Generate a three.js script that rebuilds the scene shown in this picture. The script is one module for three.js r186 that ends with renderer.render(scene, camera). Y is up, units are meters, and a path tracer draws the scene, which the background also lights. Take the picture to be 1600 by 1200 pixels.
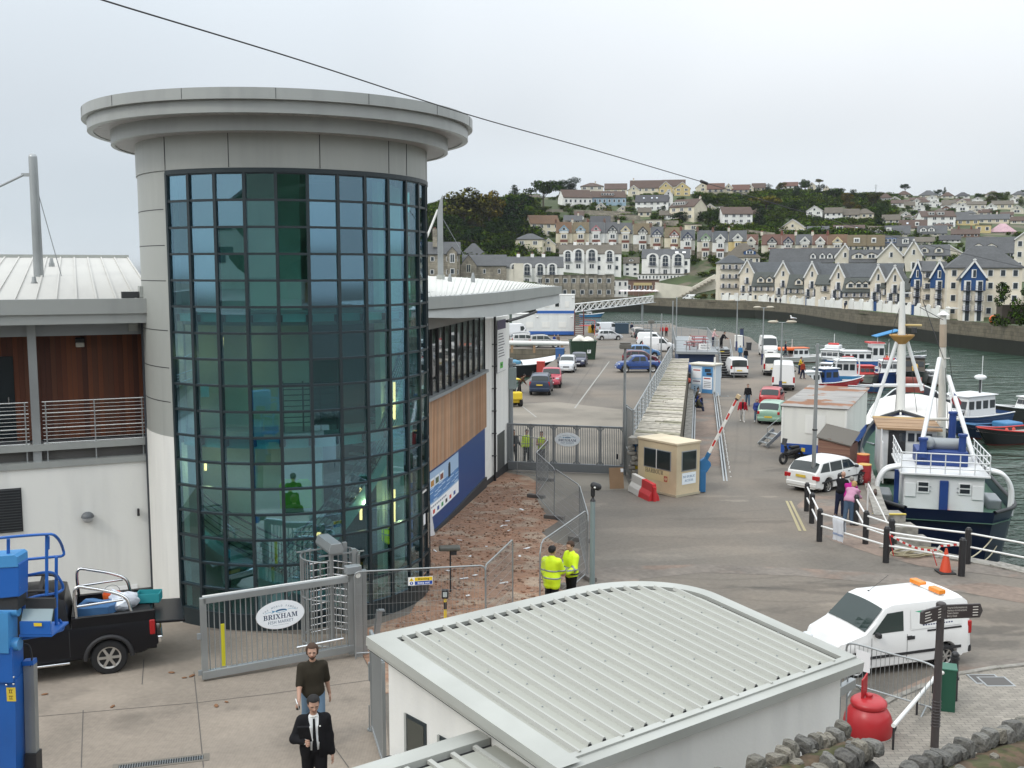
import*as THREE from'three';import{mergeGeometries,toCreasedNormals}from'three/addons/utils/BufferGeometryUtils.js';import{RoundedBoxGeometry}from'three/addons/geometries/RoundedBoxGeometry.js';
let scene=new THREE.Scene();let CAMY=8.6,FPX=1600,TILT=Math.atan(178/1600);let camera=new THREE.PerspectiveCamera(2*Math.atan(600/FPX)*180/Math.PI,4/3,.1,6000);camera.position.set(0,CAMY,0);camera.rotation.set(-TILT,0,0);scene.add(camera);let seed=20177;function rnd(){seed|=0;seed=seed+0x6D2B79F5|0;let t=Math.imul(seed^seed>>>15,1|seed);t=t+Math.imul(t^t>>>7,61|t)^t;return((t^t>>>14)>>>0)/4294967296}
let rr=(a,b)=>a+(b-a)*rnd();let pick=a=>a[Math.floor(rnd()*a.length)];
function hash2(x,y,s){let h=Math.imul(x,374761393)+Math.imul(y,668265263)+Math.imul(s,974711);h=Math.imul(h^h>>>13,1274126177);return((h^h>>>16)>>>0)/4294967296}
function vnoise(x,y,per,s){let xi=Math.floor(x),yi=Math.floor(y),fx=x-xi,fy=y-yi,w=v=>((v%per)+per)%per;let ux=fx*fx*(3-2*fx),uy=fy*fy*(3-2*fy);let a=hash2(w(xi),w(yi),s),b=hash2(w(xi+1),w(yi),s),c=hash2(w(xi),w(yi+1),s),d=hash2(w(xi+1),w(yi+1),s);return a+(b-a)*ux+(c-a)*uy+(a-b-c+d)*ux*uy}
function fbm(u,v,per,oct,s){let r=0,a=.5,n=0;for(let i=0;i<oct;i++){r+=a*vnoise(u*per,v*per,per,s+i*17);n+=a;a*=.5;per*=2}return r/n}
let clamp=(v,a=0,b=1)=>v<a?a:v>b?b:v;let _l=(a,b,t)=>a+(b-a)*t;let smooth=(a,b,x)=>{let t=clamp((x-a)/(b-a));return t*t*(3-2*t)};{let w=512,h=256,data=new Float32Array(w*h*4);for(let j=0;j<h;j++)for(let i=0;i<w;i++){let el=((j+.5)/h-.5)*Math.PI,k=(j*w+i)*4,u=i/w;let r,g,b;if(el>0){let s=Math.sin(el),L=(.66+1.55*s);let v=s*.9+.1/(s+.12);let c=fbm(u,v*.35,6,5,3)-.5,c2=fbm(u,v*.9,12,4,9)-.5;let m=1+.55*c+.28*c2,bl=clamp(.5-2.4*c);let warm=1-smooth(0,.16,s);r=L*m*(.97-.07*bl-.05*warm);g=L*m*(1.0-.012*bl-.01*warm);b=L*m*(1.03+.04*bl+.005*warm)}else{r=.17;g=.165;b=.15}
data[k]=r;data[k+1]=g;data[k+2]=b;data[k+3]=1}
let t=new THREE.DataTexture(data,w,h,THREE.RGBAFormat,THREE.FloatType);t.mapping=THREE.EquirectangularReflectionMapping;t.magFilter=t.minFilter=THREE.LinearFilter;t.wrapS=THREE.RepeatWrapping;t.needsUpdate=true;scene.background=t;scene.environment=t}
let sun=new THREE.DirectionalLight(new THREE.Color(1,.95,.87),1.15);sun.position.set(-75,95,70);sun.castShadow=true;sun.shadow.radius=30;sun.shadow.mapSize.set(2048,2048);Object.assign(sun.shadow.camera,{left:-120,right:160,top:160,bottom:-120,far:600});scene.add(sun,sun.target);scene.fog=new THREE.FogExp2(new THREE.Color(.72,.77,.82),.00007);let renderer=new THREE.WebGLRenderer({antialias:true});renderer.setSize(1024,768);renderer.shadowMap.enabled=true;renderer.toneMapping=THREE.LinearToneMapping;renderer.toneMappingExposure=1.0;
let SG=(...a)=>new THREE.SphereGeometry(...a);
let CG=(...a)=>new THREE.CylinderGeometry(...a);
let BG=(...a)=>new THREE.BoxGeometry(...a);
let TG=(...a)=>new THREE.TorusGeometry(...a);
let KG=(...a)=>new THREE.CapsuleGeometry(...a);
let V=(x,y,z)=>new THREE.Vector3(x,y,z);function ray(px,py){let u=(px-800)/FPX,v=(600-py)/FPX,c=Math.cos(TILT),s=Math.sin(TILT);return V(u,v*c-s,-v*s-c)}
let W=(px,py,d)=>{let r=ray(px,py);return r.multiplyScalar(-d/r.z).add(V(0,CAMY,0))};let aY=(px,py,Y)=>{let r=ray(px,py);return r.multiplyScalar((Y-CAMY)/r.y).add(V(0,CAMY,0))};let D1=19,D2=57,QY=-1.6,SEA=-4.8;let gy=z=>{let d=-z;return d<D1?0:d>D2?QY:QY*(d-D1)/(D2-D1)};function G(px,py){let r=ray(px,py);let p=aY(px,py,0);if(-p.z<=D1)return p;let k=QY/(D2-D1);let t=(k*-D1-CAMY)/(r.y+k*r.z);p=r.clone().multiplyScalar(t).add(V(0,CAMY,0));return-p.z<=D2?p:aY(px,py,QY)}
let headTo=(a,b)=>Math.atan2(-(b.z-a.z),b.x-a.x);
let used={};let _n=n=>{let k=used[n]=(used[n]??-1)+1;return k?n+'_'+String(k).padStart(3,'0'):n};function tag(o,label,category,group){o.userData.label=label;o.userData.category=category;if(group)o.userData.group=group;return o}
function _t(name,label,category,p=[0,0,0],turn=0,group){let o=new THREE.Group();o.name=_n(name);scene.add(o);if(p.isVector3)o.position.copy(p);else o.position.set(...p);o.rotation.y=turn;return tag(o,label,category,group)}
function norm(g){if(g.index)g=g.toNonIndexed();for(let k of Object.keys(g.attributes))if(!['position','normal','uv','color'].includes(k))g.deleteAttribute(k);if(!g.attributes.normal)g.computeVertexNormals();if(!g.attributes.uv)g.setAttribute('uv',new THREE.BufferAttribute(new Float32Array(g.attributes.position.count*2),2));return g}
function merge(list){if(!Array.isArray(list))return list;if(list.length===1)return list[0];let a=list.map(norm);let c=a.some(g=>g.attributes.color);if(c)for(let g of a)if(!g.attributes.color)g.setAttribute('color',new THREE.BufferAttribute(new Float32Array(g.attributes.position.count*3).fill(1),3));return mergeGeometries(a)}
function uvBox(g,s=1){g=norm(g);let p=g.attributes.position,n=g.attributes.normal,uv=g.attributes.uv;for(let i=0;i<p.count;i++){let ax=Math.abs(n.getX(i)),ay=Math.abs(n.getY(i)),az=Math.abs(n.getZ(i));if(ay>=ax&&ay>=az)uv.setXY(i,p.getX(i)*s,p.getZ(i)*s);else if(ax>az)uv.setXY(i,p.getZ(i)*s,p.getY(i)*s);else uv.setXY(i,p.getX(i)*s,p.getY(i)*s)}
return g}
function $(name,geo,m,parent=scene,label){let g=merge(geo);if(m.userData.tiles)g=uvBox(g);let o=new THREE.Mesh(g,m);o.name=parent===scene?_n(name):name;parent.add(o);if(label)o.userData.label=label;return o}
function _q(name,geo,m,parent,x=0,y=0,z=0,rx=0,ry=0,rz=0,s){let o=new THREE.Mesh(geo,m);o.name=name;o.position.set(x,y,z);o.rotation.set(rx,ry,rz);if(s)o.scale.set(...s);parent.add(o);return o}
function _s(name,geo,m){let o=$(name,geo,m);o.userData.kind='structure';return o}
function _y(o,label,p,turn){let c=o.clone();c.name=_n(o.name.replace(/_\d\d\d$/,''));c.userData={...o.userData};if(label)c.userData.label=label;if(p)c.position.copy(p);if(turn!==undefined)c.rotation.y=turn;scene.add(c);return c}
let T=(g,x=0,y=0,z=0,rx=0,ry=0,rz=0)=>g.applyMatrix4(new THREE.Matrix4().compose(V(x,y,z),new THREE.Quaternion().setFromEuler(new THREE.Euler(rx,ry,rz)),V(1,1,1)));let box=(w,h,d,x=0,y=0,z=0,ry=0)=>T(BG(w,h,d),x,y,z,0,ry,0);let bx=(x0,x1,y0,y1,z0,z1)=>box(x1-x0,y1-y0,z1-z0,(x0+x1)/2,(y0+y1)/2,(z0+z1)/2);let _b=(w,h,d,r,x=0,y=0,z=0,ry=0)=>T(new RoundedBoxGeometry(w,h,d,2,r),x,y,z,0,ry,0);let cyl=(r0,r1,h,x=0,y=0,z=0,n=16)=>T(CG(r1,r0,h,n),x,y+h/2,z);function bar(a,b,r,n=6,r2=r){let d=b.clone().sub(a),L=d.length(),g=CG(r2,r,L,n);g.applyQuaternion(new THREE.Quaternion().setFromUnitVectors(V(0,1,0),d.normalize()));return g.translate((a.x+b.x)/2,(a.y+b.y)/2,(a.z+b.z)/2)}
function _e(a,b,w,h,up=V(0,1,0)){let z=b.clone().sub(a),L=z.length();z.normalize();let x=up.clone().cross(z).normalize(),y=z.clone().cross(x);let g=BG(w,h,L);return g.applyMatrix4(new THREE.Matrix4().makeBasis(x,y,z).setPosition((a.x+b.x)/2,(a.y+b.y)/2,(a.z+b.z)/2))}
let _u=(pts,r,n=6,seg=0,closed=false)=>new THREE.TubeGeometry(new THREE.CatmullRomCurve3(pts,closed,'centripetal'),seg||pts.length*6,r,n,closed);let lathe=(pts,n=24)=>new THREE.LatheGeometry(pts.map(p=>new THREE.Vector2(p[0],p[1])),n);function ext(pts,depth,bev=0,holes=[]){let s=new THREE.Shape(pts.map(p=>new THREE.Vector2(p[0],p[1])));for(let h of holes)s.holes.push(new THREE.Path(h.map(p=>new THREE.Vector2(p[0],p[1]))));return new THREE.ExtrudeGeometry(s,{depth,bevelEnabled:bev>0,bevelSize:bev,bevelThickness:bev,bevelSegments:2,curveSegments:12})}
function _m(verts,faces,uvs){let P=[],U=[];let c=v=>v.isVector3?[v.x,v.y,v.z]:v;for(let f of faces)for(let i=1;i+1<f.length;i++)for(let k of[f[0],f[i],f[i+1]]){P.push(...c(verts[k]));if(uvs)U.push(...uvs[k])}
let g=new THREE.BufferGeometry();g.setAttribute('position',new THREE.Float32BufferAttribute(P,3));if(uvs)g.setAttribute('uv',new THREE.Float32BufferAttribute(U,2));g.computeVertexNormals();return g}
let _d=(a,b,c,d)=>_m([a,b,c,d],[[0,1,2,3]],[[0,0],[1,0],[1,1],[0,1]]);function _g(nu,nv,fn,uvf){let P=[],U=[],I=[];for(let j=0;j<=nv;j++)for(let i=0;i<=nu;i++){let p=fn(i/nu,j/nv);P.push(p.x??p[0],p.y??p[1],p.z??p[2]);let q=uvf?uvf(i/nu,j/nv):[i/nu,j/nv];U.push(...q)}
for(let j=0;j<nv;j++)for(let i=0;i<nu;i++){let a=j*(nu+1)+i,b=a+1,c=a+nu+1,d=c+1;I.push(a,b,d,a,d,c)}
let g=new THREE.BufferGeometry();g.setAttribute('position',new THREE.Float32BufferAttribute(P,3));g.setAttribute('uv',new THREE.Float32BufferAttribute(U,2));g.setIndex(I);g.computeVertexNormals();return g}
function _r(pts,y0,y1){let f0=typeof y0==='function'?y0:()=>y0,f1=typeof y1==='function'?y1:()=>y1;let v2=pts.map(p=>new THREE.Vector2(p[0],p[1])),tri=THREE.ShapeUtils.triangulateShape(v2,[]),n=pts.length;let v=[];for(let p of pts)v.push([p[0],f1(p[1]),p[1]]);for(let p of pts)v.push([p[0],f0(p[1]),p[1]]);let up=THREE.ShapeUtils.area(v2)>0;let F=[];for(let t of tri){F.push(up?[t[2],t[1],t[0]]:[t[0],t[1],t[2]])}
for(let t of tri){let q=t.map(k=>k+n);F.push(up?q:[q[2],q[1],q[0]])}
for(let i=0;i<n;i++){let j=(i+1)%n;F.push(up?[i,j,j+n,i+n]:[j,i,i+n,j+n])}
return _m(v,F)}
function clipBand(pts,d0,d1){let cut=(P,f)=>{let o=[];for(let i=0;i<P.length;i++){let a=P[i],b=P[(i+1)%P.length],fa=f(a),fb=f(b);if(fa>=0)o.push(a);if(fa*fb<0){let t=fa/(fa-fb);o.push([_l(a[0],b[0],t),_l(a[1],b[1],t)])}}return o};return cut(cut(pts,p=>-p[1]-d0),p=>d1+p[1])}
function sheet(pts,lift,s=1,uvc){let out=[];for(let[a,b]of[[-50,D1],[D1,D2],[D2,3000]]){let q=clipBand(pts,a,b);if(q.length<3)continue;let tri=THREE.ShapeUtils.triangulateShape(q.map(p=>new THREE.Vector2(p[0],p[1])),[]);let up=THREE.ShapeUtils.area(q.map(p=>new THREE.Vector2(p[0],p[1])))>0;out.push(_m(q.map(p=>[p[0],gy(p[1])+lift,p[1]]),tri.map(t=>[t[2],t[1],t[0]]),q.map(p=>uvc?uvc(p[0],p[1]):[p[0]*s,p[1]*s])))}
let g=merge(out);let n=g.attributes.normal;let P=g.attributes.position,U=g.attributes.uv;for(let i=0;i<P.count;i+=3)if(n.getY(i)<0){for(let A of[P,U]){for(let k=0;k<A.itemSize;k++){let t=A.array[(i+1)*A.itemSize+k];A.array[(i+1)*A.itemSize+k]=A.array[(i+2)*A.itemSize+k];A.array[(i+2)*A.itemSize+k]=t}}}
g.computeVertexNormals();return g}
let gp=(...a)=>a.map(([px,py])=>{let p=G(px,py);return[p.x,p.z]});
let lin=c=>Array.isArray(c)?new THREE.Color().setRGB(...c):new THREE.Color(c);function mat(c,r=.7,o={}){let{tiles,...q}=o;let m=new(('transmission'in q||'clearcoat'in q||'specularIntensity'in q)?THREE.MeshPhysicalMaterial:THREE.MeshStandardMaterial)({color:lin(c),roughness:r,...q});m.side=THREE.DoubleSide;if(tiles)m.userData.tiles=1;return m}
function tex(w,h,fn,srgb=true,rep){let d=new Uint8Array(w*h*4);for(let j=0;j<h;j++)for(let i=0;i<w;i++){let c=fn((i+.5)/w,(j+.5)/h),k=(j*w+i)*4;for(let q=0;q<3;q++)d[k+q]=clamp(c[q]??c[0],0,1)*255;d[k+3]=255}
let t=new THREE.DataTexture(d,w,h);t.wrapS=t.wrapT=THREE.RepeatWrapping;t.magFilter=THREE.LinearFilter;t.minFilter=THREE.LinearMipmapLinearFilter;t.generateMipmaps=true;if(srgb)t.colorSpace=THREE.SRGBColorSpace;if(rep)t.repeat.set(rep,rep);t.needsUpdate=true;return t}
let s2=v=>Math.pow(v,1/2.2);let wear=(amt,per,s)=>tex(256,256,(u,v)=>{let n=fbm(u,v,per,5,s);let k=1-amt*(n-.35)*1.6;return[s2(clamp(k)),s2(clamp(k)),s2(clamp(k*.985))]});let grime=wear(.28,4,5);grime.repeat.set(.25,.25);let grimeFar=wear(.3,5,8);grimeFar.repeat.set(.06,.06);let fine=tex(256,256,(u,v)=>[fbm(u,v,24,3,77)],false);fine.repeat.set(.8,.8);let streak=tex(256,256,(u,v)=>{let n=fbm(u,v*.25,16,4,55),k=1-.11*clamp((n-.5)*2.4);return[s2(k),s2(k),s2(k*.97)]});streak.repeat.set(.2,.1);let M={white:mat([.74,.74,.73],.75,{map:streak,bumpMap:fine,bumpScale:.002,tiles:1}),cladGrey:mat([.36,.375,.365],.45,{map:streak,tiles:1,metalness:.1}),fascia:mat([.33,.345,.345],.4,{map:streak,tiles:1,metalness:.15}),frame:mat([.022,.034,.04],.4,{metalness:.2}),black:mat([.018,.018,.02],.5),rubber:mat([.02,.02,.02],.85),dark:mat([.03,.032,.035],.6),galv:mat([.36,.38,.39],.45,{metalness:.55,map:grime,tiles:1}),sG:mat([.27,.29,.30],.5,{metalness:.3}),chrome:mat([.7,.7,.7],.15,{metalness:1}),postBlack:mat([.022,.022,.024],.45),rW:mat([.72,.72,.70],.5),yellow:mat([.72,.52,.03],.55),orange:mat([.75,.14,.03],.55),red:mat([.5,.035,.03],.5),glassDark:mat([.02,.026,.03],.06,{metalness:.0}),paper:mat([.75,.76,.77],.8),wood:mat([.32,.2,.11],.7,{map:grime,tiles:1}),amber:mat([.75,.23,.02],.25),};
function _i(w,h,draw){let c=document.createElement('canvas');c.width=w;c.height=h;let x=c.getContext('2d');draw(x,w,h);let t=new THREE.CanvasTexture(c);t.colorSpace=THREE.SRGBColorSpace;let m=new THREE.MeshStandardMaterial({map:t,roughness:.6});m.side=THREE.DoubleSide;return m}
let AX=-40,AZ=-120,AS=115,AN=1792;let asphaltT=(()=>{let K=new Float32Array(AN*AN),C=new Float32Array(AN*AN);let S=AN/AS;for(let j=0;j<AN;j++)for(let i=0;i<AN;i++){let u=i/AN,v=j/AN,n=fbm(u,v,22,5,11),f=hash2(i,j,31),p=vnoise(u*60,v*60,60,41);let k=.128+.085*(n-.5)+.03*(f-.5);if(p>.66)k*=1-(p-.66)*.7;K[j*AN+i]=k;C[j*AN+i]=n}
let blot=(px,py,rx,rz,ry,m,soft=.5)=>{let c=G(px,py),R=Math.max(rx,rz)*1.4;let cs=Math.cos(ry),sn=Math.sin(ry),sd=px*3.1+py;for(let j=Math.max(0,Math.floor((c.z-R-AZ)*S));j<Math.min(AN,(c.z+R-AZ)*S);j++)for(let i=Math.max(0,Math.floor((c.x-R-AX)*S));i<Math.min(AN,(c.x+R-AX)*S);i++){let x=i/S+AX-c.x,z=j/S+AZ-c.z,a=(x*cs-z*sn)/rx,b=(x*sn+z*cs)/rz;let q=Math.sqrt(a*a+b*b)+.7*(vnoise(a*2+sd,b*2+x,4096,3)-.5)+.35*(vnoise(x*6,z*6+sd,4096,5)-.5);let w=1-smooth(1-soft,1,q);K[j*AN+i]*=1+(m-1)*w}};let track=(pts,wd,m)=>{let P=pts.map(p=>G(...p)),cv=new THREE.CatmullRomCurve3(P);let n=Math.round(cv.getLength()*S*1.2);for(let k=0;k<=n;k++){let p=cv.getPoint(k/n),fade=Math.sin(k/n*Math.PI)*(.5+vnoise(k*.02,3,999,8));for(let o=-wd;o<=wd;o+=1/S){let i=Math.round((p.x-AX+o*.3)*S),j=Math.round((p.z-AZ+o)*S);if(i<0||j<0||i>=AN||j>=AN)continue;K[j*AN+i]*=1+(m-1)*fade*.5*(1-Math.abs(o)/wd)}}};for(let q of[[1240,918,2.2,.35,.1,.72],[1290,925,3,.3,-.25,.7],[1340,915,2,.3,-.2,.7],[1250,952,2,.4,.2,.8],[1355,838,2.4,.4,-.3,.65],[1350,806,1.8,.3,-.9,.72],[1075,706,1.4,.6,.5,.8],[1135,600,2.5,1,.4,.85],[1240,735,2.0,1,0,.7],[905,612,1.2,3.2,.1,.8],[950,600,1.2,5,-.5,.82],[925,650,.8,4,-.6,.85],[1115,810,2.2,.3,.05,.8],[1195,815,1.4,.35,0,.75],[1530,985,1.8,.5,0,.6],[1585,960,2,.8,0,.62],[1545,1005,1.2,.4,.1,.7],[1540,925,1.4,.4,.1,.65],[1480,885,2.2,.5,-.1,.6],[1300,760,2.4,1.6,0,.72],[1150,590,1.6,2.4,0,.7],[1215,612,2,4,-.2,.75],[860,600,2,3,-.2,.8],[900,572,2,3,0,.8],[1000,575,4,2,0,.8],[1090,760,1.6,1.6,0,.78],[1000,800,3,1,.2,.88]])blot(...q);for(let q of[[1300,948,1.5,.5,.1,1.35],[1110,775,1.8,.35,0,1.25],[1150,782,.7,.3,0,1.4],[1200,776,.5,.3,0,1.4],[1050,830,3.5,.9,0,1.18],[1120,860,3.5,.8,.1,1.2],[928,788,.7,.45,0,1.3],[1090,640,1,.5,0,1.25],[1400,935,1.6,.4,.2,1.3],[850,600,1.4,.4,.8,1.25],[1000,870,3,.6,0,1.2],[1180,700,2,1.5,0,1.12],[1130,622,1.6,.7,0,1.35],[1560,1020,1,.4,0,1.2]])blot(...q);for(let q of[[[[1040,812],[1150,800],[1230,795],[1300,800]],.12,.75],[[[1000,900],[1150,905],[1290,890],[1390,850]],.14,.7],[[[1010,915],[1160,918],[1300,905],[1400,868]],.14,.7],[[[1100,930],[1230,940],[1400,930],[1520,905]],.12,.7],[[[905,860],[1000,838],[1120,842],[1240,835]],.1,.8],[[[880,640],[905,600],[925,570],[935,540]],.2,.75],[[[900,650],[925,605],[940,575],[948,540]],.2,.75],[[[1140,760],[1150,700],[1150,640],[1140,600]],.2,.82],[[[1165,760],[1172,700],[1168,640],[1155,600]],.2,.82]])track(...q);let d=new Uint8Array(AN*AN*4);for(let k=0;k<AN*AN;k++){let v=K[k],w=.94+.16*C[k];d[k*4]=clamp(s2(v*1.13*w))*255;d[k*4+1]=clamp(s2(v))*255;d[k*4+2]=clamp(s2(v*.83/w))*255;d[k*4+3]=255}
let t=new THREE.DataTexture(d,AN,AN);t.wrapS=t.wrapT=THREE.RepeatWrapping;t.magFilter=THREE.LinearFilter;t.minFilter=THREE.LinearMipmapLinearFilter;t.generateMipmaps=true;t.colorSpace=THREE.SRGBColorSpace;t.needsUpdate=true;return t})();let asphalt=mat([1,1,1],.82,{map:asphaltT,bumpMap:fine,bumpScale:.003});let concT=tex(1024,1024,(u,v)=>{let n=fbm(u,v,5,6,61),f=fbm(u,v,120,2,63);let br=.5+.5*Math.sin(u*Math.PI*2*150+6*fbm(u,v,8,3,4));let st=fbm(u,v,9,4,70);let k=.225+.14*(n-.5)+.05*(f-.5)+.014*br;if(st>.6)k*=1-(st-.6)*1.2;return[s2(k*1.16),s2(k*.98),s2(k*.79)]});let concrete=mat([1,1,1],.85,{map:concT,bumpMap:fine,bumpScale:.003});concT.repeat.set(.12,.12);let padT=tex(512,512,(u,v)=>{let n=fbm(u,v,5,6,161),st=fbm(u*1,v,3,4,170);let k=.2+.1*(n-.5);if(st>.55)k*=1-(st-.55)*1.2;return[s2(k*1.12),s2(k),s2(k*.82)]});padT.repeat.set(.1,.1);let padConc=mat([1,1,1],.9,{map:padT});let earthT=tex(1024,1024,(u,v)=>{let n=fbm(u,v,4,6,91),f=fbm(u,v,60,3,93),g=fbm(u,v,10,4,97);let k=.98+.6*(n-.5)+.5*(f-.5);let p=smooth(.45,.7,g);let a=[.285,.165,.105],b=[.35,.265,.195];return[0,1,2].map(i=>s2(k*_l(a[i],b[i],p)))});earthT.repeat.set(.16,.16);let earthB=tex(512,512,(u,v)=>[fbm(u,v,10,6,99)],false);earthB.repeat.set(.3,.3);let earth=mat([1,1,1],1,{map:earthT,bumpMap:earthB,bumpScale:.12});let pinkT=tex(1024,512,(u,v)=>{let n=fbm(u,v,6,6,191),f=fbm(u,v,70,2,193);let k=.9+.7*(n-.5)+.4*(f-.5);let p=smooth(.48,.6,fbm(u,v,5,4,197));let a=[.215,.16,.125],b=[.185,.16,.135];return[0,1,2].map(i=>s2(k*_l(a[i],b[i],p)))});pinkT.repeat.set(.12,.12);let pinkTar=mat([1,1,1],.9,{map:pinkT});let pavT=tex(512,512,(u,v)=>{let R=24,r=Math.floor(v*R),o=(r%2)*.5,c=Math.floor(u*12+o),fx=u*12+o-c,fy=v*R-r;let j=fx<.06||fy<.1;let n=hash2(((c%12)+12)%12,r,5);let k=(j?.12:.2+.07*n)*(.8+.4*fbm(u,v,6,4,8));return[s2(k*1.08),s2(k*.98),s2(k*.83)]});pavT.repeat.set(.42,.42);let paving=mat([1,1,1],.85,{map:pavT});let stoneT=tex(512,512,(u,v)=>{let n=fbm(u,v,6,6,201),l=fbm(u,v,14,4,203);let k=.23+.28*(n-.5);let li=smooth(.6,.7,l);return[s2(_l(k*1.05,.2,li*.3)),s2(_l(k*.99,.2,li*.3)),s2(_l(k*.88,.14,li*.3))]});stoneT.repeat.set(.9,.9);let stone=mat([1,1,1],.9,{map:stoneT,bumpMap:earthB,bumpScale:.05,tiles:1});let quayT=tex(512,512,(u,v)=>{let R=12,r=Math.floor(v*R),o=hash2(r,3,3),c=Math.floor(u*8+o),fx=u*8+o-c,fy=v*R-r;let j=fx<.04||fy<.07;let n=hash2(((c%8)+8)%8,r,15);let k=(j?.05:.1+.04*n)*(.5+.95*fbm(u,v,5,5,18));return[s2(k*1.15),s2(k),s2(k*.70)]});quayT.repeat.set(.14,.14);let quayStone=mat([1,1,1],.95,{map:quayT,tiles:1});let weed=mat([.012,.014,.008],.95,{map:grime,tiles:1});let linePaint=mat([.3,.295,.27],.85),lineYellow=mat([.36,.31,.18],.8);
let quayOut=[];{let P=(px,py)=>{let p=aY(px,py,QY);return[p.x,p.z]};quayOut.push([-160,-30],[-160,60],[160,60],[160,-24],...gp([1680,905],[1560,881],[1478,868],[1386,852],[1388,806],[1372,762],[1352,712],[1330,662],[1312,632]),P(1268,590),P(1232,566),P(1196,547),P(1172,527),P(1140,519),P(1060,511),P(1048,505),P(900,508),P(876,506),P(868,512),P(700,512),P(700,545),P(868,545),P(884,549),P(806,607),P(740,640),[-60,-62],[-160,-62])}
{let bands=[[-70,D1],[D1,D2],[D2,400]].map(([a,b])=>clipBand(quayOut,a,b)).filter(q=>q.length>2);let g=sheet(quayOut,0,1,(x,z)=>[(x-AX)/AS,(z-AZ)/AS]);let o=_s('ground',g,asphalt);
let F=[],Wd=[];for(let i=0;i<quayOut.length;i++){let a=quayOut[i],b=quayOut[(i+1)%quayOut.length];let n=Math.max(1,Math.ceil(Math.hypot(a[0]-b[0],a[1]-b[1])/6));for(let k=0;k<n;k++){let p=[_l(a[0],b[0],k/n),_l(a[1],b[1],k/n)],q=[_l(a[0],b[0],(k+1)/n),_l(a[1],b[1],(k+1)/n)];let t0=gy(p[1])-.0,t1=gy(q[1]);F.push(_d([p[0],SEA+1.3,p[1]],[q[0],SEA+1.3,q[1]],[q[0],t1,q[1]],[p[0],t0,p[1]]));Wd.push(_d([p[0],SEA-4,p[1]],[q[0],SEA-4,q[1]],[q[0],SEA+1.3,q[1]],[p[0],SEA+1.3,p[1]]))}}
_s('quay_face',F,quayStone);_s('quay_weed_band',Wd,weed);
let cope=_t('quay_coping','worn stone coping along the quay edge beside the moored blue trawler','coping');let edge=[...gp([1680,905],[1560,881],[1478,868],[1386,852]),null,...gp([1388,806],[1372,762],[1352,712],[1330,662],[1312,632])];let cg=[_b(1,.12,.6,.02),_b(1,.13,.55,.02),_b(1,.115,.58,.02)];cg.forEach(uvBox);for(let i=0;i+1<edge.length;i++){let a=edge[i],b=edge[i+1];if(!a||!b)continue;let L=Math.hypot(b[0]-a[0],b[1]-a[1]),n=Math.round(L/1.1),ry=Math.atan2(-(b[1]-a[1]),b[0]-a[0]);for(let k=0;k<n;k++){let t=(k+.5)/n,x=_l(a[0],b[0],t),z=_l(a[1],b[1],t);let nx=Math.sin(ry)*-.28,nz=Math.cos(ry)*-.28;_q('stone',pick(cg),stone,cope,x+(nx<0?nx:-nx),gy(z)+.01,z+Math.abs(nz)*(i<3?1:.2),0,ry+rr(-.02,.02),0,[L/n-.02,1,1])}}}
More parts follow.
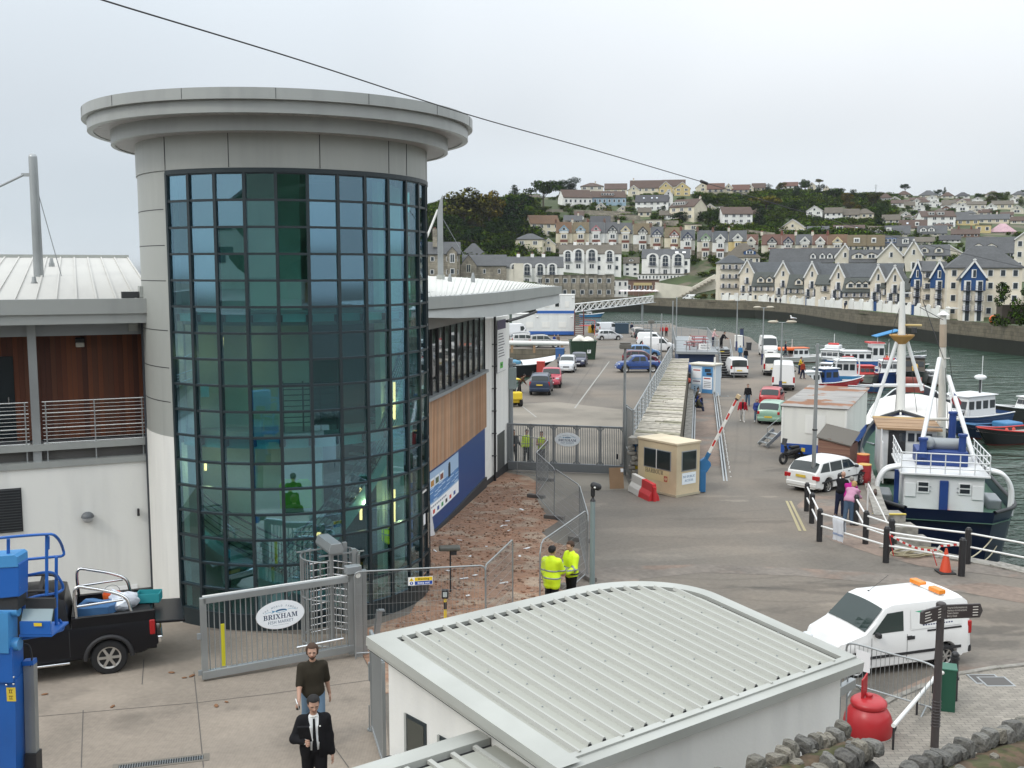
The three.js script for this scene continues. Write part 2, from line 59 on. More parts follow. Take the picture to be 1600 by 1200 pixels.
{let yard=gp([-400,1500],[-500,900],[-60,925],[300,965],[330,985],[480,992],[548,990],[600,1090],[610,1200],[640,1600]);_s('yard_concrete',sheet(yard,.004),concrete);_s('bare_earth',sheet(gp([548,990],[640,960],[664,920],[668,835],[700,812],[755,762],[790,738],[826,745],[846,758],[838,780],[850,800],[872,815],[846,832],[866,848],[905,858],[898,905],[900,960],[880,1010],[700,1060],[600,1085]),.008),earth);_s('gate_apron_concrete',sheet(gp([795,632],[870,628],[972,640],[976,738],[795,733]),.004),padConc);_s('inner_apron_concrete',sheet(gp([792,737],[976,742],[986,765],[900,768],[848,800],[800,760]),.006),padConc);_s('pink_reinstated_strip',sheet(gp([905,888],[1010,884],[1100,882],[1250,888],[1390,896],[1500,905],[1640,925],[1640,950],[1500,925],[1380,912],[1250,900],[1100,895],[1000,905],[985,925],[900,925]),.005),pinkTar);_s('brick_pavement',sheet(gp([1305,1200],[1330,1130],[1400,1090],[1490,1055],[1560,1044],[1700,1030],[1900,1100],[1900,1500],[1200,1500]),.006),paving);_s('brick_gutter',sheet(gp([1320,1125],[1400,1080],[1490,1040],[1560,1032],[1720,1010],[1720,1027],[1560,1044],[1490,1055],[1400,1090],[1330,1130]),.009),pinkTar);_s('quayside_paving',sheet(gp([1262,775],[1340,775],[1384,800],[1384,850],[1470,866],[1600,890],[1600,905],[1440,885],[1370,868],[1300,845],[1262,820],[1245,790]),.007),pinkTar);
let kp=gp([1305,1195],[1330,1130],[1400,1090],[1490,1055],[1560,1044],[1700,1030]);let K=_t('kerb','pale curved kerb edging the brick pavement beside the parked white van','kerb');for(let i=0;i+1<kp.length;i++){let a=kp[i],b=kp[i+1],L=Math.hypot(b[0]-a[0],b[1]-a[1]),n=Math.max(1,Math.round(L/.9));for(let k=0;k<n;k++){let t=(k+.5)/n,x=_l(a[0],b[0],t),z=_l(a[1],b[1],t);$('stone',T(_b(L/n-.015,.16,.14,.02),x,gy(z)-.035,z,0,Math.atan2(-(b[1]-a[1]),b[0]-a[0]),0),stone,K)}}
let strip=(a,b,w)=>{let d=V(b.x-a.x,0,b.z-a.z).normalize(),n=V(-d.z,0,d.x).multiplyScalar(w/2);return[[a.x+n.x,a.z+n.z],[b.x+n.x,b.z+n.z],[b.x-n.x,b.z-n.z],[a.x-n.x,a.z-n.z]]};_s('lane_line',sheet(strip(G(898,638),G(952,565),.12),.012),linePaint);_s('yellow_line',merge([sheet(strip(G(1229,783),G(1250,830),.1),.012),sheet(strip(G(1235,783),G(1258,830),.1),.012)]),lineYellow);_s('lane_line',sheet(strip(G(815,634),G(838,652),.1),.012),linePaint);
let jm=mat([.10,.09,.08],.9);let J=[[[127,1200],[130,1110]],[[318,1200],[303,1050]],[[222,1070],[225,1030]],[[312,1098],[420,1085]],[[420,1085],[600,1060]],[[60,1120],[312,1098]],[[545,1200],[520,1165]]];_s('concrete_joint',merge(J.map(([a,b],i)=>sheet(strip(G(...a),G(...b),.018),.0075+i*.0003))),jm);let dr=_t('drain_channel','slotted metal drain channel set in the yard concrete near the bottom edge','drain');let a=G(185,1200),b=G(318,1184),L=a.distanceTo(b);dr.position.copy(a).lerp(b,.5);dr.rotation.y=headTo(a,b);$('surround',[bx(-L/2-.1,L/2+.1,0,.012,-.14,-.08),bx(-L/2-.1,L/2+.1,0,.012,.08,.14),bx(L/2,L/2+.1,0,.012,-.08,.08),bx(-L/2-.1,-L/2,0,.012,-.08,.08)],padConc,dr);$('channel',[bx(-L/2,L/2,.0042,.006,-.08,.08)],M.black,dr);let slot=box(.014,.01,.15);for(let k=0;k<34;k++)_q('grate_bar',slot,M.galv,dr,-L/2+(k+.5)*L/34,.012,0);let mh=mat([.09,.085,.08],.7);let mhs=[[1540,1062,'dark square inspection cover in the brick pavement, the left one'],[1556,1066,'rusty square inspection cover in the brick pavement, the right one'],[1132,619,'oblong metal cover in a pale concrete patch beside the blue information kiosk']];mhs.forEach(([px,py,l],i)=>{let t=_t('access_cover',l,'cover',G(px,py));$('frame',[_b(.62,.02,.5,.004,0,.012,0)],M.galv,t);$('lid',[_b(.54,.02,.42,.004,0,.016,0)],mh,t)});
let S=[],Ar=G(700,905);let poly=gp([600,1000],[664,930],[672,840],[755,770],[800,745],[840,780],[860,815],[850,840],[900,860],[895,940],[760,960],[640,1010]);let inside=(x,z)=>{let c=false;for(let i=0,j=poly.length-1;i<poly.length;j=i++){let[xi,zi]=poly[i],[xj,zj]=poly[j];if((zi>z)!==(zj>z)&&x<(xj-xi)*(z-zi)/(zj-zi)+xi)c=!c}return c};let b0=[Math.min(...poly.map(p=>p[0])),Math.max(...poly.map(p=>p[0])),Math.min(...poly.map(p=>p[1])),Math.max(...poly.map(p=>p[1]))];let R=[[],[],[]];for(let i=0;i<5200;i++){let x=rr(b0[0],b0[1]),z=rr(b0[2],b0[3]);if(!inside(x,z))continue;let s=.012+.05*Math.pow(rnd(),4);let g=new THREE.IcosahedronGeometry(s,0);g.scale(rr(.7,1.5),rr(.4,.9),rr(.7,1.4));g.rotateY(rnd()*6);R[Math.floor(rnd()*3)].push(g.translate(x,gy(z)+.008+s*.3,z))}
let cols=[[.24,.12,.075],[.3,.22,.17],[.19,.11,.07]];R.forEach((l,i)=>{let o=tag(_s('loose_rubble',l,mat(cols[i],.95)),['reddish stones strewn over the bare earth','pale chippings strewn over the bare earth','dark clods strewn over the bare earth'][i],'rubble');o.userData.kind='stuff'});let lit=[];for(let[px,py]of[[815,797],[784,823],[795,830],[793,815],[823,858],[852,871],[850,877],[787,912],[783,908],[731,932],[735,870],[700,893],[718,845],[790,822],[812,870],[680,862],[742,900],[725,905],[760,855]]){let p=G(px,py);lit.push(T(BG(rr(.08,.26),.012,rr(.04,.1)),p.x,p.y+.03,p.z,rr(-.1,.1),rnd()*6,rr(-.2,.2)))}
let lo=$('litter',lit,M.paper);tag(lo,'white scraps of paper and wood scattered on the red earth','litter');lo.userData.kind='stuff';let lv=[];for(let[px,py]of[[70,1086],[176,1105],[268,1052],[300,1057],[338,1104],[288,1060],[512,1060],[354,1098]]){let p=G(px,py);lv.push(T(SG(rr(.03,.06),6,4).scale(1.6,.35,.8),p.x,p.y+.02,p.z,0,rnd()*6,0))}
let lo2=$('dead_leaves',lv,mat([.2,.1,.05],.9));tag(lo2,'brown dead leaves lying on the pale yard concrete','leaves');lo2.userData.kind='stuff'}
{let nx=1024;let hgt=(u,v)=>.55*fbm(u,v*2.2,10,5,301)+.45*fbm(u+.3,v*3.0,22,4,305);let wt=tex(nx,nx,(u,v)=>{let n=fbm(u,v,10,4,301),m=fbm(u,v,26,4,305),l=fbm(u,v,3,3,309);let k=(.55*n+.3*m)*(.35+1.3*smooth(.35,.65,l));return[k]},false);let wp=wt.clone();wp.repeat.set(.05,.14);wp.needsUpdate=true;let water=mat([.03,.062,.042],.06,{bumpMap:wp,bumpScale:.42,transmission:0,ior:1.33});_s('harbour_water',_m([[-2500,SEA,300],[2500,SEA,300],[2500,SEA,-3000],[-2500,SEA,-3000]],[[0,1,2,3]],[[-2500,300],[2500,300],[2500,-3000],[-2500,-3000]]),water)}
let teal=mat([.36,.68,.66],.012,{transmission:1,thickness:0,ior:1.6}),coat=[.14,.22,.32,.44].map(o=>mat([.42,.74,.95],.012,{metalness:1,transparent:true,opacity:o}));let clearGlass=mat([.55,.62,.6],.02,{transmission:1,thickness:0,ior:1.6});let lampGlow=new THREE.MeshStandardMaterial({color:0x222222,emissive:new THREE.Color(1,.52,.2),emissiveIntensity:4.2});let BEAR=-12.27*Math.PI/180;let towerFoot=G(445,985),TD=Math.hypot(towerFoot.x,towerFoot.z)/.8696,TR=.1304*TD;let TCx=Math.sin(BEAR)*TD,TCz=-Math.cos(BEAR)*TD;let tp=(deg,r,y)=>{let a=deg*Math.PI/180,c=Math.cos(a),s=Math.sin(a);let tx=-Math.sin(BEAR),tz=Math.cos(BEAR),rx=Math.cos(BEAR),rz=Math.sin(BEAR);return V(TCx+r*(c*tx+s*rx),y,TCz+r*(c*tz+s*rz))};let tyAt=(py,r=TR)=>{let f=tp(0,r,0);return W(445,py,-f.z).y};let yBase=tyAt(960),yTop=tyAt(270),NR=17,rowH=(yTop-yBase)/NR,A0=-48,DA=11.1,NCOL=16;let arc=(a0,a1,r0,r1,y0,y1,n=24)=>{let o=[];for(let i=0;i<n;i++){let a=_l(a0,a1,i/n),b=_l(a0,a1,(i+1)/n);let p=[tp(a,r0,y0),tp(b,r0,y0),tp(b,r1,y0),tp(a,r1,y0),tp(a,r0,y1),tp(b,r0,y1),tp(b,r1,y1),tp(a,r1,y1)];let F=[[3,2,6,7],[1,0,4,5],[4,7,6,5],[0,1,2,3]];if(i===0&&a1-a0<359)F.push([0,3,7,4]);if(i===n-1&&a1-a0<359)F.push([2,1,5,6]);o.push(_m(p,F))}
return o};let tower=_t('market_tower','round glass stair tower with overhanging grey disc roof at the fish market','tower');{
$('base_plinth',arc(-48,130,TR-.25,TR+.02,-1.0,yBase-.03,40),M.frame,tower);$('wall',arc(-130,-48.2,TR-.3,TR+.03,tyAt(690,TR),yTop+.1,30),M.cladGrey,tower);$('white_wall',arc(-130,-48.2,TR-.3,TR+.04,-1.2,tyAt(690,TR)-.003,30),M.white,tower);$('rear_wall',arc(130,230,TR-.3,TR,-1.2,yTop+.1,30),M.cladGrey,tower);let yW1=tyAt(200,TR);$('head_wall',arc(-180,180,TR-.3,TR+.06,yTop+.11,yW1+.6,72),M.cladGrey,tower);let jl=[];for(let a of[-48,-20,12,41,52,75])jl.push(...arc(a,a+.25,TR+.055,TR+.066,yTop+.12,yW1+.3,1));for(let py of[325,383,440,520,580,635])jl.push(merge(arc(-110,-50.5,TR+.02,TR+.036,tyAt(py,TR),tyAt(py,TR)+.02,12)));for(let j of jl)$('panel_joint',[j],M.dark,tower);let Ro=.1756*TD,Rm=.1712*TD,Ri=.1522*TD;let h0=tyAt(137,Ro),h1=tyAt(155,Ro),h2=tyAt(175,Rm),h3=tyAt(203,Ri),roofY=h0-.02;$('roof_deck',arc(-180,180,0,Ro-.05,roofY-.12,roofY,72),M.cladGrey,tower);$('fascia',arc(-180,180,Ro-.22,Ro,h1,h0,96),M.fascia,tower);$('lower_fascia',arc(-180,180,Rm-.15,Rm,h2-.02,h1-.004,96),M.fascia,tower);$('inner_fascia',arc(-180,180,Ri-.1,Ri,h3-.02,h2+.1,96),M.fascia,tower);let fj=[];for(let a=-170;a<180;a+=24)fj.push(...arc(a,a+.12,Ro-.01,Ro+.004,h1+.004,h0-.004,1));$('fascia_joint',fj,M.dark,tower);let panelGeo=(ra,rb,n)=>{let a=Math.PI/n*.935;let p=[],f=(r,s,y)=>[r*Math.cos(a*s),y,r*Math.sin(a*s)];for(let y of[0,.04])p.push(f(ra,-1,y),f(rb,-1,y),f(rb,1,y),f(ra,1,y));return uvBox(_m(p,[[0,1,2,3],[0,4,5,1],[1,5,6,2],[2,6,7,3],[3,7,4,0]]))};let sof=mat([.36,.35,.345],.5),N1=84;let g1=panelGeo(Ri,Rm-.15,N1),g2=panelGeo(TR+.05,Ri-.1,N1);for(let k=0;k<N1;k++){_q('soffit_panel',g1,sof,tower,TCx,h2,TCz,0,k/N1*Math.PI*2,0);_q('soffit_panel',g2,sof,tower,TCx,h3,TCz,0,k/N1*Math.PI*2,0)}
$('soffit_backing',[...arc(-180,180,Ri-.05,Rm-.05,h2+.06,h2+.1,72),...arc(-180,180,TR,Ri-.02,h3+.06,h3+.09,72)],M.dark,tower);$('head_trim',arc(-48,130,TR-.05,TR+.075,yTop,yTop+.105,48),M.frame,tower);
let chord=2*TR*Math.sin(DA/2*Math.PI/180),apo=TR*Math.cos(DA/2*Math.PI/180);let pg=new THREE.PlaneGeometry(chord-.07,rowH-.055);let mull=BG(.075,yTop-yBase+.1,.16),trans=BG(chord,.055,.12);let yawOf=deg=>{let p=tp(deg,1,0);return Math.atan2(p.x-TCx,p.z-TCz)};for(let c=0;c<=NCOL;c++){let a=A0+c*DA,p=tp(a,TR-.02,(yTop+yBase)/2);_q('mullion',mull,M.frame,tower,p.x,p.y,p.z,0,yawOf(a),0);if(c===NCOL)break;let am=a+DA/2;for(let r=0;r<=NR;r++){let t=tp(am,apo-.01,yBase+r*rowH);_q('transom',trans,M.frame,tower,t.x,t.y,t.z,0,yawOf(am),0);if(r===NR)break;if(c>=10&&r<4)continue;let q=tp(am,apo,yBase+(r+.5)*rowH);let o=new THREE.Mesh(pg,teal);let cp=_q('reflective_coating',pg,coat[clamp(Math.floor(fbm(c*.09,r*.06,16,3,81)*9-2.6+(c<8&&r>8?.8:c>8?-.8:0)),0,3)],o,0,0,.012);o.name='glass_pane';o.position.copy(q);o.rotation.set(rr(-.02,.02),yawOf(am)+rr(-.025,.025),0,'YXZ');tower.add(o)}}
let dgl=mat([.03,.04,.045],.05);for(let c=10;c<12;c++){let am=A0+(c+.5)*DA,q=tp(am,apo-.02,yBase+2*rowH);let d=_q('door',BG(chord-.08,rowH*4-.06,.03),dgl,tower,q.x,q.y,q.z,0,yawOf(am),0);_q('handle',CG(.018,.018,1.0,8),M.chrome,d,c===10?.3:-.3,0,.07);_q('notice',BG(.22,.3,.004),M.paper,d,c===10?.1:-.05,.35,.02);_q('top_rail',BG(chord-.1,.05,.02),M.rW,d,0,rowH*2-.12,.026);_q('kick_plate',BG(chord-.1,.06,.02),M.chrome,d,0,-rowH*2+.1,.026)}
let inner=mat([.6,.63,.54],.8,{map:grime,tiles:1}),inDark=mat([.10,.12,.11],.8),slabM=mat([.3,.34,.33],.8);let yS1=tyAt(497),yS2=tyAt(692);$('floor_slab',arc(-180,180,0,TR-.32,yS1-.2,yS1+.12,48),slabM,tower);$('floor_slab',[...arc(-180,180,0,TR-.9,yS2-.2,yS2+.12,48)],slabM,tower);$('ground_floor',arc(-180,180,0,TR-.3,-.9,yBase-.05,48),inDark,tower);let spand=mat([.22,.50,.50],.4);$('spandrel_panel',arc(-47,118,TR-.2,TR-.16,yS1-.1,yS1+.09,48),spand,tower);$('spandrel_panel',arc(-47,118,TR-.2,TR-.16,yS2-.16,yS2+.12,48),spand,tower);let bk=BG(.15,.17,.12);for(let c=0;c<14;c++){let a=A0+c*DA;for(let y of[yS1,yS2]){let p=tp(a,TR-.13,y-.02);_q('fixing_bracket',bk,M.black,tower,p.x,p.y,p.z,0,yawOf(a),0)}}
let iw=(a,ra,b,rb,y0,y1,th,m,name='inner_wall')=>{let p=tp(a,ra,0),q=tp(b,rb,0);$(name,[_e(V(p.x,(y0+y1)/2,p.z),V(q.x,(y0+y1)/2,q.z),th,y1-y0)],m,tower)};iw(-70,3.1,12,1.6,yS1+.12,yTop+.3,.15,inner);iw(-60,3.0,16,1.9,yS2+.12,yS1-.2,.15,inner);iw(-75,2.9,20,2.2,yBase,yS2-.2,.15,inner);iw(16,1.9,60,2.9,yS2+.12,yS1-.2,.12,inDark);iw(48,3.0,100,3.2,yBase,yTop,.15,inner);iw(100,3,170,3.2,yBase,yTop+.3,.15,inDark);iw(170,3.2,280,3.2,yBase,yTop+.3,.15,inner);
let rail=mat([.08,.09,.09],.4,{metalness:.5});let flight=(a0,a1,r,y0,y1,n)=>{let st=[],rl=[];for(let k=0;k<n;k++){let a=_l(a0,a1,k/n),b=_l(a0,a1,(k+1)/n),y=_l(y0,y1,(k+1)/n);st.push(...arc(a,b,r-1.1,r,y-.06,y,1))}
$('stair_flight',st,slabM,tower);for(let h=0;h<6;h++){let pts=[];for(let k=0;k<=n;k++)pts.push(tp(_l(a0,a1,k/n),r,_l(y0,y1,k/n)+.2+h*.16));rl.push(_u(pts,h===5?.028:.012,5,n*2))}$('stair_rail',rl,rail,tower);let sg=[];for(let k=0;k<n;k++){let a=tp(_l(a0,a1,k/n),r-.02,_l(y0,y1,k/n)-.1),b=tp(_l(a0,a1,(k+1)/n),r-.02,_l(y0,y1,(k+1)/n)-.1);sg.push(_e(a,b,.04,.3))}$('stair_stringer',sg,mat([.35,.5,.48],.5),tower)};flight(-44,20,TR-.45,yBase+1.9,yBase+.1,12);flight(-10,60,TR-.55,yBase+.2,yS2,18);flight(50,110,TR-.6,yS2+.1,yS1,18);let lr=[];for(let h=0;h<8;h++)lr.push(_u(Array.from({length:9},(_,k)=>tp(_l(-4,24,k/8),TR-.95,yS2+.35+h*.14)),h===7?.025:.014,5));for(let a of[-4,6,15,24])lr.push(bar(tp(a,TR-.95,yS2+.1),tp(a,TR-.95,yS2+1.4),.022));$('landing_rail',lr,rail,tower);
let lamps=[[347,527,583,.75],[616,597,655,.5],[564,760,812,.6],[616,765,815,.5],[321,722,735,.6]];lamps.forEach(([px,y0,y1,dp])=>{let rad=TR-dp;let best=0,bd=9;for(let a=-80;a<90;a+=.5){let p=tp(a,rad,0);let e=Math.abs(p.x/-p.z-(px-800)/FPX/1.0);if(e<bd&&Math.hypot(p.x,p.z)<TD){bd=e;best=a}}
let p=tp(best,rad,0),top=W(px,y0,-p.z),bot=W(px,y1,-p.z);let f=$('tube_lamp',[bar(top,bot,.035,10)],lampGlow,tower);f.castShadow=false;let l=new THREE.PointLight(new THREE.Color(1,.78,.42),1.1,6,2);let m=top.clone().lerp(bot,.5);let o=tp(best,rad+.09,m.y);l.position.copy(o);l.castShadow=true;scene.add(l)});{let p=tp(13,TR-.6,0),c=W(498,840,-p.z);$('bulkhead_lamp',[T(SG(.12,16,10).scale(1,1.2,.6),c.x,c.y,c.z)],lampGlow,tower)}
let hv=mat([.45,.8,.05],.8);for(let a of[1,7.5]){let p=tp(a,TR-.5,0),c=W(a<5?452:474,770,-p.z);$('hanging_jacket',[T(ext([[-.2,-.35],[.2,-.35],[.22,.2],[.1,.32],[-.1,.32],[-.22,.2]],.06,.03),c.x,c.y,c.z,0,-BEAR,0)],hv,tower)}
let nt=tp(-30,TR-.6,0),nc=W(320,610,-nt.z);$('notice',[box(.2,.33,.01,nc.x,nc.y,nc.z,-BEAR)],mat([.5,.75,.8],.7),tower)}
let LW=G(242,942),LAZ=67*Math.PI/180,lu=V(Math.sin(LAZ),0,-Math.cos(LAZ)),ln=V(-lu.z,0,lu.x);if(ln.z<0)ln.negate();let lp=(s,off,y)=>V(LW.x+lu.x*s+ln.x*off,y,LW.z+lu.z*s+ln.z*off);function onPlane(px,py,P0,n){let r=ray(px,py),c=V(0,CAMY,0);let t=P0.clone().sub(c).dot(n)/r.dot(n);return r.multiplyScalar(t).add(c)}
let lhit=(px,py,off=0)=>{let h=onPlane(px,py,lp(0,off,0),ln);return{s:h.clone().sub(lp(0,off,0)).dot(lu),y:h.y}};{let B=_t('market_left_wing','white fish market wing with timber clad balcony and grey eaves left of the tower','building');let slab=(s0,s1,o0,o1,y0,y1)=>{let p=[lp(s0,o0,y0),lp(s1,o0,y0),lp(s1,o1,y0),lp(s0,o1,y0),lp(s0,o0,y1),lp(s1,o0,y1),lp(s1,o1,y1),lp(s0,o1,y1)];return _m(p,[[3,2,6,7],[1,0,4,5],[4,7,6,5],[0,1,2,3],[0,3,7,4],[2,1,5,6]])};let yc=lhit(230,720).y,yb=lhit(225,692).y,ybb=lhit(225,700).y,yf=lhit(230,505,.8).y,SL=-16;$('wall',[slab(SL,.4,-.35,0,-1,yc)],M.white,B);$('wall_coping',[slab(SL,.1,-.4,.05,yc+.002,lhit(230,711).y)],M.fascia,B);$('balcony_floor',[slab(SL,.4,-2.4,-.35,ybb-.45,ybb+.1)],M.sG,B);$('recess_panel',[slab(SL,.4,-.36,-.28,lhit(230,711).y,yb)],mat([.13,.125,.12],.8,{map:grime,tiles:1}),B);$('edge_beam',[slab(SL,.1,-.3,-.02,yb-.05,yb+.12)],M.fascia,B);
let cedar=[[.16,.045,.018],[.12,.034,.014],[.2,.06,.022],[.09,.026,.013],[.145,.05,.024]].map(c=>mat(c,.6,{map:grime}));let ytop=lhit(200,516,-1.6).y+.5;let pk=BG(.125,ytop-yb,.03);uvBox(pk);let rot=Math.atan2(-lu.z,lu.x);$('back_wall',[slab(SL,.4,-2.0,-1.66,yb-.2,ytop)],M.dark,B);let dA=lhit(-25,600,-1.6).s,dB=lhit(22,600,-1.6).s,dT=lhit(10,557,-1.6).y;for(let s=-9;s<.4;s+=.13){let q=lp(s,-1.63,(yb+ytop)/2);if(s>dA&&s<dB){let h=ytop-dT;let o=_q('plank',pk,pick(cedar),B,q.x,dT+h/2,q.z,0,rot,0,[1,h/(ytop-yb),1]);continue}_q('plank',pk,pick(cedar),B,q.x,q.y,q.z,0,rot,0)}
let dr=$('door',[slab(dA,dB,-1.62,-1.58,yb+.1,dT)],mat([.012,.02,.025],.3),B);$('handle',[slab(dB-.16,dB-.13,-1.57,-1.53,yb+1.0,yb+1.2)],M.chrome,dr);
let F1=lhit(240,466,.8).y,F2=lhit(240,489,.8).y,F3=lhit(240,504,.75).y,sE=lhit(248,480,.8).s;$('fascia',[slab(SL,sE,.6,.85,F2,F1)],M.fascia,B);$('lower_fascia',[slab(SL,sE-.03,.55,.78,F3,F2-.003)],M.fascia,B);$('soffit',[slab(SL,sE-.05,-2.0,.6,F3+.05,F3+.12)],M.sG,B);$('eaves_beam',[slab(SL,.1,-.45,-.2,lhit(200,522,-.3).y,F3+.05)],M.sG,B);
let roofM=mat([.46,.45,.43],.55,{map:streak,metalness:.1}),d0=.62,dR=-14,yR=lp(0,dR,0).z,yr=W(120,402,-lp(-3,dR,0).z).y;let ry=o=>_l(F1-.06,yr,(o-d0)/(dR-d0));$('roof',[_m([lp(SL,d0,ry(d0)),lp(sE,d0,ry(d0)),lp(sE,dR,yr),lp(SL,dR,yr),lp(SL,d0,ry(d0)-.3),lp(sE,d0,ry(d0)-.3),lp(sE,dR,yr-.3),lp(SL,dR,yr-.3)],[[0,1,2,3],[7,6,5,4],[1,5,6,2],[3,2,6,7],[0,3,7,4]],[[0,0],[16,0],[16,14],[0,14],[0,0],[16,0],[16,14],[0,14]])],roofM,B);let sL=lp(0,d0,ry(d0)).distanceTo(lp(0,dR,yr));let seam=uvBox(BG(.05,.045,sL));let pitch=Math.asin((yr-ry(d0))/sL);for(let s=SL+.3;s<sE;s+=.47){let m=lp(s,(d0+dR)/2,(ry(d0)+yr)/2+.02);let o=_q('roof_seam',seam,roofM,B,m.x,m.y,m.z);o.rotation.order='YXZ';o.rotation.set(pitch,Math.atan2(ln.x,ln.z),0)}
$('ridge_cap',[slab(SL,sE,dR-.2,dR+.2,yr-.02,yr+.1)],M.cladGrey,B);let tf=lhit(205,462,.3);$('torn_flashing',[slab(lhit(190,462,.3).s,lhit(217,462,.3).s,.0,.35,F1+.0,F1+.16)],M.dark,B);$('junction_box',[slab(lhit(218,462,.3).s,sE-.05,-.4,.5,F1+.01,F1+.3)],M.cladGrey,B);
let post=lhit(53,600,-.15).s;$('column',[slab(post-.1,post+.1,-.25,-.07,lhit(230,711).y,F3+.06)],M.galv,B);let yr0=yb+.13,yr1=lhit(225,621,-.1).y,sR=lhit(226,650,-.1).s,st=mat([.62,.62,.6],.25,{metalness:.8});let R=_t('balcony_railing','steel balcony railing of thin horizontal rods in front of the timber cladding','railing');let rg=CG(1,1,1,6);rg.rotateZ(Math.PI/2);for(let[s0,s1]of[[SL,post-.16],[post+.16,sR]])for(let k=0;k<12;k++){let y=_l(yr0,yr1,k/11),big=k===11||k===8||k===4||k===0;let c=lp((s0+s1)/2,-.12,y);_q(big?'rail':'rod',rg,st,R,c.x,c.y,c.z,0,rot,0,[s1-s0,big?.02:.009,big?.02:.009])}
let up=BG(.03,yr1-yr0+.5,.05);for(let s of[post-.24,post+.24,lhit(148,650,-.1).s,sR-.06,post-2.2]){let c=lp(s,-.12,(yr0+yr1)/2-.25);_q('upright',up,M.galv,R,c.x,c.y,c.z,0,rot,0)}
let ds=lhit(236,800,.1).s,dp=lp(ds,.09,0);$('downpipe',[cyl(.075,.075,F3+.6,dp.x,-.6,dp.z,12)],mat([.03,.036,.045],.5),B);let d2=lp(lhit(244,800,.12).s,.1,0);$('cable_conduit',[cyl(.02,.02,yc,d2.x,-.3,d2.z,8)],M.white,B);for(let py of[785,839,892]){let h=lhit(243,py,.1);$('pipe_bracket',[T(box(.22,.03,.06),lp(h.s,.1,0).x,h.y,lp(h.s,.1,0).z,0,rot,0)],M.black,B)}
let hopper=lhit(208,511,-.05);$('gutter_hopper',[T(box(.22,.2,.2),lp(hopper.s,-.1,0).x,hopper.y,lp(0,-.1,0).z+lu.z*hopper.s,0,rot,0)],M.cladGrey,B);let l0=lhit(-30,795),l1=lhit(33,762),l2=lhit(33,830);let lv=$('vent_louvre',[slab(l0.s,l1.s,.002,.03,l2.y,l1.y)],M.dark,B);let lg=BG(l1.s-l0.s-.06,.02,.05);for(let k=0;k<16;k++){let c=lp((l0.s+l1.s)/2,.045,_l(l2.y,l1.y,(k+.5)/16));let o=_q('slat',lg,mat([.05,.055,.06],.5),lv,c.x,c.y,c.z,0,rot,0)}
let wl=lhit(137,808),wc=lp(wl.s,.1,wl.y);let lamp=_t('wall_lamp','grey bulkhead wall lamp high on the white wall above the pickup','lamp',wc,rot);$('hood',[T(SG(.16,16,8,0,6.3,0,1.6).scale(1,.9,.9),0,.02,0)],mat([.12,.13,.14],.5),lamp);$('diffuser',[T(SG(.14,16,8,0,6.3,1.57,1.57).scale(1,1,.9),0,.01,0)],mat([.4,.41,.42],.3),lamp);let bl=lhit(125,535,-1.5),bc=lp(bl.s,-1.5,bl.y);let l3=_t('wall_lamp','square bulkhead lamp on the brown timber cladding under the balcony roof','lamp',bc,rot);$('housing',[_b(.24,.13,.14,.02,0,.06,0)],M.black,l3);$('diffuser',[_b(.22,.13,.16,.03,0,-.06,.01)],mat([.6,.58,.52],.3),l3);let cm=lhit(216,799),cc=lp(cm.s,.08,cm.y);let cam=_t('wall_sensor','small black sensor box on the white wall near the downpipe','sensor',cc,rot);$('housing',[_b(.06,.12,.1,.015,0,.03,0)],M.black,cam);$('lens',[_b(.07,.06,.1,.015,0,-.07,0)],M.dark,cam);let b0=lhit(153,920),b1=lhit(213,913);let wb=_t('blank_board','blank white panel fixed low on the white wall behind the pickup','panel',lp((b0.s+b1.s)/2,.03,lhit(185,922).y),rot);$('board',[T(ext([[-.5,-.13],[.47,-.1],[.5,-.06],[.5,.12],[-.3,.1],[-.42,.06]],.015,.004),0,0,0)],mat([.86,.87,.87],.4),wb);
let mt=_t('roof_mast','thick grey steel mast on the left wing roof with a stay','mast',W(61,438,31.5));let h=W(55,246,31.5).y-mt.position.y;$('post',[cyl(.145,.125,h,-.0,0,0,20),T(SG(.125,16,8),0,h,0)],M.galv,mt);$('base_plate',[cyl(.25,.2,.1,0,-.1,0,16),box(.5,.03,.5,0,.02,0)],M.sG,mt);$('stay_lug',[box(.26,.1,.04,-.24,h*.86,0)],M.galv,mt);$('stay',[bar(V(-.3,h*.86,0),V(-3.4,h*.86-1.55,.4),.035,8)],M.sG,mt);$('wire',[bar(V(.12,h*.7,0),V(.55,-.2,-.5),.012,5)],M.sG,mt);let vent=(px,py,d,l)=>{let t=_t('roof_vent',l,'vent',W(px,py,d));$('pipe',[cyl(.1,.09,.3,0,-.1,0,10)],M.galv,t);$('cap',[cyl(.07,.05,.16,0,.2,0,10)],M.galv,t)};vent(54,452,29.5,'short vent pipe at the foot of the left wing mast, nearer the eave');vent(81,420,35,'short vent pipe on the left wing roof behind the mast');vent(703,441,44,'short vent pipe on the right wing roof beside the slanted mast');vent(739,439,45,'short vent pipe on the right wing roof farther from the mast')}
